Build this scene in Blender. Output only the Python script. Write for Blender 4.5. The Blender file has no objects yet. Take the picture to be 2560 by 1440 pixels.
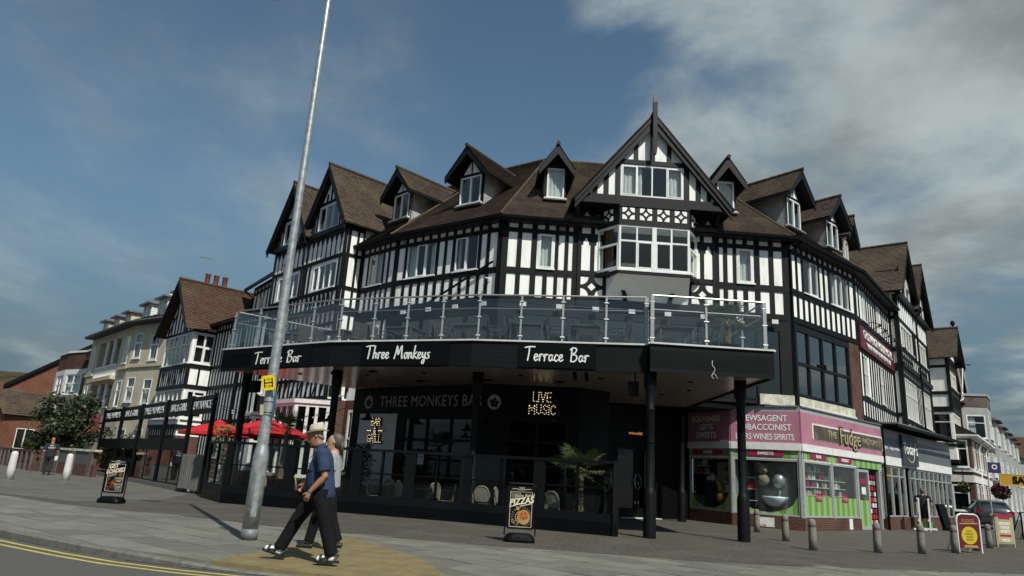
import bpy, math, random
from math import sin, cos, pi, radians, sqrt, atan2, hypot
from mathutils import Vector, Matrix
S = bpy.context.scene
COL = S.collection
rnd = random.Random(7)

# ------------------------------------------------------------ camera
TH, RO, FPX = radians(15.0), radians(3.5), 1745.0
_F = Vector((0, cos(TH), sin(TH))); _u = Vector((0, -sin(TH), cos(TH))); _r = Vector((1, 0, 0))
_R = cos(RO) * _r + sin(RO) * _u; _U = -sin(RO) * _r + cos(RO) * _u
cam = bpy.data.cameras.new('camera'); cam.sensor_width = 36.0; cam.lens = FPX / 2560 * 36.0
cam.clip_start = 0.05; cam.clip_end = 3000
camo = bpy.data.objects.new('camera', cam); COL.objects.link(camo)
camo.matrix_world = Matrix(((_R.x, _U.x, -_F.x, 0), (_R.y, _U.y, -_F.y, 0), (_R.z, _U.z, -_F.z, 1.25), (0, 0, 0, 1)))
S.camera = camo

# ------------------------------------------------------------ light
SUN_EL, SUN_AZ = radians(50), radians(-61)     # direction towards the sun, azimuth in plan from +x
sdir = Vector((cos(SUN_EL) * cos(SUN_AZ), cos(SUN_EL) * sin(SUN_AZ), sin(SUN_EL)))
sl = bpy.data.lights.new('sun', 'SUN'); sl.energy = 5.0; sl.angle = radians(0.55); sl.color = (1.0, 0.98, 0.88)
so = bpy.data.objects.new('sun', sl); COL.objects.link(so)
so.rotation_euler = sdir.to_track_quat('Z', 'Y').to_euler(); so.location = (0, 0, 60)
S.view_settings.view_transform = 'Standard'; S.view_settings.look = 'None'
S.view_settings.exposure = -0.10; S.view_settings.gamma = 1.0; S.view_settings.use_curve_mapping = False
S.cycles.transparent_max_bounces = 16; S.cycles.max_bounces = 6; S.cycles.glossy_bounces = 3; S.cycles.diffuse_bounces = 3

W = bpy.data.worlds.new('World'); S.world = W; W.use_nodes = True
nt = W.node_tree; nt.nodes.clear()
def wn(t, **k):
    n = nt.nodes.new(t)
    for a, b in k.items(): setattr(n, a, b)
    return n
sky = wn('ShaderNodeTexSky', sky_type='NISHITA'); sky.sun_disc = False; sky.sun_elevation = SUN_EL
sky.sun_rotation = atan2(sdir.x, sdir.y); sky.air_density = 1.0; sky.dust_density = 0.5; sky.ozone_density = 1.4
tc = wn('ShaderNodeTexCoord')
sep = wn('ShaderNodeSeparateXYZ'); nt.links.new(tc.outputs['Generated'], sep.inputs[0])
def math_(op, a, b=None, clamp=False):
    n = wn('ShaderNodeMath', operation=op); n.use_clamp = clamp
    for i, v in enumerate((a, b)):
        if v is None: continue
        if isinstance(v, (int, float)): n.inputs[i].default_value = v
        else: nt.links.new(v, n.inputs[i])
    return n.outputs[0]
zc = math_('MAXIMUM', sep.outputs['Z'], 0.03)
zz = math_('ADD', zc, 0.12)
cx = math_('DIVIDE', sep.outputs['X'], zz); cy = math_('DIVIDE', sep.outputs['Y'], zz)
cmb = wn('ShaderNodeCombineXYZ'); nt.links.new(cx, cmb.inputs[0]); nt.links.new(cy, cmb.inputs[1])
def noise(scale, detail, rough, off, src=None, dist=0.0):
    mp = wn('ShaderNodeMapping'); mp.inputs['Location'].default_value = off[:3]
    mp.inputs['Rotation'].default_value = (0, 0, off[3]); mp.inputs['Scale'].default_value = (off[4], off[5], 1)
    nt.links.new(src or cmb.outputs[0], mp.inputs['Vector'])
    n = wn('ShaderNodeTexNoise'); n.inputs['Scale'].default_value = scale; n.inputs['Detail'].default_value = detail
    n.inputs['Roughness'].default_value = rough; n.inputs['Distortion'].default_value = dist
    nt.links.new(mp.outputs[0], n.inputs['Vector']); return n.outputs['Fac']
def ramp(v, a, b, lo=0.0, hi=1.0):
    m = wn('ShaderNodeMapRange', interpolation_type='SMOOTHSTEP'); nt.links.new(v, m.inputs[0])
    m.inputs[1].default_value = a; m.inputs[2].default_value = b; m.inputs[3].default_value = lo; m.inputs[4].default_value = hi
    return m.outputs[0]
thin = ramp(noise(1.1, 8, 0.56, (1.3, 0.4, 0, 0.5, 1.0, 0.62), dist=0.25), 0.42, 0.70, 0.0, 0.72)
fine = ramp(noise(4.5, 7, 0.6, (3.1, 2.0, 0, -0.4, 1, 0.7)), 0.32, 0.70, 0.50, 1.0)
thin = math_('MULTIPLY', thin, fine)
# one broad cloud bank standing over the right-hand street
dp = wn('ShaderNodeVectorMath', operation='DOT_PRODUCT'); nt.links.new(tc.outputs['Generated'], dp.inputs[0])
bank = Vector((0.52, 0.70, 0.50)).normalized(); dp.inputs[1].default_value = bank
big = noise(1.4, 10, 0.57, (0.2, 1.7, 0, 0.3, 1, 1), dist=0.25)
bankm = math_('ADD', dp.outputs['Value'], math_('MULTIPLY', math_('SUBTRACT', big, 0.5), 0.42))
bankm = ramp(bankm, 0.885, 1.0, 0.0, 0.95)
low = ramp(sep.outputs['Z'], 0.02, 0.42, 0.95, 0.0)
def mx(a, b): return math_('MAXIMUM', a, b)
mask = mx(thin, bankm)
shade = ramp(noise(1.6, 8, 0.58, (5.0, 1.0, 0, 0, 1, 1)), 0.32, 0.66, 0.62, 1.28)
cc = wn('ShaderNodeMix', data_type='RGBA', blend_type='MULTIPLY'); cc.inputs[0].default_value = 1.0
cc.inputs[6].default_value = (4.3, 4.95, 4.85, 1); nt.links.new(shade, cc.inputs[7])
mixc = wn('ShaderNodeMix', data_type='RGBA'); nt.links.new(mask, mixc.inputs[0])
lowmix = wn('ShaderNodeMix', data_type='RGBA'); nt.links.new(low, lowmix.inputs[0]); 
teal = wn('ShaderNodeMix', data_type='RGBA', blend_type='MULTIPLY'); teal.inputs[0].default_value = 1.0; teal.inputs[7].default_value = (1.0, 1.14, 1.06, 1)
nt.links.new(sky.outputs[0], teal.inputs[6]); nt.links.new(teal.outputs[2], lowmix.inputs[6])
lowmix.inputs[7].default_value = (1.15, 1.75, 2.3, 1)      # grey-blue stratus towards the horizon, all the way round
nt.links.new(lowmix.outputs[2], mixc.inputs[6]); nt.links.new(cc.outputs[2], mixc.inputs[7])
bg = wn('ShaderNodeBackground'); bg.inputs['Strength'].default_value = 0.088
nt.links.new(mixc.outputs[2], bg.inputs[0])
wo = wn('ShaderNodeOutputWorld'); nt.links.new(bg.outputs[0], wo.inputs[0])

# ------------------------------------------------------------ materials
MATS = {}
def mat(name, col, rough=0.6, metal=0.0, var=0.0, scale=6.0, col2=None, bump=0.0, spec=0.5, stretch=(1, 1, 1), thr=(0.4, 0.7), emit=None, coat=0.0, detail=5):
    if name in MATS: return MATS[name]
    m = bpy.data.materials.new(name); m.use_nodes = True; MATS[name] = m
    t = m.node_tree; b = t.nodes['Principled BSDF']
    b.inputs['Base Color'].default_value = (*col, 1); b.inputs['Roughness'].default_value = rough
    b.inputs['Metallic'].default_value = metal; b.inputs['Specular IOR Level'].default_value = spec
    if coat: b.inputs['Coat Weight'].default_value = coat; b.inputs['Coat Roughness'].default_value = 0.06
    if emit:
        b.inputs['Emission Color'].default_value = (*emit[:3], 1); b.inputs['Emission Strength'].default_value = emit[3]
    if var or col2 or bump:
        g = t.nodes.new('ShaderNodeNewGeometry')
        mp = t.nodes.new('ShaderNodeMapping'); mp.inputs['Scale'].default_value = stretch
        t.links.new(g.outputs['Position'], mp.inputs['Vector'])
        n = t.nodes.new('ShaderNodeTexNoise'); n.inputs['Scale'].default_value = scale; n.inputs['Detail'].default_value = detail
        n.inputs['Roughness'].default_value = 0.62
        t.links.new(mp.outputs[0], n.inputs['Vector'])
        mr = t.nodes.new('ShaderNodeMapRange'); mr.inputs[1].default_value = thr[0]; mr.inputs[2].default_value = thr[1]
        t.links.new(n.outputs['Fac'], mr.inputs[0])
        c2 = col2 or tuple(c * (1 - var) for c in col)
        mi = t.nodes.new('ShaderNodeMix'); mi.data_type = 'RGBA'
        mi.inputs[6].default_value = (*col, 1); mi.inputs[7].default_value = (*c2, 1)
        t.links.new(mr.outputs[0], mi.inputs[0]); t.links.new(mi.outputs[2], b.inputs['Base Color'])
        if bump:
            bp = t.nodes.new('ShaderNodeBump'); bp.inputs['Strength'].default_value = bump; bp.inputs['Distance'].default_value = 0.02
            t.links.new(n.outputs['Fac'], bp.inputs['Height']); t.links.new(bp.outputs[0], b.inputs['Normal'])
    return m

def brickmat(name, c1, c2, mortar, bw=0.225, bh=0.075, ms=0.01, bump=0.5, rough=0.85, patch=None, offs=0.5, off_freq=2):
    """unit pieces laid out over the UV map, which is in metres"""
    m = bpy.data.materials.new(name); m.use_nodes = True; MATS[name] = m
    t = m.node_tree; b = t.nodes['Principled BSDF']; b.inputs['Roughness'].default_value = rough
    b.inputs['Specular IOR Level'].default_value = 0.25
    uv = t.nodes.new('ShaderNodeUVMap')
    br = t.nodes.new('ShaderNodeTexBrick'); br.offset = offs; br.offset_frequency = off_freq
    br.inputs['Color1'].default_value = (*c1, 1); br.inputs['Color2'].default_value = (*c2, 1); br.inputs['Mortar'].default_value = (*mortar, 1)
    br.inputs['Scale'].default_value = 1.0; br.inputs['Mortar Size'].default_value = ms; br.inputs['Bias'].default_value = 0.0
    br.inputs['Brick Width'].default_value = bw; br.inputs['Row Height'].default_value = bh; br.inputs['Mortar Smooth'].default_value = 0.15
    t.links.new(uv.outputs[0], br.inputs['Vector'])
    g = t.nodes.new('ShaderNodeNewGeometry')
    n = t.nodes.new('ShaderNodeTexNoise'); n.inputs['Scale'].default_value = 0.9; n.inputs['Detail'].default_value = 7
    t.links.new(g.outputs['Position'], n.inputs['Vector'])
    mr = t.nodes.new('ShaderNodeMapRange'); mr.inputs[1].default_value = 0.45; mr.inputs[2].default_value = 0.7
    t.links.new(n.outputs['Fac'], mr.inputs[0])
    mi = t.nodes.new('ShaderNodeMix'); mi.data_type = 'RGBA'
    t.links.new(br.outputs['Color'], mi.inputs[6])
    pc = patch or tuple(0.6 * (a + d) / 2 for a, d in zip(c1, c2)); mi.inputs[7].default_value = (*pc, 1)
    mu = t.nodes.new('ShaderNodeMath'); mu.operation = 'MULTIPLY'; mu.inputs[1].default_value = 0.7
    t.links.new(mr.outputs[0], mu.inputs[0]); t.links.new(mu.outputs[0], mi.inputs[0])
    n2 = t.nodes.new('ShaderNodeTexNoise'); n2.inputs['Scale'].default_value = 14; n2.inputs['Detail'].default_value = 4
    t.links.new(g.outputs['Position'], n2.inputs['Vector'])
    m2 = t.nodes.new('ShaderNodeMix'); m2.data_type = 'RGBA'; m2.blend_type = 'MULTIPLY'; m2.inputs[0].default_value = 1
    mr2 = t.nodes.new('ShaderNodeMapRange'); mr2.inputs[1].default_value = 0.3; mr2.inputs[2].default_value = 0.7; mr2.inputs[3].default_value = 0.68; mr2.inputs[4].default_value = 1.15
    t.links.new(n2.outputs['Fac'], mr2.inputs[0])
    t.links.new(mi.outputs[2], m2.inputs[6]); t.links.new(mr2.outputs[0], m2.inputs[7])
    t.links.new(m2.outputs[2], b.inputs['Base Color'])
    bp = t.nodes.new('ShaderNodeBump'); bp.inputs['Strength'].default_value = bump; bp.inputs['Distance'].default_value = 0.01; bp.invert = True
    t.links.new(br.outputs['Fac'], bp.inputs['Height']); t.links.new(bp.outputs[0], b.inputs['Normal'])
    return m

def glassmat(name, tint=(0.8, 0.86, 0.86), rough=0.015, ior=1.5, boost=1.0, refl=(0.92, 0.97, 1.0)):
    m = bpy.data.materials.new(name); m.use_nodes = True; MATS[name] = m
    t = m.node_tree; t.nodes.clear()
    o = t.nodes.new('ShaderNodeOutputMaterial'); tr = t.nodes.new('ShaderNodeBsdfTransparent'); tr.inputs[0].default_value = (*tint, 1)
    gl = t.nodes.new('ShaderNodeBsdfGlossy'); gl.inputs['Roughness'].default_value = rough; gl.inputs[0].default_value = (*refl, 1)
    fr = t.nodes.new('ShaderNodeFresnel'); fr.inputs[0].default_value = ior
    mu = t.nodes.new('ShaderNodeMath'); mu.operation = 'MULTIPLY'; mu.inputs[1].default_value = boost; mu.use_clamp = True
    ge = t.nodes.new('ShaderNodeNewGeometry'); om = t.nodes.new('ShaderNodeMath'); om.operation = 'SUBTRACT'; om.inputs[0].default_value = 1.0; t.links.new(ge.outputs['Backfacing'], om.inputs[1])
    m3 = t.nodes.new('ShaderNodeMath'); m3.operation = 'MULTIPLY'; t.links.new(mu.outputs[0], m3.inputs[0]); t.links.new(om.outputs[0], m3.inputs[1])   # thin pane: mirror only at the outer face
    mx_ = t.nodes.new('ShaderNodeMixShader'); t.links.new(fr.outputs[0], mu.inputs[0]); t.links.new(m3.outputs[0], mx_.inputs[0])
    t.links.new(tr.outputs[0], mx_.inputs[1]); t.links.new(gl.outputs[0], mx_.inputs[2]); t.links.new(mx_.outputs[0], o.inputs[0])
    return m

M_PLASTER = mat('white_render', (0.86, 0.86, 0.83), 0.75, scale=2.2, col2=(0.50, 0.49, 0.43), stretch=(2.2, 2.2, 0.35), thr=(0.50, 0.80), bump=0.25)
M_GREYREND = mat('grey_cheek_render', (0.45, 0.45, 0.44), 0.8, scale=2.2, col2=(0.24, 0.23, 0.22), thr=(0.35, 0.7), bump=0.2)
M_TIMBER = mat('black_timber', (0.0055, 0.006, 0.0065), 0.6, scale=18, col2=(0.028, 0.028, 0.028), stretch=(1, 1, 0.25), thr=(0.62, 0.9), spec=0.2)
M_TIMB2 = mat('black_gloss_timber', (0.006, 0.0065, 0.007), 0.5, scale=10, col2=(0.022, 0.022, 0.022), thr=(0.55, 0.85), spec=0.25)
M_COVE = mat('clean_cove_plaster', (0.86, 0.86, 0.84), 0.7, var=0.08, scale=3)
M_UPVC = mat('white_upvc', (0.78, 0.79, 0.78), 0.3, var=0.12, scale=4)
M_PAINT = mat('white_paint', (0.76, 0.75, 0.72), 0.5, var=0.2, scale=5)
M_DARKF = mat('charcoal_frame', (0.009, 0.010, 0.011), 0.5, var=0.3, scale=8, spec=0.25)
M_BLACK = mat('black_paint', (0.003, 0.0033, 0.004), 0.45, var=0.4, scale=5, spec=0.15)
M_NAVY = mat('blueblack_panel', (0.0042, 0.0050, 0.0062), 0.55, var=0.3, scale=1.2, spec=0.2)
M_ROOM = mat('dim_room', (0.012, 0.012, 0.012), 0.9, spec=0.05)
M_SOFFIT = mat('soffit_panel', (0.30, 0.26, 0.24), 0.22, var=0.2, scale=2.0, spec=0.5)
M_STEEL = mat('brushed_steel', (0.42, 0.43, 0.43), 0.42, metal=.75, var=0.2, scale=20)
M_GALV = mat('galvanised_steel', (0.46, 0.48, 0.48), 0.42, metal=0.55, scale=9, col2=(0.27, 0.29, 0.29), thr=(0.35, 0.65), detail=3)
M_ALU = mat('pale_coping', (0.62, 0.63, 0.62), 0.4, var=0.2, scale=3)
M_LETTER = mat('white_lettering', (0.82, 0.82, 0.80), 0.45)
M_PAINTDIM = mat('shade_toned_white_paint', (0.36, 0.365, 0.355), 0.6, scale=1.5, col2=(0.24, 0.245, 0.24), thr=(.4, .75))  # mottled white, darkened in the colour for the right-hand street's shaded tone
M_CREAM = mat('cream_render', (0.53, 0.465, 0.345), 0.8, scale=1.1, col2=(0.41, 0.355, 0.26), stretch=(1, 1, 0.5), bump=0.1)
M_STONE = mat('weathered_stone', (0.42, 0.40, 0.31), 0.85, scale=4, col2=(0.62, 0.60, 0.52), thr=(0.45, 0.6), bump=0.4)
M_LEAD = mat('grey_lead', (0.16, 0.165, 0.17), 0.5, var=0.4, scale=5)
M_GREYCONC = mat('grey_concrete', (0.20, 0.19, 0.165), 0.9, scale=16, col2=(0.16, 0.15, 0.135), bump=0.4)
M_CURT = mat('net_curtain', (0.62, 0.63, 0.60), 0.9, var=0.3, scale=20, stretch=(1, 1, 0.15))
M_CURTD = mat('brown_curtain', (0.16, 0.10, 0.07), 0.9, var=0.4, scale=20, stretch=(1, 1, 0.15))
M_RED = mat('red_canvas', (0.52, 0.012, 0.018), 0.75, var=0.25, scale=3)
M_MAROON = mat('maroon_board', (0.115, 0.012, 0.018), 0.45, var=0.2, scale=3)
M_TILE = brickmat('brown_roof_tile', (0.118, 0.085, 0.064), (0.066, 0.046, 0.036), (0.022, 0.017, 0.014), 0.17, 0.115, 0.008, 0.6, patch=(0.138, 0.110, 0.068))
M_TILER = brickmat('red_roof_tile', (0.120, 0.062, 0.040), (0.068, 0.037, 0.027), (0.025, 0.016, 0.012), 0.19, 0.13, 0.007, 0.5, patch=(0.10, 0.08, 0.045))
M_BRICK = brickmat('brown_brick', (0.125, 0.045, 0.028), (0.080, 0.033, 0.024), (0.14, 0.12, 0.105), 0.225, 0.075, 0.009)
M_BRICKR = brickmat('orange_brick', (0.235, 0.085, 0.048), (0.19, 0.070, 0.042), (0.17, 0.11, 0.085), 0.225, 0.075, 0.009)
M_GLASS = glassmat('window_glass', (0.92, 0.95, 0.95), boost=1.9, refl=(1.0, 0.95, 0.86))
M_GLASSD = glassmat('tinted_glass', (0.45, 0.5, 0.52), boost=1.5, refl=(1.0, 0.97, 0.9))
M_GLASST = glassmat('terrace_door_glass', (0.5, 0.55, 0.57), boost=3.4, refl=(1.0, 0.97, 0.9))
M_GLASSC = glassmat('balustrade_glass', (0.95, 0.97, 0.965), boost=2.2, refl=(0.95, 0.96, 0.93))
M_SCREEN = glassmat('screen_glass', (0.85, 0.87, 0.87), boost=1.0)

# ------------------------------------------------------------ mesh helpers
class Fr:
    """vertical plane: s runs left to right as seen from outside, o outwards, z up"""
    def __init__(s, A, B, off=0.0):
        d = Vector((B[0] - A[0], B[1] - A[1])); s.L = d.length; s.e = d / s.L
        s.n = Vector((s.e.y, -s.e.x)); s.A = Vector((A[0], A[1])) + s.n * off
    def P(s, a, o, z):
        q = s.A + s.e * a + s.n * o
        return Vector((q.x, q.y, z))
    def shift(s, a, o=0.0, turn=0.0):
        f = Fr((0, 0), (1, 0)); q = s.A + s.e * a + s.n * o
        ang = atan2(s.e.y, s.e.x) + turn
        f.e = Vector((cos(ang), sin(ang))); f.n = Vector((f.e.y, -f.e.x)); f.A = q; f.L = s.L
        return f
ORI = Fr((0, 0), (1, 0))

def wloc(o):
    v = Vector((0, 0, 0))
    while o is not None:
        v += o.location; o = o.parent
    return v

class MB:
    def __init__(s): s.v = []; s.f = []; s.uv = []
    def face(s, pts, uvs=None):
        i = len(s.v); s.v += [Vector(p) for p in pts]; s.f.append(list(range(i, i + len(pts))))
        if uvs is None: uvs = [(0, 0)] * len(pts)
        s.uv += uvs
        return s
    def quadf(s, fr, pts):           # local (s,o,z) points with planar uv
        a = [max(p[i] for p in pts) - min(p[i] for p in pts) for i in range(3)]
        k = a.index(min(a))
        uv = [((p[0], p[2]) if k == 1 else (p[1], p[2]) if k == 0 else (p[0], p[1])) for p in pts]
        return s.face([fr.P(*p) for p in pts], uv)
    def box(s, fr, s0, s1, o0, o1, z0, z1):
        q = lambda *p: s.quadf(fr, p)
        q((s0, o1, z0), (s1, o1, z0), (s1, o1, z1), (s0, o1, z1))
        q((s1, o0, z0), (s0, o0, z0), (s0, o0, z1), (s1, o0, z1))
        q((s0, o0, z0), (s0, o1, z0), (s0, o1, z1), (s0, o0, z1))
        q((s1, o1, z0), (s1, o0, z0), (s1, o0, z1), (s1, o1, z1))
        q((s0, o1, z1), (s1, o1, z1), (s1, o0, z1), (s0, o0, z1))
        q((s0, o0, z0), (s1, o0, z0), (s1, o1, z0), (s0, o1, z0))
        return s
    def prism(s, fr, poly, o0, o1):  # poly in (s,z), counter-clockwise seen from outside
        n = len(poly)
        s.quadf(fr, [(a, o1, z) for a, z in poly]); s.quadf(fr, [(a, o0, z) for a, z in reversed(poly)])
        for i in range(n):
            a, b = poly[i], poly[(i + 1) % n]
            s.face([fr.P(a[0], o0, a[1]), fr.P(b[0], o0, b[1]), fr.P(b[0], o1, b[1]), fr.P(a[0], o1, a[1])])
        return s
    def slab(s, poly, z0, z1):       # plan polygon (x,y) counter-clockwise
        n = len(poly)
        s.face([(x, y, z1) for x, y in poly], [(x, y) for x, y in poly])
        s.face([(x, y, z0) for x, y in reversed(poly)], [(x, y) for x, y in reversed(poly)])
        for i in range(n):
            a, b = poly[i], poly[(i + 1) % n]; L = hypot(b[0] - a[0], b[1] - a[1])
            s.face([(*a, z0), (*b, z0), (*b, z1), (*a, z1)], [(0, z0), (L, z0), (L, z1), (0, z1)])
        return s
    def tube(s, pts, r, n=8, cap=True):
        pts = [Vector(p) for p in pts]; rs = r if isinstance(r, (list, tuple)) else [r] * len(pts)
        rings = []; up = None
        for i, p in enumerate(pts):
            d = (pts[min(i + 1, len(pts) - 1)] - pts[max(i - 1, 0)])
            d = d.normalized() if d.length > 1e-9 else Vector((0, 0, 1))
            if up is None: up = Vector((0, 0, 1)) if abs(d.z) < 0.9 else Vector((1, 0, 0))
            x = d.cross(up)
            if x.length < 1e-4: x = d.cross(Vector((0.3, 1, 0.2)))
            x.normalize(); y = x.cross(d).normalized(); up = y
            rings.append([p + (x * cos(2 * pi * k / n) + y * sin(2 * pi * k / n)) * rs[i] for k in range(n)])
        s.loft(rings, cap); return s
    def loft(s, rings, cap=True):
        n = len(rings[0]); b = len(s.v)
        for r in rings: s.v += [Vector(p) for p in r]
        for i in range(len(rings) - 1):
            for k in range(n):
                a = b + i * n + k; c = b + i * n + (k + 1) % n
                s.f.append([a, c, c + n, a + n]); s.uv += [(k / n, i), ((k + 1) / n, i), ((k + 1) / n, i + 1), (k / n, i + 1)]
        if cap:
            s.f.append([b + k for k in reversed(range(n))]); s.uv += [(0, 0)] * n
            s.f.append([b + (len(rings) - 1) * n + k for k in range(n)]); s.uv += [(0, 0)] * n
        return s
    def lathe(s, c, prof, n=16):     # prof list of (r,z)
        rings = [[(c[0] + r * cos(2 * pi * k / n), c[1] + r * sin(2 * pi * k / n), c[2] + z) for k in range(n)] for r, z in prof]
        return s.loft(rings)
    def sphere(s, c, r, n=8, m=6, sz=1.0):
        prof = [(max(r * sin(pi * i / m), 1e-4), -r * sz * cos(pi * i / m)) for i in range(m + 1)]
        return s.lathe(c, prof, n)
    def build(s, name, m, parent=None, smooth=False, kind=None, label=None):
        me = bpy.data.meshes.new(name); off = wloc(parent)
        me.from_pydata([v - off for v in s.v], [], s.f)
        ul = me.uv_layers.new(name='UVMap'); fl = [c for u in s.uv for c in u]
        if len(fl) == 2 * len(me.loops): ul.data.foreach_set('uv', fl)
        me.materials.append(m)
        if smooth: me.polygons.foreach_set('use_smooth', [True] * len(me.polygons))
        me.validate(); me.update()
        o = bpy.data.objects.new(name, me); COL.objects.link(o)
        if parent: o.parent = parent
        if kind: o['kind'] = kind
        if label: o['label'] = label
        return o

def tag(o, label, cat, group=None):
    o['label'] = label; o['category'] = cat
    if group: o['group'] = group
    return o
def thing(name, loc, label, cat, group=None):
    o = bpy.data.objects.new(name, None); COL.objects.link(o); o.location = loc; o.empty_display_size = 0.3
    return tag(o, label, cat, group)
def struct(o): o['kind'] = 'structure'; return o
def copy_tree(o, parent=None):
    c = o.copy(); COL.objects.link(c); c.parent = parent
    for ch in list(o.children): copy_tree(ch, c)
    return c

UNIT = {}
def unit(m):
    if m.name in UNIT: return UNIT[m.name]
    me = bpy.data.meshes.new('box_' + m.name)
    v = [(x, y, z) for z in (0, 1) for y in (0, 1) for x in (0, 1)]
    me.from_pydata(v, [], [(0, 2, 3, 1), (4, 5, 7, 6), (0, 1, 5, 4), (2, 6, 7, 3), (0, 4, 6, 2), (1, 3, 7, 5)])
    me.materials.append(m); UNIT[m.name] = me
    return me
def piece(name, fr, s0, s1, o0, o1, z0, z1, m, parent):
    """one straight box piece: an object of its own on a shared mesh"""
    o = bpy.data.objects.new(name, unit(m)); COL.objects.link(o)
    p = fr.P(s0, o1, z0); e, n = fr.e * (s1 - s0), -fr.n * (o1 - o0)
    M = Matrix(((e.x, n.x, 0, p.x), (e.y, n.y, 0, p.y), (0, 0, z1 - z0, p.z), (0, 0, 0, 1)))
    o.parent = parent; o.matrix_basis = Matrix.Translation(-wloc(parent)) @ M
    return o
def bar(name, fr, a, b, w, o0, o1, m, parent):
    """slanting timber from a=(s,z) to b=(s,z), width w in the plane"""
    d = Vector((b[0] - a[0], b[1] - a[1])); d.normalize(); q = Vector((-d.y, d.x)) * w / 2
    poly = [(a[0] - q.x, a[1] - q.y), (b[0] - q.x, b[1] - q.y), (b[0] + q.x, b[1] + q.y), (a[0] + q.x, a[1] + q.y)]
    return MB().prism(fr, poly, o0, o1).build(name, m, parent)

def wall(name, fr, s0, s1, z0, z1, holes, m, parent, reveal=0.14, o=0.0):
    mb = MB()
    ss = sorted({s0, s1, *[h[0] for h in holes], *[h[1] for h in holes]}); zs = sorted({z0, z1, *[h[2] for h in holes], *[h[3] for h in holes]})
    for i in range(len(ss) - 1):
        for j in range(len(zs) - 1):
            cs, cz = (ss[i] + ss[i + 1]) / 2, (zs[j] + zs[j + 1]) / 2
            if any(h[0] < cs < h[1] and h[2] < cz < h[3] for h in holes): continue
            mb.quadf(fr, [(ss[i], o, zs[j]), (ss[i + 1], o, zs[j]), (ss[i + 1], o, zs[j + 1]), (ss[i], o, zs[j + 1])])
    for a, b, c, d in holes:
        r = o - reveal
        mb.quadf(fr, [(a, o, c), (b, o, c), (b, r, c), (a, r, c)]); mb.quadf(fr, [(a, r, d), (b, r, d), (b, o, d), (a, o, d)])
        mb.quadf(fr, [(a, o, c), (a, r, c), (a, r, d), (a, o, d)]); mb.quadf(fr, [(b, r, c), (b, o, c), (b, o, d), (b, r, d)])
    return mb.build(name, m, parent)
def room(fr, s0, s1, z0, z1, parent, o=-0.15, depth=2.2, m=None):
    """dim space behind the windows of one wall"""
    mb = MB(); b = o - depth
    mb.quadf(fr, [(s0, b, z0), (s1, b, z0), (s1, b, z1), (s0, b, z1)])
    mb.quadf(fr, [(s0, o, z0), (s0, b, z0), (s0, b, z1), (s0, o, z1)]); mb.quadf(fr, [(s1, b, z0), (s1, o, z0), (s1, o, z1), (s1, b, z1)])
    mb.quadf(fr, [(s0, b, z1), (s1, b, z1), (s1, o, z1), (s0, o, z1)]); mb.quadf(fr, [(s0, o, z0), (s1, o, z0), (s1, b, z0), (s0, b, z0)])
    return mb.build('room', m or M_ROOM, parent)
def curtain(fr, s0, s1, z0, z1, o, m, parent, waves=None, name='curtain'):
    w = s1 - s0; n = max(6, int(w * 28)); waves = waves or w * 7
    top, bot = [], []
    for i in range(n + 1):
        a = s0 + w * i / n; dd = 0.025 * sin(2 * pi * waves * i / n + 1.3) + 0.012 * sin(5.1 * i)
        top.append(fr.P(a, o + dd * 0.6, z1)); bot.append(fr.P(a, o + dd, z0))
    mb = MB()
    for i in range(n): mb.face([bot[i], bot[i + 1], top[i + 1], top[i]], [(0, 0), (1, 0), (1, 1), (0, 1)])
    return mb.build(name, m, parent, smooth=True)
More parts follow.
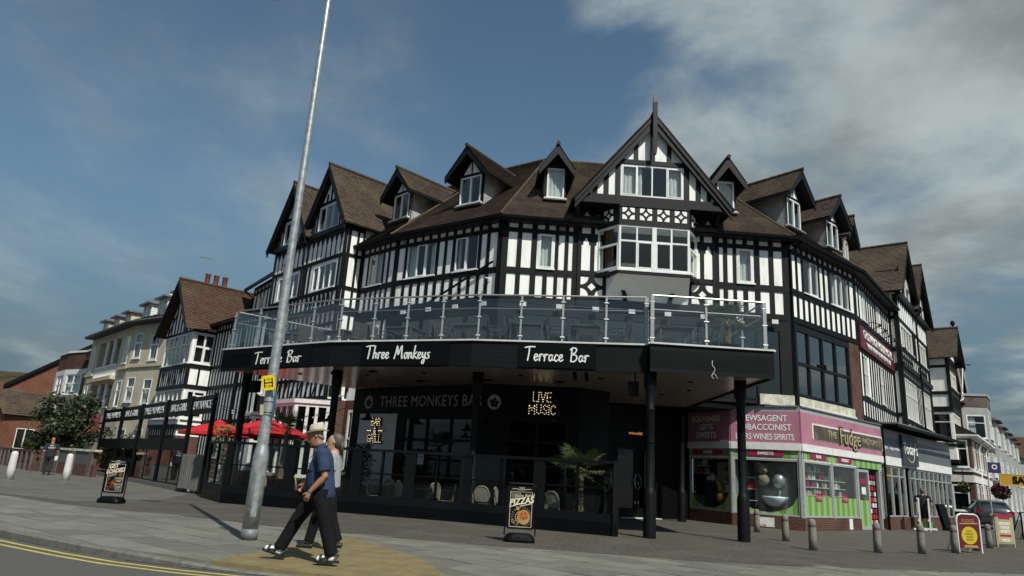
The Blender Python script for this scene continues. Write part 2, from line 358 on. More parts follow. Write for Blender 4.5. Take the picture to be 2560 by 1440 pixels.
def window(fr, s0, s1, z0, z1, parent, cols=(1,), rows=None, m=None, glass=None, fw=0.055, sill=True, curt=None, o=-0.03, mull=0.05, opener=(), sill_m=None, d=0.09):
    """frame mesh + pane sub-parts; rows: list (per column) of z fractions for transoms"""
    m = m or M_UPVC; glass = glass or M_GLASS
    mb = MB(); tot = sum(cols)
    mb.box(fr, s0, s0 + fw, o - d / 2, o + d / 2, z0, z1); mb.box(fr, s1 - fw, s1, o - d / 2, o + d / 2, z0, z1)
    mb.box(fr, s0 + fw, s1 - fw, o - d / 2, o + d / 2 - 0.002, z0, z0 + fw); mb.box(fr, s0 + fw, s1 - fw, o - d / 2, o + d / 2 - 0.002, z1 - fw, z1)
    inner = s1 - s0 - 2 * fw; a = s0 + fw; panes = []
    for i, c in enumerate(cols):
        b = a + inner * c / tot
        ra = a + (mull / 2 if i > 0 else 0); rb = b - (mull / 2 if i < len(cols) - 1 else 0)
        if i < len(cols) - 1: mb.box(fr, b - mull / 2, b + mull / 2, o - d / 2, o + d / 2 - 0.004, z0 + fw, z1 - fw)
        zs = [z0 + fw]; rr = (rows[i] if rows else ()) or ()
        for t in rr:
            zt = z0 + (z1 - z0) * t; mb.box(fr, ra, rb, o - d / 2, o + d / 2 - 0.006, zt - mull / 2, zt + mull / 2); zs += [zt - mull / 2, zt + mull / 2]
        zs.append(z1 - fw)
        for k in range(0, len(zs), 2):
            x0, x1, y0, y1 = ra, rb, zs[k], zs[k + 1]
            if (i, k // 2) in opener or i in opener:
                w = 0.035
                mb.box(fr, x0, x0 + w, o, o + d / 2 + 0.012, y0, y1); mb.box(fr, x1 - w, x1, o, o + d / 2 + 0.012, y0, y1)
                mb.box(fr, x0 + w, x1 - w, o, o + d / 2 + 0.010, y0, y0 + w); mb.box(fr, x0 + w, x1 - w, o, o + d / 2 + 0.010, y1 - w, y1)
                x0 += w; x1 -= w; y0 += w; y1 -= w
            panes.append((x0, x1, y0, y1))
        a = b
    w = mb.build('window', m, parent)
    for x0, x1, y0, y1 in panes:
        piece('pane', fr, x0 - 0.005, x1 + 0.005, o - 0.006, o + 0.004, y0 - 0.005, y1 + 0.005, glass, w)
    if sill: piece('sill', fr, s0 - 0.06, s1 + 0.06, o - 0.02, 0.10, z0 - 0.05, z0 - 0.004, sill_m or m, w)
    if curt:
        for c in curt:
            a, b, mm = c[:3]; zt = c[3] if len(c) > 3 else 0.0
            curtain(fr, s0 + (s1 - s0) * a, s0 + (s1 - s0) * b, z0 + (z1 - z0) * zt + 0.02, z1 - 0.03, o - 0.16, mm, w)
    return w
def gable_wall(name, fr, s0, s1, zb, sm, zt, hole, m, parent, o=0.0, reveal=0.14):
    mb = MB(); zl = lambda a: zb + (zt - zb) * ((a - s0) / (sm - s0) if a <= sm else (s1 - a) / (s1 - sm))
    q = lambda pts: mb.quadf(fr, [(a, o, z) for a, z in pts])
    if hole:
        a, b, c, d = hole
        q([(s0, zb), (a, zb), (a, zl(a))]); q([(b, zb), (s1, zb), (b, zl(b))])
        if c > zb: q([(a, zb), (b, zb), (b, c), (a, c)])
        q([(a, d), (b, d), (b, zl(b)), (sm, zt), (a, zl(a))])
        r = o - reveal
        mb.quadf(fr, [(a, o, c), (b, o, c), (b, r, c), (a, r, c)]); mb.quadf(fr, [(a, r, d), (b, r, d), (b, o, d), (a, o, d)])
        mb.quadf(fr, [(a, o, c), (a, r, c), (a, r, d), (a, o, d)]); mb.quadf(fr, [(b, r, c), (b, o, c), (b, o, d), (b, r, d)])
    else: q([(s0, zb), (s1, zb), (sm, zt)])
    return mb.build(name, m, parent)
def roof_slope(mb, p0, p1, q0, q1, course=0.115, lift=0.022):
    """tiled slope: p0-p1 eave (left to right seen from outside), q0-q1 top edge; real stepped courses"""
    p0, p1, q0, q1 = map(Vector, (p0, p1, q0, q1))
    n = (p1 - p0).cross(q0 - p0)
    if n.length < 1e-6: n = (p1 - p0).cross(q1 - p0)
    n.normalize()
    if n.z < 0: n = -n
    ex = (p1 - p0).normalized(); ey = n.cross(ex)
    H = max((q0 - p0).dot(ey), (q1 - p0).dot(ey)); N = max(2, int(abs(H) / course))
    uv = lambda p: ((p - p0).dot(ex), (p - p0).dot(ey))
    for i in range(N):
        a, b = i / N, (i + 1) / N
        l0, l1, h0, h1 = p0.lerp(q0, a), p1.lerp(q1, a), p0.lerp(q0, b), p1.lerp(q1, b)
        L0, L1 = l0 + n * lift, l1 + n * lift
        mb.face([L0, L1, h1, h0], [uv(l0), uv(l1), uv(h1), uv(h0)])
        mb.face([l0, l1, L1, L0], [uv(l0), uv(l1), uv(l1), uv(l0)])
    return mb
def ridge(mb, a, b, r=0.09, seg=0.33):
    a, b = Vector(a), Vector(b); n = max(1, int((b - a).length / seg))
    for i in range(n):
        p, q = a.lerp(b, i / n), a.lerp(b, (i + 1) / n)
        mb.tube([p, q], [r, r * 0.88], 8)
    return mb
def text(s, fr, sc, zc, size, m, parent, o=0.01, ext=0.008, name='lettering', sx=1.0, align='CENTER', space=1.0, tilt=0.0, bold=0.0, shear=0.0):
    cu = bpy.data.curves.new('t', 'FONT'); cu.body = s; cu.size = size; cu.align_x = align; cu.align_y = 'CENTER'
    cu.extrude = ext; cu.space_character = space; cu.offset = bold; cu.shear = shear; cu.resolution_u = 3
    to = bpy.data.objects.new('t', cu); me = bpy.data.meshes.new_from_object(to)
    bpy.data.objects.remove(to); bpy.data.curves.remove(cu)
    off = wloc(parent); ct, st = cos(tilt), sin(tilt)
    for v in me.vertices:
        x, y, z = v.co; x *= sx; x, y = x * ct - y * st, x * st + y * ct
        v.co = fr.P(sc + x, o + ext + z, zc + y) - off
    me.materials.clear(); me.materials.append(m); me.name = name
    ob = bpy.data.objects.new(name, me); COL.objects.link(ob); ob.parent = parent
    return ob
def smooth_pts(pts, k=5):
    if len(pts) < 3: return pts
    out = []
    P = [pts[0]] + list(pts) + [pts[-1]]
    for i in range(1, len(P) - 2):
        p0, p1, p2, p3 = P[i - 1], P[i], P[i + 1], P[i + 2]
        for j in range(k):
            t = j / k
            out.append(tuple(0.5 * (2 * b + (c - a) * t + (2 * a - 5 * b + 4 * c - d) * t * t + (3 * b - a - 3 * c + d) * t ** 3) for a, b, c, d in zip(p0, p1, p2, p3)))
    out.append(pts[-1]); return out
def ribbon(mb, fr, pts, w, o0, o1):
    pts = [Vector(p) for p in pts]; L, Rr = [], []
    for i, p in enumerate(pts):
        d = (pts[min(i + 1, len(pts) - 1)] - pts[max(i - 1, 0)])
        d = d.normalized() if d.length > 1e-9 else Vector((1, 0)); q = Vector((-d.y, d.x)) * w / 2
        L.append(p + q); Rr.append(p - q)
    for i in range(len(pts) - 1):
        a, b, c, d = Rr[i], Rr[i + 1], L[i + 1], L[i]
        P = lambda v, o: fr.P(v.x, o, v.y)
        mb.face([P(a, o1), P(b, o1), P(c, o1), P(d, o1)]); mb.face([P(a, o0), P(b, o0), P(b, o1), P(a, o1)])
        mb.face([P(c, o0), P(d, o0), P(d, o1), P(c, o1)])
    for i in (0, -1):                # rounded ends
        c = pts[i]; mb.prism(fr, [(c.x + w / 2 * cos(t * pi / 4), c.y + w / 2 * sin(t * pi / 4)) for t in range(8)], o0, o1 + 0.0006)
# brush-script letters: list of strokes in a unit where x-height = 0.5
SC = {
 'T': (0.62, [[(0.30, 0.98), (0.27, 0.5), (0.20, 0.0)], [(0.0, 0.93), (0.3, 1.0), (0.68, 1.0)]]),
 'B': (0.60, [[(0.14, 0.92), (0.10, 0.4), (0.08, 0.0)], [(0.02, 0.85), (0.2, 1.0), (0.44, 0.92), (0.36, 0.66), (0.12, 0.52), (0.42, 0.46), (0.46, 0.2), (0.26, 0.0), (0.06, 0.08)]]),
 'M': (0.84, [[(0.02, 0.0), (0.14, 0.5), (0.22, 0.98), (0.28, 0.6), (0.34, 0.3), (0.46, 0.65), (0.60, 0.98), (0.62, 0.5), (0.66, 0.04), (0.74, 0.06)]]),
 'h': (0.40, [[(0.14, 0.98), (0.08, 0.5), (0.02, 0.0)], [(0.05, 0.25), (0.18, 0.46), (0.26, 0.36), (0.24, 0.06), (0.36, 0.1)]]),
 'r': (0.34, [[(0.0, 0.3), (0.1, 0.48), (0.08, 0.2), (0.06, 0.0)], [(0.08, 0.25), (0.18, 0.46), (0.30, 0.44)]]),
 'e': (0.34, [[(0.02, 0.18), (0.22, 0.30), (0.22, 0.46), (0.10, 0.44), (0.03, 0.2), (0.12, 0.0), (0.30, 0.12)]]),
 'o': (0.36, [[(0.22, 0.46), (0.08, 0.40), (0.03, 0.16), (0.14, 0.0), (0.28, 0.18), (0.22, 0.46), (0.34, 0.36)]]),
 'n': (0.40, [[(0.05, 0.46), (0.04, 0.2), (0.02, 0.0)], [(0.05, 0.22), (0.18, 0.46), (0.26, 0.36), (0.24, 0.06), (0.36, 0.10)]]),
 'k': (0.38, [[(0.14, 0.98), (0.08, 0.5), (0.02, 0.0)], [(0.30, 0.5), (0.08, 0.24), (0.20, 0.12), (0.34, 0.0)]]),
 'y': (0.38, [[(0.06, 0.46), (0.06, 0.18), (0.16, 0.08), (0.28, 0.40)], [(0.30, 0.46), (0.26, 0.0), (0.18, -0.36), (0.05, -0.30), (0.14, -0.08), (0.36, 0.06)]]),
 's': (0.32, [[(0.26, 0.46), (0.10, 0.40), (0.18, 0.24), (0.22, 0.08), (0.04, 0.0)]]),
 'a': (0.38, [[(0.26, 0.42), (0.10, 0.42), (0.03, 0.16), (0.12, 0.0), (0.24, 0.18), (0.27, 0.46), (0.25, 0.1), (0.36, 0.08)]]),
 'c': (0.32, [[(0.26, 0.40), (0.14, 0.46), (0.03, 0.2), (0.12, 0.0), (0.30, 0.12)]]),
 ' ': (0.42, []),
}
def script(s, fr, s0, zb, h, m, parent, w=0.075, o0=0.006, o1=0.03, width=None, name='lettering'):
    tot = sum(SC[c][0] for c in s); k = h; kx = (width / tot) if width else h
    mb = MB(); x = 0.0
    for c in s:
        for st in SC[c][1]:
            ribbon(mb, fr, smooth_pts([(s0 + (x + a) * kx, zb + b * k) for a, b in st], 4), w * h, o0, o1)
        x += SC[c][0]
    return mb.build(name, m, parent)
# plain single-stroke capitals for bulb letters
BL = {
 'L': (0.5, [[(0, 1), (0, 0), (0.42, 0)]]), 'I': (0.12, [[(0, 1), (0, 0)]]), 'V': (0.6, [[(0, 1), (0.26, 0), (0.52, 1)]]),
 'E': (0.5, [[(0.42, 1), (0, 1), (0, 0), (0.42, 0)], [(0.04, 0.5), (0.36, 0.5)]]), 'M': (0.72, [[(0, 0), (0, 1), (0.3, 0.4), (0.6, 1), (0.6, 0)]]),
 'U': (0.6, [[(0, 1), (0, 0.25), (0.12, 0.03), (0.36, 0.03), (0.48, 0.25), (0.48, 1)]]), 'S': (0.56, [[(0.44, 0.86), (0.3, 1), (0.1, 0.97), (0.02, 0.78), (0.12, 0.58), (0.34, 0.45), (0.44, 0.25), (0.34, 0.03), (0.12, 0), (0, 0.15)]]),
 'C': (0.56, [[(0.46, 0.85), (0.3, 1), (0.12, 0.95), (0, 0.65), (0, 0.35), (0.12, 0.05), (0.3, 0), (0.46, 0.15)]]),
 'B': (0.56, [[(0, 0), (0, 1), (0.3, 1), (0.4, 0.78), (0.3, 0.55), (0.05, 0.52)], [(0.3, 0.52), (0.44, 0.28), (0.32, 0.0), (0.04, 0)]]),
 'A': (0.6, [[(0, 0), (0.26, 1), (0.52, 0)], [(0.12, 0.36), (0.40, 0.36)]]), 'R': (0.56, [[(0, 0), (0, 1), (0.3, 1), (0.42, 0.75), (0.3, 0.5), (0.05, 0.5)], [(0.25, 0.48), (0.45, 0)]]),
 'G': (0.6, [[(0.46, 0.85), (0.3, 1), (0.12, 0.95), (0, 0.65), (0, 0.35), (0.12, 0.05), (0.3, 0), (0.48, 0.12), (0.48, 0.45), (0.3, 0.45)]]),
 '&': (0.6, [[(0.5, 0), (0.12, 0.68), (0.14, 0.92), (0.28, 1.0), (0.36, 0.85), (0.06, 0.3), (0.08, 0.06), (0.25, 0), (0.5, 0.38)]]), ' ': (0.4, []),
}
def bulbs(mb, back, s, fr, sc, zb, h, step, r, o, wback=None):
    tot = sum(BL[c][0] for c in s) + 0.1 * (len(s) - 1); x = sc - tot * h / 2
    for c in s:
        for st in BL[c][1]:
            pts = [Vector((x + a * h, zb + b * h)) for a, b in st]
            if back is not None: ribbon(back, fr, pts, wback, o - 0.06, o - 0.012)
            L = sum((pts[i + 1] - pts[i]).length for i in range(len(pts) - 1)); n = max(1, round(L / step)); d = 0
            for k in range(n + 1):
                t = L * k / n; i = 0; acc = 0
                while i < len(pts) - 2 and acc + (pts[i + 1] - pts[i]).length < t: acc += (pts[i + 1] - pts[i]).length; i += 1
                seg = (pts[i + 1] - pts[i]).length; p = pts[i].lerp(pts[i + 1], (t - acc) / seg if seg else 0)
                q = fr.P(p.x, o, p.y); mb.sphere(q, r, 6, 4)
        x += (BL[c][0] + 0.1) * h
# ============================================================ GROUND
M_ASPH = mat('asphalt', (0.068, 0.066, 0.061), 0.85, scale=60, col2=(0.10, 0.097, 0.09), bump=0.35)
M_SLAB = mat('pale_paving', (0.172, 0.166, 0.138), 0.8, scale=1.7, col2=(0.112, 0.107, 0.089), thr=(0.3, 0.75), bump=0.12)
M_SLAB2 = mat('pale_paving_b', (0.140, 0.135, 0.113), 0.8, scale=2.6, col2=(0.096, 0.092, 0.077), thr=(0.3, 0.75), bump=0.12)
M_SLAB3 = mat('pale_paving_c', (0.195, 0.188, 0.157), 0.8, scale=2.1, col2=(0.130, 0.125, 0.104), thr=(0.3, 0.75), bump=0.12)
M_JOINT = mat('paving_joint', (0.035, 0.033, 0.028), 0.9, var=0.4, scale=12)
M_KERB = mat('kerb_stone', (0.155, 0.15, 0.13), 0.8, scale=9, col2=(0.10, 0.096, 0.083), bump=0.2)
M_YEL = mat('yellow_line', (0.48, 0.40, 0.10), 0.7, scale=14, col2=(0.30, 0.25, 0.09), thr=(0.45, 0.75))
M_BUFF = mat('buff_tactile', (0.215, 0.170, 0.075), 0.8, scale=3, col2=(0.145, 0.115, 0.055), thr=(0.3, 0.7), bump=0.2)
M_BLOCK = brickmat('brown_block_paving', (0.094, 0.086, 0.070), (0.076, 0.069, 0.056), (0.044, 0.040, 0.033), 0.21, 0.105, 0.006, 0.35, rough=0.8, patch=(0.110, 0.103, 0.085))
M_BLOCKR = brickmat('pale_block_paving', (0.105, 0.098, 0.080), (0.086, 0.080, 0.066), (0.050, 0.046, 0.038), 0.40, 0.20, 0.008, 0.35, rough=0.8, patch=(0.085, 0.08, 0.068))

def bigsheet(name, z, m, r=900):
    return struct(MB().face([(-r, -60, z), (r, -60, z), (r, r, z), (-r, r, z)], [(-r, -60), (r, -60), (r, r), (-r, r)]).build(name, m))
bigsheet('road', -0.11, M_ASPH)
KERB = [(-60, 62), (-30, 30.5), (-18, 19.6), (-12, 14.9), (-7.59, 11.39), (-6.75, 10.84), (-5.67, 10.19), (-4.74, 9.71), (-3.77, 9.38), (-2.94, 9.20), (-2.13, 9.08), (-1.14, 8.98), (0.5, 8.80), (3, 8.3), (7, 8.4), (12, 9.8), (20, 15.5), (30, 26), (60, 62)]
KZ = [0, 0, 0, 0, 0, 0, 0, -0.01, -0.05, -0.085, -0.092, -0.092, -0.092, -0.092, -0.08, -0.03, 0, 0, 0]
pv = struct(MB().face([(x, y, -0.104) for x, y in reversed(KERB)] + [(-60, 160, -0.104), (60, 160, -0.104)][::1]).build('pavement', M_JOINT))
# the polygon above runs right to left along the kerb, then round the back
pv.data.flip_normals() if pv.data.polygons[0].normal.z < 0 else None
# kerb stones, each one a piece
kb = MB()
def along(poly, step):
    out = []; acc = 0.0; nxt = 0.0
    for i in range(len(poly) - 1):
        a, b = Vector(poly[i]), Vector(poly[i + 1]); L = (b - a).length
        while nxt <= acc + L: out.append((a.lerp(b, (nxt - acc) / L), i + (nxt - acc) / L)); nxt += step
        acc += L
    return out
def kz(t):
    i = min(int(t), len(KZ) - 2); return KZ[i] + (KZ[i + 1] - KZ[i]) * (t - i)
ks = along(KERB[2:16], 0.915)
kroot = struct(MB().face([(-18, 19.5, -0.109), (-17.9, 19.5, -0.109), (-17.9, 19.6, -0.109)]).build('kerb', M_KERB))
for i in range(len(ks) - 1):
    (a, ta), (b, tb) = ks[i], ks[i + 1]; d = (b - a).normalized(); q = Vector((-d.y, d.x)) * 0.13
    a2, b2 = a + d * 0.006, b - d * 0.006; za, zb = kz(ta + 2), kz(tb + 2)
    m_ = MB(); lo = [(a2, -0.12), (b2, -0.12), (b2 + q, -0.12), (a2 + q, -0.12)]
    c = Vector((-d.y, d.x)) * 0.022
    top = [(a2 + c, za), (b2 + c, zb), (b2 + q, zb), (a2 + q, za)]; mid = [(a2, za - 0.02), (b2, zb - 0.02)]
    V = lambda p: (p[0].x, p[0].y, p[1])
    m_.face([V(p) for p in top]); m_.face([V(mid[0]), V(mid[1]), V(top[1]), V(top[0])]); m_.face([V(lo[0]), V(lo[1]), V(mid[1]), V(mid[0])])
    m_.face([V(lo[3]), V(lo[0]), V(mid[0]), V(top[0]), V(top[3])]); m_.face([V(lo[1]), V(lo[2]), V(top[2]), V(top[1]), V(mid[1])]); m_.face([V(lo[2]), V(lo[3]), V(top[3]), V(top[2])])
    m_.build('kerb_stone', M_KERB, kroot)
# paving slabs laid diagonally over the near corner, each a piece
BND = [(-16, 20.6), (-12.25, 18.5), (-11.0, 17.6), (-9.5, 16.76), (-6.92, 15.9), (-4.85, 14.8), (-2.91, 14.09), (-0.52, 13.47), (1.48, 13.25), (3.45, 12.9), (4.67, 12.98), (10.3, 14.2), (16, 17)]
TACT = [(-3.72, 9.47), (-3.30, 10.9), (-2.81, 13.7), (-0.92, 10.56), (-0.40, 8.98), (-1.58, 9.12), (-2.52, 9.24)]
def inpoly(x, y, P):
    c = False; j = len(P) - 1
    for i in range(len(P)):
        if (P[i][1] > y) != (P[j][1] > y) and x < (P[j][0] - P[i][0]) * (y - P[i][1]) / (P[j][1] - P[i][1]) + P[i][0]: c = not c
        j = i
    return c
KIN = [(x, y + 0.14) for x, y in KERB[2:16]]
ZONE = KIN + [p for p in reversed(BND)]
def clip(poly, P2, keep):  # half-plane clip helper: keep side left of P2[0]->P2[1]
    (ax, ay), (bx, by) = P2; out = []
    f = lambda p: ((bx - ax) * (p[1] - ay) - (by - ay) * (p[0] - ax)) * keep
    for i in range(len(poly)):
        p, q = poly[i], poly[(i + 1) % len(poly)]; fp, fq = f(p), f(q)
        if fp >= 0: out.append(p)
        if fp * fq < 0: t = fp / (fp - fq); out.append((p[0] + (q[0] - p[0]) * t, p[1] + (q[1] - p[1]) * t))
    return out
ang = radians(-38); ca, sa = cos(ang), sin(ang)
cells = []
SW, SH = 0.90, 0.60
for j in range(-45, 75):
    for i in range(-45, 45):
        x0 = i * SW + (j % 2) * SW * 0.5; y0 = j * SH; g = 0.009
        poly = [(x0 + g, y0 + g), (x0 + SW - g, y0 + g), (x0 + SW - g, y0 + SH - g), (x0 + g, y0 + SH - g)]
        poly = [(x * ca - y * sa, x * sa + y * ca + 9) for x, y in poly]
        cxm = sum(p[0] for p in poly) / 4; cym = sum(p[1] for p in poly) / 4
        if not (-16 < cxm < 13 and 8 < cym < 21): continue
        ins = [inpoly(x, y, ZONE) for x, y in poly + [(cxm, cym)]]
        if not any(ins): continue
        if all(inpoly(x, y, TACT) for x, y in poly): continue
        if not all(ins):
            for k in range(len(KIN) - 1):
                if min(KIN[k][0], KIN[k + 1][0]) - 1.2 < cxm < max(KIN[k][0], KIN[k + 1][0]) + 1.2 and abs(cym - (KIN[k][1] + KIN[k + 1][1]) / 2) < 3: poly = clip(poly, (KIN[k], KIN[k + 1]), 1)
            if len(poly) < 3: continue
        cells.append((hypot(cxm, cym - 0) , poly, cxm, cym))
cells.sort(key=lambda c: c[0])
def slabz(x, y):
    # dips to the dropped kerb by the crossing
    d = max(0.0, 1 - abs(x + 0.8) / 3.4); k = max(0.0, 1 - (y - 9.0) / 2.2)
    return -0.09 * min(1, d * 1.3) * min(1, k)
rest = MB()
for n_, (dist, poly, cxm, cym) in enumerate(cells):
    dz = rnd.uniform(-0.003, 0.003); tx, ty = rnd.uniform(-.004, .004), rnd.uniform(-.004, .004)
    tgt = MB() if n_ < 290 else rest
    top = [(x, y, 0.001 + slabz(x, y) + dz + tx * (x - cxm) + ty * (y - cym)) for x, y in poly]
    tgt.face(top, [(x, y) for x, y in poly])
    for i in range(len(top)):
        a, b = top[i], top[(i + 1) % len(top)]
        tgt.face([(a[0], a[1], a[2] - 0.11), (b[0], b[1], b[2] - 0.11), b, a])
    if n_ < 290: tgt.build('paving_slab', rnd.choice([M_SLAB, M_SLAB, M_SLAB2, M_SLAB3]), pv)
rest.build('paving_slabs', M_SLAB, pv, kind='stuff')
# buff blister blocks at the crossing
tb = MB()
for j in range(-14, 40):
    for i in range(-14, 24):
        x0, y0 = i * 0.4, j * 0.4; a2 = radians(-16); poly = [(x0 + .004, y0 + .004), (x0 + .396, y0 + .004), (x0 + .396, y0 + .396), (x0 + .004, y0 + .396)]
        poly = [(x * cos(a2) - y * sin(a2) - 4, x * sin(a2) + y * cos(a2) + 8.5) for x, y in poly]
        c_ = (sum(p[0] for p in poly) / 4, sum(p[1] for p in poly) / 4)
        if not any(inpoly(*p, TACT) for p in poly + [c_]): continue
        for k in range(len(TACT)): poly = clip(poly, (TACT[k], TACT[(k + 1) % len(TACT)]), -1)
        if len(poly) < 3: continue
        m_ = MB(); dz = rnd.uniform(-.002, .002)
        m_.face([(x, y, 0.012 + slabz(x, y) + dz) for x, y in poly]); 
        for k in range(len(poly)):
            a, b = poly[k], poly[(k + 1) % len(poly)]; m_.face([(*a, -0.11), (*b, -0.11), (*b, 0.012 + slabz(*b) + dz), (*a, 0.012 + slabz(*a) + dz)])
        m_.build('tactile_block', M_BUFF, pv)
# block paving round the building
bp_poly = BND + [(40, 44), (60, 75), (60, 140), (-60, 140), (-60, 66), (-30, 33.5)]
struct(MB().face([(x, y, 0.004) for x, y in bp_poly], [(x * 0.8 + y * 0.6, -x * 0.6 + y * 0.8) for x, y in bp_poly]).build('block_paving', M_BLOCK))
rp = [(6.9, 19.6), (7.2, 16.6), (12, 18.9), (17, 25), (22, 31.5), (30, 42), (36, 55), (30, 60), (15, 33), (8.2, 26.5)]
struct(MB().face([(x, y, 0.008) for x, y in rp], [(x * 0.8 + y * 0.6, -x * 0.6 + y * 0.8) for x, y in rp]).build('shop_paving', M_BLOCKR))
lp = [(-10.3, 17.9), (-9.4, 20.6), (-10.4, 24.6), (-22, 39), (-40, 60), (-60, 84), (-60, 67), (-30, 33.8), (-16.2, 20.9)]
struct(MB().face([(x, y, 0.008) for x, y in lp], [(x, y) for x, y in lp]).build('slab_strip', brickmat('grey_slab_strip', (0.140, 0.135, 0.115), (0.125, 0.12, 0.102), (0.08, 0.077, 0.066), 0.9, 0.6, 0.012, 0.3, rough=0.8)))
# double yellow lines
def line(off, w, name):
    pts = [Vector(p) for p in KERB[1:17]]; mb = MB(); q = []
    for i, p in enumerate(pts):
        d = (pts[min(i + 1, len(pts) - 1)] - pts[max(i - 1, 0)]).normalized(); n = Vector((d.y, -d.x)); q.append((p + n * off, p + n * (off + w)))
    for i in range(len(q) - 1):
        mb.face([(q[i][0].x, q[i][0].y, -0.106), (q[i][1].x, q[i][1].y, -0.106), (q[i + 1][1].x, q[i + 1][1].y, -0.106), (q[i + 1][0].x, q[i + 1][0].y, -0.106)])
    o = mb.build(name, M_YEL)
    if o.data.polygons[0].normal.z < 0: o.data.flip_normals()
    return struct(o)
line(0.16, 0.075, 'yellow_line'); line(0.36, 0.075, 'yellow_line')

lt_ = MB(); r_ = random.Random(17)
for k in range(46):
    x, y = r_.uniform(-9, 9), r_.uniform(9.6, 17.5)
    if not inpoly(x, y, ZONE) and y < 13: continue
    a = r_.uniform(0, 6.3); l = r_.uniform(.015, .05); z = .016
    lt_.face([(x + l * cos(a), y + l * sin(a), z), (x - l * .5 * sin(a), y + l * .5 * cos(a), z + .006), (x - l * cos(a), y - l * sin(a), z), (x + l * .5 * sin(a), y - l * .5 * cos(a), z + .004)])
lt_ = lt_.build('litter', mat('pale_litter', (.34, .31, .24), .8, var=.6, scale=9)); lt_['kind'] = 'stuff'
# ============================================================ MAIN CORNER BUILDING
L0, L1, L2 = (-0.47, 25.14), (-4.97, 28.30), (-6.78, 30.05)
G0 = (-7.42, 29.50); EG = Vector((-0.69, 0.724)); GE = (G0[0] + EG.x * 6.95, G0[1] + EG.y * 6.95)
R0, R1, R2 = (10.55, 25.58), (14.90, 29.20), (19.55, 35.00)
H0 = (R2[0] + 0.30, R2[1] - 0.24); EH = Vector((0.625, 0.78)); HE = (H0[0] + EH.x * 9.3, H0[1] + EH.y * 9.3)
fA1, fA2, fFR, fE, fF = Fr(L2, L1), Fr(L1, L0), Fr(L0, R0), Fr(R0, R1), Fr(R1, R2)
fGL, fRL = Fr(GE, G0), Fr(G0, L2)
fRR, fGR = Fr(R2, H0), Fr(H0, HE)
HOTEL = thing('half_timbered_building', (5.0, 27, 0), 'large black and white half-timbered corner building with dormers and gables behind the glass terrace', 'building')
ZA, ZB, ZC, ZD, ZE, ZF = 10.62, 10.38, 10.21, 8.81, 8.57, 7.70
PT = 0.035
def studs(fr, edges, zlo, zhi, holes=(), o=PT, m=None, par=None):
    """black studs: edges = list of (s0,s1) dark strips; interrupted by window holes"""
    m = m or M_TIMBER; par = par or HOTEL
    for a, b in edges:
        segs = [(zlo, zhi)]
        for h in holes:
            if h[0] - 0.02 < (a + b) / 2 < h[1] + 0.02:
                ns = []
                for c, d in segs:
                    if h[2] > c: ns.append((c, min(d, h[2])))
                    if h[3] < d: ns.append((max(c, h[3]), d))
                segs = ns
        for c, d in segs:
            if d - c > 0.08: piece('timber', fr, a + rnd.uniform(-.012, .010), b + rnd.uniform(-.010, .012), 0, o + rnd.uniform(-.004, .004), c, d, m, par)
def rails(fr, s0, s1, zs, holes=(), o=PT + 0.008, m=None, par=None):
    m = m or M_TIMBER; par = par or HOTEL
    for c, d in zs:
        segs = [(s0, s1)]
        for h in holes:
            if h[2] < (c + d) / 2 < h[3]:
                ns = []
                for a, b in segs:
                    if h[0] > a: ns.append((a, min(b, h[0])))
                    if h[1] < b: ns.append((max(a, h[1]), b))
                segs = ns
        for a, b in segs:
            if b - a > 0.05: piece('timber', fr, a, b, 0, o, c, d, m, par)
def bays(n, L, m0, m1, w):
    """dark strips between n equal white panels"""
    p = (L - m0 - m1) / n; out = [(0, m0 + 0.0)]
    for i in range(1, n): x = m0 + p * i; out.append((x - w / 2, x + w / 2))
    out.append((L - m1, L)); return out

# --- upper storey, left and right canted walls
def upper(fr, st, wins, zlow=ZF, first=True):
    holes = [(a, b, ZD + 0.02, ZC + 0.06) for a, b, *_ in wins]
    wall('wall', fr, 0, fr.L, zlow - 0.2, 10.75, holes, M_PLASTER, HOTEL)
    studs(fr, st, zlow, 10.70, holes)
    rails(fr, 0.0, fr.L, [(ZA, 10.80), (ZC, ZB), (ZE, ZD), (zlow - 0.22, zlow)], holes)
    for a, b, cols, op, ct in wins:
        window(fr, a, b, ZD + 0.02, ZC + 0.06, HOTEL, cols, opener=op, curt=ct, fw=0.05)
    room(fr, 0.02, fr.L - 0.02, zlow, 10.7, HOTEL)
    # air-brick vent
sA2 = bays(12, fA2.L, 0.16, 0.20, 0.14)
pA = (fA2.L - 0.36) / 12; xa = lambda k: 0.16 + pA * k
upper(fA2, sA2, [(xa(1) + .06, xa(5) - .07, (1, 1, 1), (1,), [(0.02, .22, M_CURT), (.75, .98, M_CURT)]), (xa(7) + .06, xa(10) - .06, (1, 1), (0,), [(0.04, .16, M_CURT), (.86, .97, M_CURT)])])
sA1 = bays(6, fA1.L, 0.20, 0.10, 0.12); pA1 = (fA1.L - 0.3) / 6; xb = lambda k: 0.20 + pA1 * k
upper(fA1, sA1, [(xb(1) + .05, xb(4) - .05, (1, 1), (0,), [(.03, .97, M_CURT)])])
sE = bays(12, fE.L, 0.18, 0.16, 0.14); pE = (fE.L - 0.34) / 12; xe = lambda k: 0.18 + pE * k
upper(fE, sE, [(xe(2) + .05, xe(5) - .05, (1, 1), (1,), None), (xe(7) + .05, xe(11) - .05, (1, 1, 1), (1,), [(.35, .62, M_CURT)])])
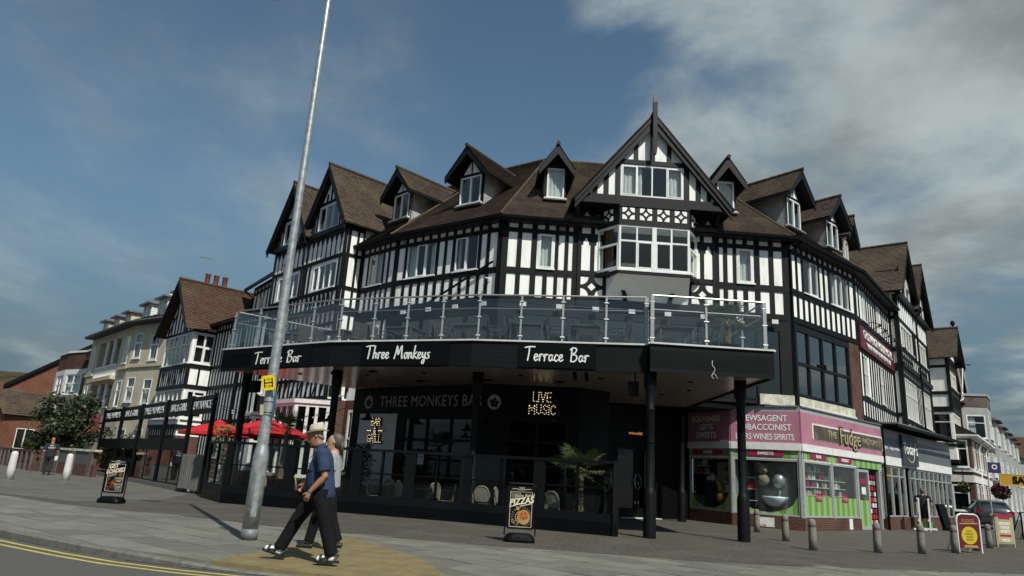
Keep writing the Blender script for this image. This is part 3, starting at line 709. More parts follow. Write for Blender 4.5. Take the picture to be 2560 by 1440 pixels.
# vents
for fr, k, f in ((fA2, 0, xa), (fA2, 10, xa), (fE, 1, xe)):
    mb = MB(); a, b = f(k) + .09, f(k + 1) - .09
    for i in range(6): mb.box(fr, a + (b - a) * (i + .15) / 6, a + (b - a) * (i + .6) / 6, 0, .02, ZB + .03, ZA - .03)
    for i in range(3): mb.box(fr, a, b, 0, .022, ZB + .05 + i * .07, ZB + .07 + i * .07)
    mb.build('air_vent', M_GREYREND, HOTEL)
# --- front wall: C, centre bay, D
front_holes = [(1.38, 2.02 - .05, ZD + .02, ZC + .02), (8.98 + .06, 9.66, ZD + .02, ZC + .02)]
frl = fFR.L
ow = (3.62, 7.48)                 # oriel opening in the front wall
wall('wall', fFR, 0, 2.88, 7.45, 10.75, front_holes[:1], M_PLASTER, HOTEL); wall('wall', fFR, 8.15, frl, 7.45, 10.75, front_holes[1:], M_PLASTER, HOTEL)
wall('wall', fFR, 2.88, 8.15, 7.45, 11.4, [(ow[0] + .1, ow[1] - .1, 8.75, 10.7)], M_PLASTER, HOTEL)
stC = [(0, 0.20), (0.50 + .03, 0.80 + .02 - .05), (1.12, 1.40 - .02), (1.66, 1.80), (2.02 - .03, 2.17 - .02), (2.42, 2.55 - .01), (2.72, 3.02 - .16)]
stC = [(0, 0.22), (0.60, 0.74), (1.09, 1.26), (1.62, 1.76), (2.04, 2.20), (2.52, 2.62)]
stC = [(0.0, .22), (.58, .75), (1.12, 1.32), (1.60, 1.76), (2.03, 2.15), (2.38, 2.52), (2.70, 2.88)]
stD = [(fFR.L - b, fFR.L - a) for a, b in stC]
studs(fFR, stC + stD, ZF, 10.70, front_holes)
for a, b in ((0, 2.88), (8.15, frl)):
    rails(fFR, a, b, [(ZA, 10.80), (ZC, ZB), (ZE, ZD), (ZF - .22, ZF)], front_holes)
for h in front_holes:
    window(fFR, h[0], h[1], h[2], h[3], HOTEL, (1,), opener=(0,), curt=[(0.05, .95, M_CURT)], fw=.06)
room(fFR, .02, 2.8, ZF, 10.7, HOTEL); room(fFR, 8.2, frl - .02, ZF, 10.7, HOTEL)
for x in (2.17, 8.55):
    mb = MB()
    for i in range(6): mb.box(fFR, x + i * .035, x + i * .035 + .02, 0, .02, ZB + .03, ZA - .03)
    for i in range(4): mb.box(fFR, x, x + .2, 0, .022, ZB + .04 + i * .05, ZB + .055 + i * .05)
    mb.build('air_vent', M_GREYREND, HOTEL)
# centre bay: black boarded piers with pointed white infill panels
def pointed(fr, s0, s1, z0, z1, o, par=None, tip=None):
    m = (s0 + s1) / 2; w = s1 - s0; t = tip or w * .75
    pts = [(s0, z0), (s1, z0), (s1, z1 - t), (s1 - w * .17, z1 - t), (s1 - w * .20, z1 - t * .55), (m + w * .10, z1 - t * .28), (m + w * .05, z1),
           (m - w * .05, z1), (m - w * .10, z1 - t * .28), (s0 + w * .20, z1 - t * .55), (s0 + w * .17, z1 - t), (s0, z1 - t)]
    return MB().prism(fr, pts, o - .02, o).build('infill_panel', M_PLASTER, par or HOTEL)
def quatre(fr, s0, s1, z0, z1, o, par=None, name='quatrefoil_panel'):
    mb = MB(); w, h = s1 - s0, z1 - z0; c = ((s0 + s1) / 2, (z0 + z1) / 2); r = .40 * min(w, h); d = .20 * min(w, h)
    for cx_, cz_, a0 in ((s0, z0, 0), (s1, z0, pi / 2), (s1, z1, pi), (s0, z1, 3 * pi / 2)):
        mb.prism(fr, [(cx_, cz_)] + [(cx_ + r * cos(a0 + pi / 2 * t / 6), cz_ + r * sin(a0 + pi / 2 * t / 6)) for t in range(7)], o - .015, o)
    mb.prism(fr, [(c[0] - d, c[1]), (c[0], c[1] - d), (c[0] + d, c[1]), (c[0], c[1] + d)], o - .015, o)
    return mb.build(name, M_PLASTER, par or HOTEL)
for a, b in ((2.88, 3.98), (7.10, 8.15)):
    MB().box(fFR, a, b, 0, .06, 7.48, 11.42).build('boarding', M_TIMB2, HOTEL)
    m0 = a + .14; pw = .33; gp = .17
    for k in range(2):
        x = m0 + k * (pw + gp)
        pointed(fFR, x, x + pw, 10.34, 11.12 + .1, .075); pointed(fFR, x, x + pw, 8.86, 10.16, .075, tip=.30)
    quatre(fFR, m0, m0 + pw * 2 + gp, 7.86, 8.60, .075)
    for z in (10.24, 8.72, 7.72): piece('timber', fFR, a, b, .06, .075, z - .05, z + .05, M_TIMB2, HOTEL)
    for x in (a, b - .10): piece('timber', fFR, x, x + .10, .06, .085, 7.5, 11.4, M_TIMB2, HOTEL)
# small black brackets under the jetty
for x in (2.78, 8.16):
    MB().prism(fFR.shift(x, 0, -pi / 2), [(0, 10.5), (.10, 10.5), (.55, 11.25), (.55, 11.4), (0, 11.4)], -.07, .07).build('jetty_bracket', M_TIMB2, HOTEL)
# --- oriel
od = .92; oa, ob = 4.28, 6.92; wa, wb = 3.62, 7.48
P_ = lambda s_, o_: (fFR.P(s_, o_, 0).x, fFR.P(s_, o_, 0).y)
fOL, fOF, fOR = Fr(P_(wa, 0.06), P_(oa, od)), Fr(P_(oa, od), P_(ob, od)), Fr(P_(ob, od), P_(wb, 0.06))
for fr in (fOL, fOF, fOR):
    MB().box(fr, 0, fr.L, -.12, 0, 10.52, 11.32).build('oriel_board', M_TIMB2, HOTEL)
    piece('timber', fr, -.02, fr.L + .02, 0, .03, 10.50, 10.66, M_TIMB2, HOTEL); piece('timber', fr, -.02, fr.L + .02, 0, .03, 11.22, 11.34, M_TIMB2, HOTEL)
    piece('timber', fr, -.04, fr.L + .04, -.1, .06, 8.60, 8.76, M_TIMB2, HOTEL)
n4 = fOF.L / 4
for k in range(4): quatre(fOF, n4 * k + .10, n4 * (k + 1) - .10, 10.71, 11.17, .018)
for fr in (fOL, fOR): quatre(fr, fr.L / 2 - .22, fr.L / 2 + .22, 10.71, 11.17, .018)
window(fOF, 0.0, fOF.L, 8.78, 10.50, HOTEL, (1, 1, .16, 1, 1), rows=[(.64,), (.64,), (), (.64,), (.64,)], fw=.07, mull=.06, opener=((1, 0), (3, 0)), sill=False, o=-.05)
piece('boarding', fOF, fOF.L / 2 - .08, fOF.L / 2 + .08, -.06, .005, 8.82, 10.46, M_UPVC, HOTEL)
window(fOL, 0.0, fOL.L, 8.78, 10.50, HOTEL, (1,), rows=[(.58,)], fw=.07, opener=((0, 0),), sill=False, o=-.05, curt=[(.1, .6, M_CURTD)])
window(fOR, 0.0, fOR.L, 8.78, 10.50, HOTEL, (1,), rows=[(.58,)], fw=.07, opener=((0, 0),), sill=False, o=-.05)
mb = MB(); pl = [P_(wa, .07), P_(oa - .06, od + .08), P_(ob + .06, od + .08), P_(wb, .07)]
mb.slab(pl, 8.70, 8.765); mb.build('oriel_sill', M_UPVC, HOTEL)
mb = MB(); pl = [P_(wa, .03), P_(oa, od), P_(ob, od), P_(wb, .03)]; mb.slab(pl, 10.495, 10.52); mb.build('oriel_head', M_UPVC, HOTEL)
room(fFR, wa + .12, wb - .12, 8.7, 10.6, HOTEL, o=-.05, depth=1.6)
MB().box(fFR, 4.5, 5.2, -.6, -.2, 8.7, 9.35).build('cabinet', M_CREAM, HOTEL); MB().box(fFR, 5.9, 6.8, -.7, -.3, 8.7, 9.25).build('cabinet', M_GREYREND, HOTEL)
mb = MB(); N = 8                     # coved plaster under the oriel
for i in range(N):
    t0, t1 = i / N, (i + 1) / N
    def ring(t):
        k = 1 - cos(t * pi / 2); z = 7.86 + .74 * sin(t * pi / 2) ** 1.0 * (t ** .3)
        z = 7.80 + .80 * t
        k = t ** 1.7
        pts = [(3.98, .062), (wa + .36 + (oa - wa - .36) * k * .9, .06 + (od - .1) * k), (wb - .36 + (ob - wb + .36) * k * .9, .06 + (od - .1) * k), (7.10, .062)]
        return [fFR.P(a, b, z) for a, b in pts]
    a, b = ring(t0), ring(t1)
    for j in range(3): mb.face([a[j], a[j + 1], b[j + 1], b[j]])
mb.build('oriel_cove', M_COVE, HOTEL, smooth=True)
for x, sg in ((3.98, 1), (7.10, -1)):
    mb = MB(); ribbon(mb, fFR, [(x + sg * (.10 + .62 * (1 - (t / 8) ** 2)), 7.80 + .82 * t / 8) for t in range(9)], .13, .06, .26); mb.build('curved_brace', M_TIMB2, HOTEL)
piece('timber', fFR, 2.88, 8.15, 0, .10, 7.50, 7.78, M_TIMB2, HOTEL)
# --- centre gable
gs, gw, gz0, gz1, go = 5.55, 2.95, 11.38, 15.05, .98
GWO = .74
MB().box(fFR, gs - 2.72, gs + 2.72, -.3, go - .06, 11.30, 11.42).build('jetty_soffit', M_TIMB2, HOTEL)
piece('timber', fFR, gs - 2.72, gs + 2.72, GWO + .002, go - .06, 11.42, 11.50, M_TIMB2, HOTEL)
piece('timber', fFR, gs - 2.6, gs + 2.6, GWO, GWO + .12, 11.50, 11.68, M_TIMB2, HOTEL)
gh = (gs - 1.22, gs + 1.20, 11.72, 13.02)
gable_wall('gable_wall', fFR, gs - 2.66, gs + 2.66, 11.42, gs, 14.72, gh, M_PLASTER, HOTEL, o=GWO)
window(fFR, *gh, HOTEL, (1, 1, 1, 1), opener=(0, 3), o=GWO - .03, curt=[(.02, .24, M_CURT), (.27, .36, M_CURT), (.76, .98, M_CURT)], fw=.06)
room(fFR, gs - 1.5, gs + 1.5, 11.5, 13.3, HOTEL, o=GWO - .15)
piece('timber', fFR, gs - 1.4, gs + 1.4, GWO, GWO + .05, 13.04, 13.22, M_TIMB2, HOTEL)
for a, b, z0, z1 in ((gs - 1.42, gs - 1.24, 11.68, 13.06), (gs + 1.22, gs + 1.42, 11.68, 13.06), (gs - 1.86, gs - 1.68, 11.68, 12.6), (gs + 1.68, gs + 1.86, 11.68, 12.6), (gs - 2.26, gs - 2.10, 11.68, 12.15), (gs + 2.10, gs + 2.26, 11.68, 12.15),
                    (gs - .09, gs + .09, 13.2, 14.6), (gs - .72, gs - .56, 13.2, 13.95), (gs + .56, gs + .72, 13.2, 13.95)):
    piece('timber', fFR, a, b, GWO, GWO + .04, z0, z1, M_TIMB2, HOTEL)
def barge(fr, sm, w, z0, z1, o0, o1, width, par, m=M_TIMB2, name='bargeboard'):
    for sg in (-1, 1):
        a = (sm + sg * w, z0); b = (sm, z1)
        d = Vector((b[0] - a[0], b[1] - a[1])).normalized(); dn = width / abs(d.x)
        poly = [(a[0], a[1]), (b[0], b[1]), (b[0], b[1] - dn), (a[0], a[1] - dn * .75)]
        if sg < 0: poly = [poly[0], poly[3], poly[2], poly[1]]
        else: poly = [poly[0], poly[1], poly[2], poly[3]]
        MB().prism(fr, poly, o0, o1).build(name, m, par)
        w2 = width * .35; dn2 = w2 / abs(d.x)
        poly = [(a[0], a[1] + .01), (b[0], b[1] + .01), (b[0], b[1] - dn2), (a[0], a[1] - dn2)]
        if sg < 0: poly = [poly[0], poly[3], poly[2], poly[1]]
        MB().prism(fr, poly, o1 + .001, o1 + .05).build('barge_moulding', m, par)
barge(fFR, gs, gw + .02, gz0 - .02, gz1, go - .06, go, .30, HOTEL)
piece('finial', fFR, gs - .085, gs + .085, go + .052, go + .18, 13.75, 15.55, M_TIMB2, HOTEL)
MB().prism(fFR, [(gs - .05, 13.35), (gs + .05, 13.35), (gs + .1, 13.75), (gs - .1, 13.75)], go + .06, go + .18).build('finial_drop', M_TIMB2, HOTEL)
mb = MB(); mb.box(fFR, gs - .085, gs + .085, go + .065, go + .185, 15.55, 15.62); mb.prism(fFR, [(gs - .085, 15.62), (gs + .085, 15.62), (gs + .05, 15.90), (gs - .05, 15.90)], go + .07, go + .18); mb.build('finial_tip', M_GREYCONC, HOTEL)
def gable_roof(fr, sm, w, z0, z1, oF, oB, par, m=M_TILE, ridge_m=None):
    mb = MB()
    roof_slope(mb, fr.P(sm - w, oB, z0), fr.P(sm - w, oF, z0), fr.P(sm, oB, z1), fr.P(sm, oF, z1))
    roof_slope(mb, fr.P(sm + w, oF, z0), fr.P(sm + w, oB, z0), fr.P(sm, oF, z1), fr.P(sm, oB, z1))
    # underside
    mb.face([fr.P(sm - w, oF, z0 - .05), fr.P(sm - w, oB, z0 - .05), fr.P(sm, oB, z1 - .05), fr.P(sm, oF, z1 - .05)])
    mb.face([fr.P(sm + w, oB, z0 - .05), fr.P(sm + w, oF, z0 - .05), fr.P(sm, oF, z1 - .05), fr.P(sm, oB, z1 - .05)])
    for sg in (-1, 1):
        mb.face([fr.P(sm + sg * w, oF, z0 - .05), fr.P(sm, oF, z1 - .05), fr.P(sm, oF, z1 + .02), fr.P(sm + sg * w, oF, z0 + .02)])
    r = mb.build('roof', m, par); rb = MB(); ridge(rb, fr.P(sm, oF + .02, z1 + .03), fr.P(sm, oB, z1 + .03)); rb.build('ridge_tiles', m, r if par is HOTEL else par)
    return r
gable_roof(fFR, gs, gw + .12, gz0, gz1 + .12, go + .03, -6.0, HOTEL)
# tile verge: dark ragged edge along the barge
# --- main roofs (eaves 0.45 out, ridge 5.9 in)
EO, RI, ZEAVE, SLP = .45, 5.6, 10.72, .86
def isect(f, df, g, dg):
    p, q = f.A + f.n * df, g.A + g.n * dg; d, e = f.e, g.e
    den = d.x * e.y - d.y * e.x; t = ((q.x - p.x) * e.y - (q.y - p.y) * e.x) / den
    return p + d * t
ZR = ZEAVE + SLP * (EO + RI)
chain = [fA1, fA2, fFR, fE, fF]
ev = [fA1.P(0, EO, 0).xy - fA1.e * .2] + [isect(chain[i], EO, chain[i + 1], EO) for i in range(4)] + [fF.P(fF.L, EO, 0).xy + fF.e * .1]
rv = [fA1.P(0, -RI, 0).xy - fA1.e * 3] + [isect(chain[i], -RI, chain[i + 1], -RI) for i in range(4)] + [fF.P(fF.L, -RI, 0).xy + fF.e * 0.0]
V3 = lambda p, z: Vector((p.x, p.y, z))
rb = MB(); hip = MB()
for i, f in enumerate(chain):
    mb = MB()
    roof_slope(mb, V3(ev[i], ZEAVE), V3(ev[i + 1], ZEAVE), V3(rv[i], ZR), V3(rv[i + 1], ZR))
    mb.build('roof', M_TILE, HOTEL)
    ridge(rb, V3(rv[i], ZR + .03), V3(rv[i + 1], ZR + .03), .10)
    if i: hip = MB(); ridge(hip, V3(ev[i], ZEAVE + .03), V3(rv[i], ZR + .03), .055, .22); hip.build('hip_tiles', M_TILE, HOTEL)
    # eaves: soffit, fascia and gutter
    a, b = ev[i], ev[i + 1]; fe = Fr(a, b)
    MB().box(fe, 0, fe.L, -EO - .05, -.02, ZEAVE - .16, ZEAVE - .10).build('eaves_soffit', M_TIMB2, HOTEL)
    MB().box(fe, 0, fe.L, -.05, -.018, ZEAVE - .17, ZEAVE - .02).build('eaves_fascia', M_TIMB2, HOTEL)
    mb = MB(); pr = [(-.015, ZEAVE - .01), (-.02, ZEAVE - .09), (.03, ZEAVE - .12), (.085, ZEAVE - .10), (.10, ZEAVE - .01)]
    for j in range(4): mb.face([fe.P(-.02, *pr[j]), fe.P(fe.L + .02, *pr[j]), fe.P(fe.L + .02, *pr[j + 1]), fe.P(-.02, *pr[j + 1])])
    mb.face([fe.P(-.02, *pr[4]), fe.P(fe.L + .02, *pr[4]), fe.P(fe.L + .02, *pr[0]), fe.P(-.02, *pr[0])])
    mb.build('gutter', M_BLACK, HOTEL)
rb.build('ridge_tiles', M_TILE, HOTEL)
# back slopes so the roof is a solid thing from elsewhere too
mb = MB()
for i in range(5): mb.face([V3(rv[i], ZR), V3(rv[i + 1], ZR), V3(rv[i + 1], 9), V3(rv[i], 9)])
mb.build('back_wall', M_BRICK, HOTEL)
# --- dormers
def dormer(fr, sm, w, z0, z1, za, o, wins, depth, ov=.42, eave=None, par=HOTEL, name='dormer', panes=2, lace=False):
    """window face at o (negative = back from wall); w half width of face, ov roof overhang"""
    mb = MB(); hole = (sm - w + .07, sm + w - .07, z0 + .02, z1)
    mb.quadf(fr, [(sm - w, o, z0 - .3), (sm + w, o, z0 - .3), (sm + w, o, z0), (sm - w, o, z0)])
    for a, b in ((sm - w, sm - w + .07), (sm + w - .07, sm + w)): mb.box(fr, a, b, o - .12, o + .02, z0 - .2, z1 + .1)
    mb.quadf(fr, [(sm - w, o, z1), (sm + w, o, z1), (sm, o, za - .35)])
    d = mb.build(name, M_TIMB2, par)
    for sg in (-1, 1):
        m2 = MB(); x = sm + sg * w
        pts = [(x, o, z0 - .3), (x, o - depth, z0 - .3), (x, o - depth, z1 + .15), (x, o, z1 + .15)]
        if sg > 0: m2.quadf(fr, pts)
        else: m2.quadf(fr, list(reversed(pts)))
        m2.build('cheek', M_GREYREND, d)
    we = w + ov; ze = z1 - .04 if eave is None else eave
    mb = MB()
    roof_slope(mb, fr.P(sm - we, o - depth, ze), fr.P(sm - we, o + .5, ze), fr.P(sm, o - depth, za), fr.P(sm, o + .5, za))
    roof_slope(mb, fr.P(sm + we, o + .5, ze), fr.P(sm + we, o - depth, ze), fr.P(sm, o + .5, za), fr.P(sm, o - depth, za))
    mb.build('dormer_roof', M_TILE, d)
    mb = MB()
    for sg in (-1, 1):
        pts = [fr.P(sm + sg * we, o + .46, ze - .06), fr.P(sm + sg * we, o - depth, ze - .06), fr.P(sm, o - depth, za - .06), fr.P(sm, o + .46, za - .06)]
        mb.face(pts)
        mb.box(fr, sm + sg * we - .04, sm + sg * we + .04, o - depth, o + .46, ze - .14, ze - .02)
    mb.build('dormer_eaves', M_TIMB2, d)
    rb = MB(); ridge(rb, fr.P(sm, o + .54, za + .03), fr.P(sm, o - depth, za + .03), .085); rb.build('dormer_ridge', M_TILE, d)
    for sg in (-1, 1):
        a, b = (sm + sg * we, ze), (sm, za); dv = Vector((b[0] - a[0], b[1] - a[1])).normalized(); dn = .24 / abs(dv.x)
        poly = [a, b, (b[0], b[1] - dn), (a[0], a[1] - dn * .7)]
        if sg < 0: poly = [poly[0], poly[3], poly[2], poly[1]]
        MB().prism(fr, poly, o + .40, o + .47).build('bargeboard', M_TIMB2, d)
    # gablet white infill
    if w > .45:
        for sg in (-1, 1):
            poly = [(sm + sg * .04, z1 + .14), (sm + sg * (w * .68), z1 + .14), (sm + sg * .04, za - .55)]
            if sg < 0: poly = poly[::-1]
            MB().prism(fr, poly, o, o + .015).build('infill_panel', M_PLASTER, d)
    fw = .06; mb = MB(); a, b = hole[0], hole[1]
    mb.box(fr, a, a + fw, o - .06, o + .03, z0, z1); mb.box(fr, b - fw, b, o - .06, o + .03, z0, z1)
    mb.box(fr, a + fw, b - fw, o - .06, o + .028, z0, z0 + fw); mb.box(fr, a + fw, b - fw, o - .06, o + .028, z1 - fw, z1)
    for k in range(1, panes): x = a + (b - a) * k / panes; mb.box(fr, x - .045, x + .045, o - .06, o + .027, z0 + fw, z1 - fw)
    mb.box(fr, a - .1, b + .1, o - .02, o + .12, z0 - .07, z0 - .005)
    mb.build('window_frame', M_UPVC, d)
    for k in range(panes):
        x0 = a + (b - a) * k / panes + .05; x1 = a + (b - a) * (k + 1) / panes - .05
        piece('pane', fr, x0, x1, o - .02, o - .01, z0 + fw - .005, z1 - fw + .005, M_GLASS, d)
        if lace: curtain(fr, x0, x1, z0 + .05, z1 - .05, o - .1, M_CURT, d)
    m2 = MB(); m2.quadf(fr, [(sm - w + .03, o - .9, z0 - .2), (sm + w - .03, o - .9, z0 - .2), (sm + w - .03, o - .9, z1 + .1), (sm - w + .03, o - .9, z1 + .1)]); m2.build('interior', M_ROOM, d)
    mb = MB(); mb.box(fr, sm - w - .06, sm + w + .06, o - .02, o + .2, z0 - .13, z0 - .075); mb.build('lead_apron', M_LEAD, d)
    return d
dormer(fFR, 2.02, .42, 12.12, 13.42, 14.30, -1.0, 0, 2.6, ov=.30, eave=13.22, panes=1, lace=True)
dormer(fFR, frl - 2.02, .42, 12.12, 13.42, 14.30, -1.0, 0, 2.6, ov=.30, eave=13.22, panes=1, lace=True)
dormer(fA2, 3.02, .62, 12.08, 13.32, 14.55, -.9, 0, 3.6, ov=.46, eave=13.30)
dormer(fA1, 1.28, .62, 12.15, 13.36, 14.50, -.9, 0, 3.4, ov=.46, eave=13.22)
dormer(fE, 2.38, .62, 12.08, 13.34, 14.62, -.9, 0, 3.6, ov=.48, eave=13.36)
dormer(fE, 5.85, .62, 12.08, 13.30, 14.50, -.9, 0, 3.6, ov=.46, eave=13.25)
dormer(fF, 3.0, .62, 12.08, 13.30, 14.45, -.9, 0, 3.4, ov=.46, eave=13.2)
# --- downpipes
def pipe(pts, r, m, par, name='downpipe'): return MB().tube(pts, r, 8).build(name, m, par)
pipe([fA2.P(fA2.L - .55, .50, 10.60), fA2.P(fA2.L - .55, .42, 10.45), fA2.P(fA2.L - .12, .08, 10.15), fA2.P(fA2.L - .10, .08, 7.5)], .045, M_BLACK, HOTEL)
pipe([fE.P(.30, .50, 10.62), fE.P(.26, .42, 10.5), fE.P(.06, .09, 10.25), fE.P(.05, .09, 7.5)], .045, M_BLACK, HOTEL)
pipe([fA2.P(fA2.L - .3, .12, 9.0), fA2.P(1.9, .2, 7.5)], .045, M_BLACK, HOTEL, 'stay_rod')
# white stub bracket
MB().tube([fA2.P(fA2.L - .45, .03, 8.35), fA2.P(fA2.L - .45, .3, 8.33)], .03, 6).build('wall_bracket', M_UPVC, HOTEL)
# ============================================================ MAIN BUILDING: wings and lower walls
def gwing(fr, S0, n, gwid, par, zE=11.72, zA=14.62, mirror=False, low=True):
    for g in range(n):
        a = S0 + g * gwid; b = a + gwid; m = (a + b) / 2
        ww = (a + .78, b - .78, 11.74, 13.02)
        gable_wall('gable_wall', fr, a - .02, b + .02, 11.55, m, zA - .15, ww, M_PLASTER, par, o=.10)
        window(fr, *ww, par, (1, 1, 1), opener=(0,), o=.07, fw=.06)
        room(fr, a + .74, b - .74, 11.7, 13.04, par, o=-.05, depth=.9)
        piece('timber', fr, a, b, .05, .24, 11.46, 11.68, M_TIMB2, par)
        piece('timber', fr, a + .62, b - .62, .10, .14, 13.04, 13.18, M_TIMBER, par)
        for x, z1 in ((.22, 12.1), (.42, 12.5), (.66, 13.0)):
            for xx in (a + x, b - x - .10): piece('timber', fr, xx, xx + .11, .10, .135, 11.68, z1, M_TIMBER, par)
        for x in (m - .06, m - .40, m + .30): piece('timber', fr, x, x + .11, .10, .135, 13.15, 13.55 if abs(x - m) > .2 else 14.2, M_TIMBER, par)
        barge(fr, m, gwid / 2 + .28, 11.62, zA + .2, .36, .42, .24, par)
        gable_roof(fr, m, gwid / 2 + .36, 11.62, zA + .30, .45, -5.2, par)
    A, B = S0, S0 + n * gwid
    hs, wn_ = [], []
    for g in range(n):
        a = S0 + g * gwid
        hs.append((a + .72, a + gwid - .62, 8.86, 10.08)); 
    wall('wall', fr, A, B, 7.9, 11.5, hs, M_PLASTER, par); room(fr, A + .05, B - .05, 8.0, 11.4, par)
    MB().box(fr, A, B, .0, .02, 10.28, 11.46).build('boarding', M_TIMB2, par)
    for g in range(n):
        a = S0 + g * gwid; N = 8; p = (gwid - .12) / N
        for k in range(N): pointed(fr, a + .06 + k * p + p * .16, a + .06 + (k + 1) * p - p * .16, 10.38, 11.34, .035, par, tip=.26)
        h = hs[g]
        window(fr, *h, par, (1, 1, 1, 1), opener=(0,), fw=.055)
        for x in (a + .02, a + .36, a + gwid - .52, a + gwid - .26, a + gwid - .06): piece('timber', fr, x, x + .12, 0, PT, 8.8, 10.3, M_TIMBER, par)
        # zigzag braces under the sill
        N = 9; p = gwid / N
        for k in range(N):
            x = a + k * p
            piece('timber', fr, x, x + .10, 0, PT, 7.95, 8.66, M_TIMBER, par)
            if 1 <= k < 7:
                bar('brace', fr, (x + .1, 8.62), (x + p * .6, 8.30), .07, 0, PT - .004, M_TIMBER, par); bar('brace', fr, (x + p * .6, 8.30), (x + .1, 7.98), .07, 0, PT - .006, M_TIMBER, par)
    rails(fr, A, B, [(10.20, 10.34), (8.66, 8.84)], hs, par=par)
    piece('timber', fr, A, B, 0, .16, 7.74, 7.98, M_TIMB2, par)
    for x in (A, B - .18): piece('timber', fr, x, x + .18, 0, .07, 2.6, 11.5, M_TIMB2, par)
gwl = fGL.L / 2
gwing(fGL, 0.0, 2, gwl, HOTEL)
# first floor of the left wing (seen through the balustrade) and the braced row over the ground floor
hs = [(.55, 2.6, 5.5, 7.0), (gwl + .7, gwl + 2.9, 5.5, 7.0)]
wall('wall', fGL, 0, fGL.L, 3.9, 7.9, hs, M_PLASTER, HOTEL); room(fGL, .05, fGL.L - .05, 4.8, 7.6, HOTEL)
for h in hs: window(fGL, *h, HOTEL, (1, 1, 1, 1), rows=[(.6,)] * 4, opener=((1, 0),))
for k in range(17):
    x = .1 + k * fGL.L / 17; studs(fGL, [(x, x + .11)], 3.95, 7.7, hs)
rails(fGL, 0, fGL.L, [(7.1, 7.24), (5.2, 5.36), (4.72, 4.86), (3.80, 4.02)], hs)
for k in range(10):
    x = .25 + k * fGL.L / 10.4; bar('brace', fGL, (x, 4.02), (x + .3, 4.75), .09, 0, PT - .006, M_TIMBER, HOTEL)
# white mullioned ground-floor bays of the left wing
def mull_bay(s0, s1, proj, z0, z1, cols):
    P2 = lambda s_, o_: fGL.P(s_, o_, 0).xy
    a, b, c, d = P2(s0, 0), P2(s0 + proj * .8, proj), P2(s1 - proj * .8, proj), P2(s1, 0)
    for f, n in ((Fr(a, b), 2), (Fr(b, c), cols), (Fr(c, d), 3)):
        window(f, 0, f.L, z0, z1, HOTEL, (1,) * n, rows=[(.52,)] * n, m=M_PAINT, fw=.13, mull=.12, sill=False, o=-.06, d=.16, glass=M_GLASSD)
        MB().box(f, -.02, f.L + .02, -.2, .08, z1, z1 + .16).build('bay_cornice', M_PAINT, HOTEL)
        MB().box(f, -.02, f.L + .02, -.2, .02, 0, z0).build('bay_plinth', M_BRICK, HOTEL)
    MB().slab([tuple(p) for p in (a, b, c, d)], z1 + .1, z1 + .2).build('bay_roof', M_LEAD, HOTEL)
mull_bay(.4, 2.6, .8, .75, 3.2, 3); mull_bay(fGL.L - 3.3, fGL.L + .3, 1.1, .65, 3.62, 3)
wall('wall', fGL, 0, fGL.L, 0, 3.9, [(.6, 2.4, .8, 3.1), (fGL.L - 3.1, fGL.L - .2, .7, 3.5)], M_BRICK, HOTEL); room(fGL, .1, fGL.L - .1, .05, 3.8, HOTEL)
wall('wall', fRL, 0, fRL.L, 0, 3.9, [], M_BRICK, HOTEL)
wall('wall', fA1, 0, fA1.L, 0, 3.9, [(.3, 1.3, .9, 3.5)], M_BRICK, HOTEL); window(fA1, .3, 1.3, .9, 3.5, HOTEL, (1, 1, 1), rows=[(.55,)] * 3, m=M_PAINT, fw=.12, mull=.10, glass=M_GLASSD); room(fA1, .05, fA1.L - .05, .1, 3.8, HOTEL)
# lower setback wall beyond the left wing
fW1 = Fr((-15.3, 38.9), GE, -.6); 
hs = [(1.3, 2.1, 8.6, 10.0)]
wall('wall', fW1, 0, fW1.L + .5, 2.6, 10.75, hs, M_PLASTER, HOTEL); room(fW1, .05, fW1.L, 8, 10.6, HOTEL); window(fW1, *hs[0], HOTEL, (1, 1))
for k in range(9): x = k * fW1.L / 8; studs(fW1, [(x - .06, x + .06)], 2.7, 10.7, hs)
rails(fW1, 0, fW1.L + .3, [(10.3, 10.42), (10.65, 10.8), (8.3, 8.5), (7.4, 7.6)], hs)
mb = MB(); roof_slope(mb, fW1.P(-.4, .5, 10.72), fW1.P(fW1.L + 1.5, .5, 10.72), fW1.P(1.5, -3.2, 13.6), fW1.P(fW1.L + 1.5, -3.2, 13.6)); mb.build('roof', M_TILE, HOTEL)
MB().box(fW1, -.4, fW1.L + .6, .42, .52, 10.56, 10.74).build('gutter', M_BLACK, HOTEL)
pipe([fW1.P(-.2, .48, 10.6), fW1.P(-.1, .3, 10.4), fW1.P(.05, .08, 10.2), fW1.P(.05, .08, 3)], .045, M_BLACK, HOTEL)
pipe([fGL.P(gwl, .5, 11.7), fGL.P(gwl, .3, 11.4), fGL.P(gwl, .22, 11.2), fGL.P(gwl, .22, 7.9)], .045, M_BLACK, HOTEL)
# left return wall
wall('wall', fRL, 0, fRL.L, 3.9, 11.6, [], M_PLASTER, HOTEL)
for x, w in ((0, .16), (fRL.L * .55, .10), (fRL.L - .1, .1)): studs(fRL, [(x, x + w)], 4.0, 11.5)
rails(fRL, 0, fRL.L, [(10.18, 10.32), (8.66, 8.82), (7.56, 7.9), (11.4, 11.6)])
mb = MB(); mb.quadf(fRL.shift(fRL.L, 0), [(0, 0, 10.5), (3.2, 0, 10.5), (3.2, 0, 11.6), (0, 0, 11.6)]); mb.build('cheek', M_GREYREND, HOTEL)
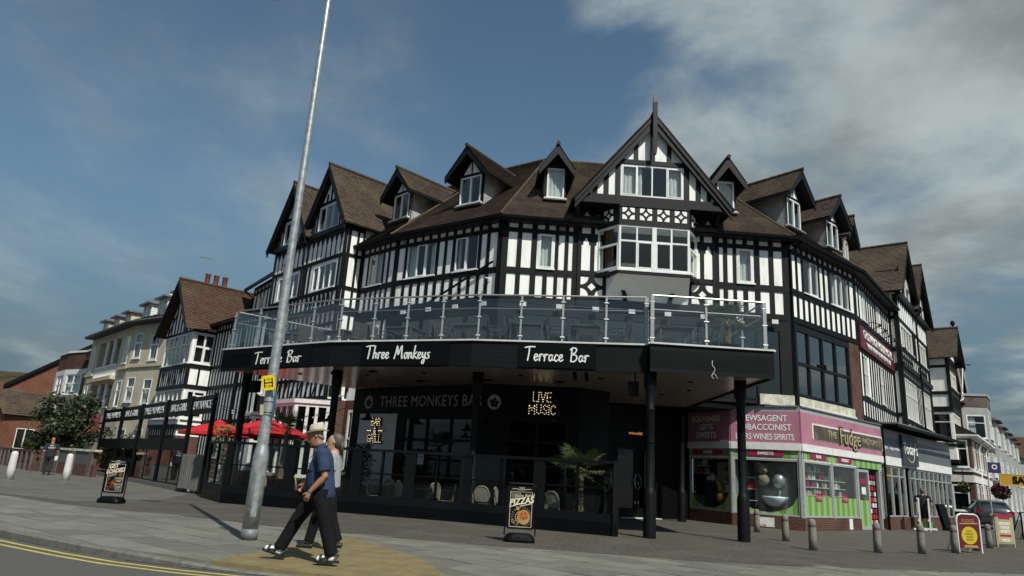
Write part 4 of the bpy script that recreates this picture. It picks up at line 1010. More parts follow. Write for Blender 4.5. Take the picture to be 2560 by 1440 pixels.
# right return and right gables (over the convenience store)
wall('wall', fRR, 0, fRR.L, 4.5, 11.6, [], M_PLASTER, HOTEL)
piece('timber', fRR, fRR.L - .14, fRR.L, 0, .05, 4.6, 11.5, M_TIMB2, HOTEL); piece('timber', fRR, 0, .1, 0, .05, 4.6, 11.5, M_TIMB2, HOTEL)
rails(fRR, 0, fRR.L, [(10.18, 10.36), (8.5, 8.7), (7.5, 7.9), (5.2, 5.4)])
mb = MB(); mb.quadf(fRR, [(-3.2, 0, 10.5), (0, 0, 10.5), (0, 0, 11.6), (-3.2, 0, 11.6)]); mb.build('cheek', M_GREYREND, HOTEL)
gwr = fGR.L / 2
gwing(fGR, 0.0, 2, gwr, HOTEL)
hs = [(.8, gwr - .6, 5.2, 7.25), (gwr + .7, fGR.L - .6, 5.2, 7.25)]
wall('wall', fGR, 0, fGR.L, 4.4, 7.9, hs, M_PLASTER, HOTEL); room(fGR, .05, fGR.L - .05, 4.5, 7.7, HOTEL)
for h in hs: window(fGR, *h, HOTEL, (1, 1, 1, 1, 1), rows=[(.6,)] * 5)
rails(fGR, 0, fGR.L, [(7.3, 7.46), (5.0, 5.18), (4.4, 4.52)], hs)
for k in range(20): x = k * fGR.L / 20; studs(fGR, [(x, x + .10)], 4.45, 7.7, hs)
for k in range(8): x = .3 + k * fGR.L / 8.4; bar('brace', fGR, (x, 4.5), (x + .45, 5.0), .07, 0, PT - .006, M_TIMBER, HOTEL)
pipe([fGR.P(gwr, .5, 11.8), fGR.P(gwr, .35, 11.4), fGR.P(gwr, .2, 11.2), fGR.P(gwr, .2, 4.4)], .05, M_BLACK, HOTEL)
# --- F facet: long timbered wall with the hotel board
N = 15; sF = bays(N, fF.L, .14, .16, .13); pF = (fF.L - .3) / N; xf = lambda k: .14 + pF * k
upper(fF, sF, [(xf(2), xf(4) - .1, (1, 1), (1,), None), (xf(8) + .1, xf(10), (1, 1), (1,), None)], zlow=8.5)
hs = [(xf(1) + .1, xf(3), 5.45, 7.2), (xf(8) + .1, xf(10) - .1, 5.45, 7.2)]
wall('wall', fF, 0, fF.L, 4.35, 8.3, hs, M_PLASTER, HOTEL); room(fF, .05, fF.L - .05, 4.5, 8.2, HOTEL)
for h in hs: window(fF, *h, HOTEL, (1, 1), rows=[(.55,), (.55,)])
studs(fF, sF, 4.5, 7.4, hs); rails(fF, 0, fF.L, [(5.2, 5.36), (4.35, 4.55), (7.3, 7.46), (8.36, 8.5)], hs)
sg = MB().box(fF, .05, fF.L - .25, .06, .13, 7.42, 8.40).build('hotel_board', M_MAROON, HOTEL)
text('GROSVENOR HOUSE HOTEL', fF, fF.L / 2 - .1, 8.07, .52, M_LETTER, sg, o=.131, ext=.012, sx=.92)
text('PREMIER LIVE ENTERTAINMENT VENUE', fF, fF.L / 2 - .1, 7.66, .30, M_LETTER, sg, o=.131, ext=.012, sx=.98)
for k in range(6):
    x = .8 + k * 1.15; p = [fF.P(x, .05, 8.5), fF.P(x, .45, 8.62), fF.P(x, .75, 8.5)]
    MB().tube(p, .018, 6).lathe(fF.P(x, .75, 8.40), [(.03, .12), (.09, .03), (.10, 0)], 8).build('swan_neck_lamp', M_BLACK, HOTEL)
# --- first-floor terrace glazing under A2, front, and E window
def glazed(fr, s0, s1, z0, z1, n, par=HOTEL, tr=None, fw=.09, sill=False):
    return window(fr, s0, s1, z0, z1, par, (1,) * n, rows=[tr] * n if tr else None, m=M_DARKF, glass=M_GLASST, fw=fw, mull=.11, sill=sill, o=-.05, d=.14)
for fr, a, b, n in ((fA2, .5, fA2.L - .35, 4), (fFR, .55, 3.2, 2), (fFR, 3.5, 6.2, 2), (fFR, 6.5, 8.6, 2), (fFR, 8.8, frl - .35, 2)):
    glazed(fr, a, b, 4.45, 7.12, n)
for fr in (fA2, fFR):
    hh = {id(fA2): [(.5, fA2.L - .35, 4.45, 7.12)], id(fFR): [(.55, 3.2, 4.45, 7.12), (3.5, 6.2, 4.45, 7.12), (6.5, 8.6, 4.45, 7.12), (8.8, frl - .35, 4.45, 7.12)]}[id(fr)]
    wall('wall', fr, 0, fr.L, 4.3, 7.52, hh, M_DARKF, HOTEL); room(fr, .1, fr.L - .1, 4.35, 7.4, HOTEL, depth=3)
    for k in range(int(fr.L / 1.35)):
        x = .9 + k * 1.35; fl = MB().box(fr, x - .12, x + .12, .18, .23, 7.28, 7.44); fl.tube([fr.P(x, 0, 7.38), fr.P(x, .2, 7.36)], .02, 6); fl.build('floodlight', M_ALU, HOTEL)
hh = [(.25, 1.35, 5.0, 7.1)]
wall('wall', fA1, 0, fA1.L, 3.9, 7.7, hh, M_PLASTER, HOTEL); room(fA1, .05, fA1.L - .05, 4.5, 7.5, HOTEL); window(fA1, *hh[0], HOTEL, (1, 1), rows=[(.62,), (.62,)], opener=((0, 0),))
studs(fA1, [(1.4, 1.55), (1.95, 2.1), (0, .12), (fA1.L - .2, fA1.L)], 4.3, 7.6); rails(fA1, 0, fA1.L, [(7.2, 7.5), (4.7, 4.95)])
# E: big dark window over the fudge shop, stone sill, brick pier
glazed(fE, .12, 4.72, 4.72, 7.28, 4, tr=(.48,))
wall('wall', fE, 0, 4.75, 4.2, 7.52, [(.12, 4.72, 4.72, 7.28)], M_DARKF, HOTEL); room(fE, .1, 5.5, 4.5, 7.4, HOTEL, depth=2.5)
MB().box(fE, 0, .14, 0, .16, 4.3, 7.4).build('corner_post', M_DARKF, HOTEL)
MB().box(fE, .14, 4.75, -.1, .10, 4.34, 4.66).build('stone_sill', M_STONE, HOTEL); MB().box(fE, .14, 4.75, -.1, .16, 4.18, 4.34).build('stone_sill', M_PAINT, HOTEL)
MB().box(fE, 4.75, fE.L, -.3, .02, 4.2, 7.55).build('brick_pier', M_BRICK, HOTEL)
MB().box(fFR, frl - 1.3, frl - .02, -.1, .12, 4.28, 4.66).build('stone_sill', M_STONE, HOTEL)
# handles on the big window
for x in (2.28, 2.52): MB().box(fE, x - .09, x + .09, .03, .05, 5.98, 6.16).box(fE, x - .07, x + .07, .045, .052, 6.0, 6.14).build('window_handle', M_BLACK, HOTEL)
# ============================================================ TERRACE CANOPY over the pavement
FAS = [(-9.25, 22.62), (-5.05, 19.80), (-0.95, 18.20), (3.50, 17.41), (3.53, 17.12), (6.64, 17.18), (6.57, 25.30)]
BACK = [(-0.47, 25.05), (-4.85, 28.1), (-5.50, 25.85)]
CAN = thing('terrace_canopy', (0, 20, 0), 'black canopy deck with white script lettering carried on round black pillars', 'terrace')
deck = FAS + BACK
MB().slab(deck, 4.02, 4.48).build('deck', M_DARKF, CAN)
M_DECK = brickmat('pale_bounce_decking', (.34, .33, .30), (.29, .28, .255), (.06, .06, .055), 3.0, .145, .008, .4, rough=.7, patch=(.26, .25, .23))
mb = MB(); mb.face([(x, y, 4.486) for x, y in deck], [(x, y) for x, y in deck]); mb.build('bounce_decking', M_DECK, CAN)  # pale sheet added over the deck to bounce sun up onto the oriel cove
# soffit boards under the deck, with small recessed downlights
mb = MB(); mb.face([(x, y, 3.985) for x, y in reversed(deck)], [(x, y) for x, y in reversed(deck)]); mb.build('soffit', M_SOFFIT, CAN)
for x, y in ((-6.6, 22.4), (-4.3, 21.6), (-2.4, 20.3), (0.4, 19.6), (2.6, 19.2), (5.0, 18.9), (5.4, 20.6), (4.9, 22.0)):
    MB().lathe((x, y, 3.955), [(.07, 0), (.07, .03)], 10).build('downlight', M_BLACK, CAN)
for i in range(6):
    f = Fr(FAS[i], FAS[i + 1])
    e0 = 0.0
    n = max(1, round(f.L / 2.3))
    for k in range(n):
        a, b = f.L * k / n + (.004 if k else 0), f.L * (k + 1) / n - .004
        piece('fascia_panel', f, a, b, -.06, 0.0 + (.001 if k % 2 else 0), 3.93, 4.62, M_NAVY, CAN)
        piece('coping', f, a - .002, b + .002, -.16, .05, 4.621, 4.665, M_ALU, CAN)
f1, f2, f3 = Fr(FAS[0], FAS[1]), Fr(FAS[1], FAS[2]), Fr(FAS[2], FAS[3])
def signboard(f, a, b, s_, x0, w_, h, zb):
    bd = MB().box(f, a, b, .002, .03, 3.97, 4.59).build('sign_board', M_BLACK, CAN)
    script(s_, f, x0, zb, h, M_LETTER, bd, width=w_, w=.088, o0=.031, o1=.05)
signboard(f1, 1.55, 4.25, 'Terrace Bar', 1.72, 2.15, .36, 4.10)
signboard(f2, 1.05, 3.75, 'Three Monkeys', 1.20, 2.0, .36, 4.14)
signboard(f3, 1.25, 3.25, 'Terrace Bar', 1.42, 1.66, .36, 4.14)
# pillars
def pillar(x, y, r=.105):
    p = MB().lathe((x, y, 0), [(r + .05, 0), (r + .05, .02), (r + .045, .98), (r + .035, 1.05), (r + .010, 1.13), (r, 1.15), (r, 3.0), (r + .012, 3.02), (r + .012, 3.05), (r, 3.07), (r + .01, 3.45), (r + .05, 3.60), (r + .055, 3.99)], 20).build('pillar', M_NAVY, CAN, smooth=True)
    p.data.polygons.foreach_set('use_smooth', [abs(q.normal.z) < .9 for q in p.data.polygons])
    MB().lathe((x, y, 2.2), [(r + .006, 0), (r + .014, .01), (r + .014, .05), (r + .006, .06)], 16).build('collar', M_BLACK, p)
for x, y in ((3.62, 17.50), (6.12, 18.22), (-0.80, 19.65), (-5.08, 21.05), (-8.55, 23.2), (6.62, 26.35)): pillar(x, y)
# spotlights and loudspeakers hung under the deck
for x, y in ((1.75, 18.0), (2.05, 18.0)):
    t = MB().tube([(x, y, 3.99), (x, y, 3.9)], .015, 6).tube([(x, y, 3.9), (x + .02, y - .1, 3.72)], .055, 10).build('spotlight', M_BLACK)
    tag(t, ('left' if x < 1.9 else 'right') + ' one of two small black spotlights under the canopy beside the LIVE MUSIC letters', 'spotlight', 'spotlights under the canopy')
def speaker(x, y, z, lab, fr=None):
    r = thing('loudspeaker', (x, y, z), lab, 'loudspeaker', 'black loudspeakers hung under the canopy')
    f = Fr((x - .5, y + .2), (x + .5, y - .1))
    f = f.shift(.5, 0, 0)
    MB().prism(f.shift(0, 0, -pi / 2), [(-.12, z - .2), (.1, z - .25), (.16, z + .12), (-.1, z + .17)], -.13, .13).build('cabinet', M_BLACK, r)
    MB().tube([(x, y, z + .15), (x, y, 3.99)], .02, 6).build('bracket', M_BLACK, r)
speaker(3.28, 17.75, 3.6, 'black loudspeaker tilted down beside the pillar nearest the canopy step')
speaker(-8.0, 22.5, 3.55, 'black loudspeaker hung from the canopy left of the lamp column')
# cable tail dangling from the fascia
fx = Fr(FAS[4], FAS[5])
tag(MB().tube(smooth_pts([fx.P(1.55, .01, 4.30), fx.P(1.54, .03, 4.18), fx.P(1.60, .04, 4.08), fx.P(1.56, .03, 3.98), fx.P(1.52, .03, 3.90), fx.P(1.57, .04, 3.84)]), .006, 5).tube([fx.P(1.56, .03, 3.98), fx.P(1.64, .04, 3.9), fx.P(1.66, .03, 3.84)], .005, 5).build('loose_cable', M_UPVC), 'short white cable tail dangling from the right end of the canopy fascia', 'cable')

# ---------------------------------------------------------------- balustrade
BAL = thing('glass_balustrade', (0, 18, 4.66), 'glass balustrade with steel posts and handrail round the roof terrace', 'railing')
posts = [(-8.95, 22.48), (-7.90, 21.75), (-6.85, 21.05), (-5.82, 20.37), (-4.87, 19.79), (-3.83, 19.40), (-2.84, 19.02), (-1.83, 18.62), (-0.83, 18.28), (0.29, 18.05), (1.38, 17.86), (2.49, 17.67), (3.50, 17.49)]
posts2 = [(3.59, 17.22), (4.97, 17.25), (6.46, 17.28), (6.44, 18.9), (6.42, 20.5), (6.40, 22.1)]
inner = [(-8.95, 22.55), (-7.85, 23.5), (-6.75, 24.45), (-5.65, 25.4)]
ZT = 4.666; ZH = 5.90
def brun(pp, ends=(), mid=True):
    for i, (x, y) in enumerate(pp):
        r = .045 if i in ends else .026
        a = MB().box(ORI.shift(0, 0).__class__((x - .5, y), (x + .5, y)).shift(.5, 0), -r, r, -r, r, ZT, ZH - .02)
        p = a.build('post', M_STEEL, BAL)
        cl = MB()
        for z in (ZT + .12, ZT + .62, ZH - .18): cl.tube([(x - .06, y - .03, z), (x + .06, y - .03, z)], .022, 6)
        cl.build('clamp', M_STEEL, p, kind='stuff')
    for i in range(len(pp) - 1):
        f = Fr(pp[i], pp[i + 1])
        piece('pane', f, .05, f.L - .05, -.006, .006, ZT + .05, ZH - .10, M_GLASSC, BAL)
        if mid: MB().tube([f.P(.0, -.03, ZH - .36), f.P(f.L, -.03, ZH - .36)], .012, 6).build('mid_rail', M_STEEL, BAL)
    MB().tube([(x, y, ZH) for x, y in pp], .026, 8).build('handrail', M_STEEL, BAL)
brun(posts, ends=(12,)); brun(posts2, ends=(0, 2)); brun(inner)
# ---------------------------------------------------------------- terrace furniture
M_MESH = mat('dark_grey_furniture', (0.06, 0.062, 0.064), 0.5, var=0.3, scale=9)
def table_proto(lab, grp):
    t = thing('terrace_table', (0, 0, 0), lab, 'table', grp)
    MB().box(ORI, -.45, .45, -.45, .45, .71, .745).build('tabletop', M_MESH, t)
    for sx in (-1, 1):
        for sy in (-1, 1): piece('leg', ORI, sx * .42 - .025, sx * .42 + .025, sy * .42 - .025, sy * .42 + .025, 0, .71, M_MESH, t)
    MB().box(ORI, -.40, .40, -.40, .40, .63, .69).build('apron', M_MESH, t)
    return t
def tchair_proto(lab, grp):
    t = thing('terrace_chair', (0, 0, 0), lab, 'chair', grp)   # faces -y
    MB().box(ORI, -.24, .24, -.25, .22, .42, .45).build('seat', M_MESH, t)
    mb = MB(); N = 5
    for i in range(N):
        z0, z1 = .48 + i * .08, .56 + i * .08; y0, y1 = .22 + .02 * i, .22 + .02 * (i + 1)
        mb.face([(-.24, y0, z0), (.24, y0, z0), (.24, y1, z1), (-.24, y1, z1)]); mb.face([(.24, y0 + .02, z0), (-.24, y0 + .02, z0), (-.24, y1 + .02, z1), (.24, y1 + .02, z1)])
    mb.build('backrest', M_MESH, t)
    for sx in (-1, 1):
        MB().tube(smooth_pts([(sx * .27, .26, 0), (sx * .27, .24, .45), (sx * .26, .34, .9)], 3), .014, 6).build('back_leg', M_MESH, t)
        MB().tube(smooth_pts([(sx * .27, -.26, 0), (sx * .28, -.25, .5), (sx * .28, -.18, .64), (sx * .28, .0, .66), (sx * .27, .26, .64)], 3), .014, 6).build('arm', M_MESH, t)
    return t
TPOS = [(2.05, 19.1, 'fourth'), (0.52, 19.35, 'third'), (-1.05, 19.9, 'second'), (-3.05, 20.85, 'first'), (-5.15, 22.0, None), (-6.95, 23.1, None), (4.35, 18.75, None)]
TLAB = ['dark square terrace table above the right-hand Terrace Bar lettering', 'dark square terrace table left of the one above the right-hand lettering', 'dark square terrace table right of the Three Monkeys lettering', 'dark square terrace table above the Three Monkeys lettering', 'dark terrace table seen just right of the lamp column', 'dark terrace table half hidden behind the lamp column', 'pale edged terrace table left of the potted palm']
ZD_ = 4.48
tp = table_proto(TLAB[0], 'square tables on the roof terrace'); cp = None
rot = {0: -.1, 1: -.15, 2: -.3, 3: -.4, 4: -.6, 5: -.7, 6: 0}
side = ['left', 'right', 'near right']
for i, (x, y, _) in enumerate(TPOS):
    t = tp if i == 0 else copy_tree(tp)
    t.location = (x, y - .55, ZD_); t.rotation_euler.z = rot[i]; t['label'] = TLAB[i]
    base = TLAB[i].replace('dark square terrace table', 'table').replace('dark terrace table', 'table').replace('pale edged terrace table', 'table')
    for k, (dx, dy, rz) in enumerate(((-.80, .0, pi / 2 + .15), (.78, .1, -pi / 2 - .1), (.95, -.25, -pi / 2 - .5))):
        if i == 6 and k == 0: continue
        c, s_ = cos(rot[i]), sin(rot[i])
        lab = 'grey terrace chair, %s of the %s' % (side[k], base)
        if cp is None: cp = tchair_proto(lab, 'grey chairs on the roof terrace'); ch = cp
        else: ch = copy_tree(cp)
        ch['label'] = ' '.join(lab.split()[:16]); ch.location = (x + dx * c - dy * s_, y - .55 + dx * s_ + dy * c, ZD_); ch.rotation_euler.z = rot[i] + rz
# ---------------------------------------------------------------- palms
M_PALM = mat('palm_green', (0.095, 0.145, 0.045), 0.5, var=0.5, scale=7)
M_PALMD = mat('dry_palm', (0.20, 0.16, 0.08), 0.8, var=0.5, scale=9)
M_TRUNK = mat('fibrous_trunk', (0.10, 0.075, 0.045), 0.95, scale=22, col2=(0.20, 0.16, 0.10), stretch=(1, 1, .3), bump=.8)
def palm(loc, h, nf, fl, lab, pot=True, seed=1, dry=.12):
    r_ = random.Random(seed); t = thing('potted_palm', loc, lab, 'palm')
    z0 = .35 if pot else 0
    if pot: MB().lathe(loc, [(.26, 0), (.34, .38), (.36, .40), (.32, .40), (.30, .34), (.02, .33)], 18).build('pot', M_BLACK, t, smooth=True)
    L = Vector(loc); top = L + Vector((.03, 0, z0 + h))
    MB().tube([L + Vector((0, 0, z0 - .03)), L + Vector((.02, 0, z0 + h * .5)), top], [.10, .095, .08], 8).build('trunk', M_TRUNK, t)
    mb = MB()
    for k in range(150):
        a = r_.uniform(0, 6.3); z = z0 + h * r_.uniform(.1, 1.0); c = L + Vector((.09 * cos(a), .09 * sin(a), z)); d = Vector((cos(a) * .6, sin(a) * .6, r_.uniform(-1.2, -.3))).normalized() * r_.uniform(.08, .2); w = Vector((-sin(a), cos(a), 0)) * .012
        mb.face([c - w, c + w, c + d])
    mb.build('trunk_fibre', M_PALMD, t, kind='stuff')
    for k in range(nf):
        az = 2 * pi * k / nf + r_.uniform(-.3, .3); el = r_.uniform(.05, 1.1) if k > nf * .3 else r_.uniform(-.5, .2)
        d = Vector((cos(az) * cos(el), sin(az) * cos(el), sin(el))); st = top + d * fl * .45
        up = Vector((0, 0, 1)); side_ = d.cross(up).normalized(); nrm = side_.cross(d)
        mb = MB(); mb.tube([top, (top + st) / 2 + Vector((0, 0, .02)), st], [.012, .009, .006], 5)
        N = 15
        for j in range(N):
            a = (j / (N - 1) - .5) * 2.7; v = (d * cos(a) + side_ * sin(a)).normalized(); ln = fl * .62 * (1 - .25 * abs(a) / 1.35) * r_.uniform(.9, 1.05)
            w = v.cross(nrm).normalized() * .017
            mid = st + v * ln * .6 + nrm * .02; tip = st + v * ln + Vector((0, 0, -.10 * ln - .04))
            mb.face([st - w * .3, mid - w, mid + w, st + w * .3]); mb.face([mid - w, tip, mid + w])
        mb.build('frond', M_PALMD if r_.random() < dry else M_PALM, t)
    return t
palm((5.75, 18.1, ZD_), .75, 15, .72, 'potted palm on the roof terrace behind the glass at its right end', seed=3)
palm((2.05, 18.7, 0), 1.05, 24, .98, 'palm with a shaggy trunk behind the glazed screen near the pizza board', seed=5, dry=.35)
palm((-6.75, 22.3, 0), 1.75, 16, .95, 'dark palm behind the glazed screen just behind the lamp column', seed=8)

# ============================================================ BAR FRONT (ground floor under the canopy)
BAR = thing('bar_frontage', (-1, 23, 0), 'black ground-floor bar front under the canopy with bulb letters', 'bar front')
B0, B1, B2, B3, B4 = (-5.50, 25.75), (-0.55, 21.95), (2.30, 21.55), (3.30, 22.20), (3.50, 26.20)
D1 = (7.45, 28.05)
b1, b2, b3, b4, b5 = Fr(B0, B1), Fr(B1, B2), Fr(B2, B3), Fr(B3, B4), Fr(B4, D1)
hs = [(2.62, 5.95, .95, 2.98)]
wall('wall', b1, 0, b1.L, 0, 3.98, hs, M_BLACK, BAR); room(b1, .1, b1.L - .1, .05, 3.9, BAR, depth=2.6)
glz = window(b1, *hs[0], BAR, (1, 1, 1), rows=[(.62,)] * 3, m=M_BLACK, glass=M_GLASSD, fw=.1, mull=.09, sill=False)
M_SIGNGREY = mat('pale_sign_print', (0.42, 0.38, 0.35), 0.7)
text('THREE MONKEYS BAR', b1, 3.72, 3.46, .52, M_SIGNGREY, BAR, o=.004, ext=.006, sx=.86, space=1.06)
def emblem(f, s, z, r):
    d = MB().prism(f, [(s + r * cos(2 * pi * k / 24), z + r * 1.12 * sin(2 * pi * k / 24)) for k in range(24)], .0, .02).build('emblem_disc', M_SIGNGREY, BAR)
    mb = MB()
    for x, y, q in ((-.42, .1, .26), (.06, .38, .24), (.42, -.02, .25), (-.2, -.42, .3), (.28, -.5, .26), (-.05, .0, .22)):
        mb.prism(f, [(s + r * (x + q * cos(2 * pi * k / 9) * (1 + .2 * sin(3 * k))), z + r * (y + q * sin(2 * pi * k / 9))) for k in range(9)], .021, .026)
    mb.build('emblem_print', M_BLACK, d)
emblem(b1, .82, 3.47, .21); emblem(b2, .22, 3.42, .21)
# pale panel with the BAR & GRILL bulb letters
MB().box(b1, .45, 2.33, .0, .03, .62, 3.06).build('pale_panel', mat('pale_panel', (0.72, 0.72, 0.70), .6, var=.15, scale=2), BAR)
M_BULB = mat('lit_bulb', (0.9, 0.8, 0.6), .4, emit=(1.0, .80, .48, 2.6))
bk = MB(); bb = MB()
bulbs(bb, bk, 'BAR', b1, 1.40, 2.66, .24, .066, .009, .11, .085); bulbs(bb, bk, '&', b1, 1.38, 2.37, .22, .066, .009, .11, .085); bulbs(bb, bk, 'GRILL', b1, 1.40, 2.08, .26, .066, .009, .11, .085)
for a, b in ((1.0, 1.2), (1.56, 1.78)): ribbon(bk, b1, [(a, 2.47), (b, 2.47)], .05, .05, .1)
for x in (1.03, 1.1, 1.17, 1.6, 1.67, 1.75): bb.sphere(b1.P(x, .11, 2.47), .014, 6, 4)
lt = bk.build('bulb_letters', M_BLACK, BAR); bb.build('bulbs', M_BULB, lt, kind='stuff')
hs = [(.62, 2.55, .15, 2.98)]
wall('wall', b2, 0, b2.L, 0, 3.98, hs, M_BLACK, BAR); room(b2, .1, b2.L - .1, .05, 3.9, BAR, depth=2.4)
window(b2, *hs[0], BAR, (1, 1), rows=[(.26, .5, .75)] * 2, m=M_NAVY, glass=M_GLASSD, fw=.1, mull=.07, sill=False)
bx = MB().box(b2, 1.0, 2.45, .01, .05, 3.06, 3.84).build('letter_board', M_BLACK, BAR)
bb = MB(); bulbs(bb, None, 'LIVE', b2, 1.72, 3.49, .28, .075, .0105, .07); bulbs(bb, None, 'MUSIC', b2, 1.74, 3.11, .28, .075, .0105, .07); bb.build('bulbs', M_BULB, bx, kind='stuff')
wall('wall', b3, 0, b3.L, 0, 3.98, [], M_BLACK, BAR); wall('wall', b4, 0, b4.L, 0, 4.6, [], M_BLACK, BAR)
hs = [(.75, 2.75, .02, 2.62)]
wall('wall', b5, 0, b5.L, 0, 4.6, hs, M_BLACK, BAR); room(b5, .1, b5.L - .1, .02, 3.9, BAR, depth=2)
for k, (a, b) in enumerate(((.77, 1.74), (1.76, 2.73))):
    d = MB().box(b5, a, a + .12, -.06, 0, .02, 2.60).box(b5, b - .12, b, -.06, 0, .02, 2.60).box(b5, a + .12, b - .12, -.06, -.002, .02, .35).box(b5, a + .12, b - .12, -.06, -.002, 2.45, 2.6).build('door', M_BLACK, BAR)
    piece('pane', b5, a + .12, b - .12, -.035, -.025, .35, 2.45, M_GLASSD, d)
    x = (b - .06) if k == 0 else (a + .06); sg_ = -1 if k == 0 else 1
    MB().tube(smooth_pts([b5.P(x, .0, 1.02), b5.P(x + sg_ * -.0, .05, 1.06), b5.P(x + sg_ * .09, .07, 1.3), b5.P(x, .05, 1.54), b5.P(x, 0, 1.58)], 4), .014, 6).build('handle', M_STEEL, d)
    MB().box(b5, x - .02, x + .02, .0, .012, 1.2, 1.28).box(b5, x - .02, x + .02, 0, .012, .5, .6).build('lock_plate', M_STEEL, d)
MB().slab([(2.0, 24.6), (6.57, 25.2), (8.4, 25.6), (7.6, 28.3), (3.2, 26.6)], 4.05, 4.2).build('porch_ceiling', M_BLACK, BAR)
M_NEON = mat('orange_neon', (.6, .25, .1), .4, emit=(1.0, .35, .12, .6))
mb = MB(); r_ = random.Random(4)
for i in range(9): x = 1.35 + i * .07; ribbon(mb, b5, [(x, 3.02), (x + .03, 3.10 + r_.uniform(-.02, .03)), (x + .05, 3.03)], .014, .02, .03)
mb.build('neon_sign', M_NEON, BAR)
piece('threshold', b5, .9, 2.9, 0, .3, .0, .03, M_ALU, BAR)
# notice on the bar window
tag(MB().box(b1, 3.35, 3.75, .02, .025, 1.42, 1.78).build('paper_notice', M_PAINT), 'white paper notice reading WANTED on the bar window', 'notice'); 
text('WANTED', b1, 3.55, 1.66, .085, M_BLACK, bpy.data.objects['paper_notice'], o=.026, ext=.002, sx=.9)
# pendant lamps
for i, (x, y, z) in enumerate(((-3.95, 20.6, 2.55), (-2.7, 22.1, 2.62), (-0.55, 20.9, 2.65), (1.55, 20.4, 2.78), (-5.3, 21.6, 2.50))):
    lab = ['black pendant lamp hanging above the hat of the walking man', 'black pendant lamp hanging in front of the BAR & GRILL panel', 'black pendant lamp hanging left of the round monkey emblem', 'black pendant lamp hanging below the LIVE MUSIC letters', 'black pendant lamp above the red parasol'][i]
    t = thing('pendant_lamp', (x, y, z), lab, 'lamp', 'black pendant lamps under the canopy')
    MB().tube([(x, y, z + .15), (x, y, 3.98)], .008, 5).build('cord', M_BLACK, t); MB().box(Fr((x - .5, y), (x + .5, y)).shift(.5), -.12, .12, -.03, .03, 3.93, 3.985).build('ceiling_rose', M_BLACK, t)
    MB().lathe((x, y, z), [(.24, 0), (.23, .012), (.12, .06), (.07, .10), (.06, .17), (.03, .19), (.005, .19)], 16).build('lamp_shade', M_BLACK, t, smooth=True)

# ============================================================ GLAZED SCREEN round the bar seating
SCR = thing('glazed_screen', (-2, 20, 0), 'low black framed glazed screen enclosing the bar seating area', 'screen')
EN = [(-9.40, 23.10), (-7.95, 20.90), (-4.00, 19.85), (-0.95, 18.95), (2.81, 17.27), (2.95, 21.6)]
for i in range(len(EN) - 1):
    f = Fr(EN[i], EN[i + 1]); n = {0: 1, 1: 2, 2: 2, 3: 2, 4: 2}[i]
    piece('plinth', f, 0, f.L, -.12, 0, 0, .30, M_BLACK, SCR); piece('plinth_rail', f, 0, f.L, -.10, -.012, .302, .50, M_NAVY, SCR)
    piece('top_rail', f, -.01, f.L + .01, -.12, .01, 1.66, 1.73, M_NAVY, SCR)
    for k in range(n):
        a, b = f.L * k / n, f.L * (k + 1) / n
        piece('post', f, a, a + .18, -.11, -.004, .50, 1.66, M_NAVY, SCR); piece('post', f, b - .12, b, -.11, -.006, .50, 1.66, M_NAVY, SCR)
        m_ = (a + b) / 2; piece('mullion', f, m_ - .03, m_ + .03, -.09, -.02, .50, 1.66, M_BLACK, SCR)
        for x0, x1 in ((a + .18, m_ - .03), (m_ + .03, b - .12)):
            piece('mid_rail', f, x0, x1, -.085, -.03, 1.06, 1.10, M_BLACK, SCR)
            piece('pane', f, x0, x1, -.062, -.054, .50, 1.06, M_SCREEN, SCR); piece('pane', f, x0, x1, -.062, -.054, 1.10, 1.66, M_SCREEN, SCR)
# ---------------------------------------------------------------- rattan chairs and tables inside
M_RATT = mat('rattan_cane', (0.42, 0.33, 0.17), .6, var=.4, scale=12)
M_WEAVE = brickmat('black_white_weave', (0.62, 0.60, 0.55), (0.55, 0.53, 0.48), (0.01, 0.01, 0.01), .045, .03, .009, .1)
def rattan_proto(lab, grp):
    t = thing('rattan_chair', (0, 0, 0), lab, 'chair', grp)  # faces -y
    seat = [( .21 * cos(2 * pi * k / 14), .21 * sin(2 * pi * k / 14)) for k in range(14)]
    MB().slab(seat, .43, .46).build('seat', M_WEAVE, t)
    arch = smooth_pts([(-.21, .16, .02), (-.21, .19, .45), (-.21, .23, .70), (-.13, .26, .88), (0, .27, .92), (.13, .26, .88), (.21, .23, .70), (.21, .19, .45), (.21, .16, .02)], 4)
    MB().tube(arch, .017, 6).build('back_frame', M_RATT, t)
    mb = MB(); out = [p for p in arch if p[2] > .5]
    c = (0, .22, .52)
    for i in range(len(out) - 1):
        a, b = out[i], out[i + 1]; mb.face([c, a, b], [(0, .52), (a[0], a[2]), (b[0], b[2])])
    mb.build('back_weave', M_WEAVE, t)
    for sx in (-1, 1): MB().tube([(sx * .19, -.17, 0), (sx * .16, -.13, .44)], .015, 6).build('leg', M_RATT, t)
    mb = MB()
    for k in range(12): a, b = 2 * pi * k / 12, 2 * pi * (k + 1) / 12; mb.tube([(.21 * cos(a), .21 * sin(a), .44), (.21 * cos(b), .21 * sin(b), .44)], .016, 5, cap=False)
    mb.tube([(-.17, -.14, .2), (.17, .15, .3)], .01, 5); mb.tube([(.17, -.14, .2), (-.17, .15, .3)], .01, 5)
    mb.build('seat_ring', M_RATT, t); return t
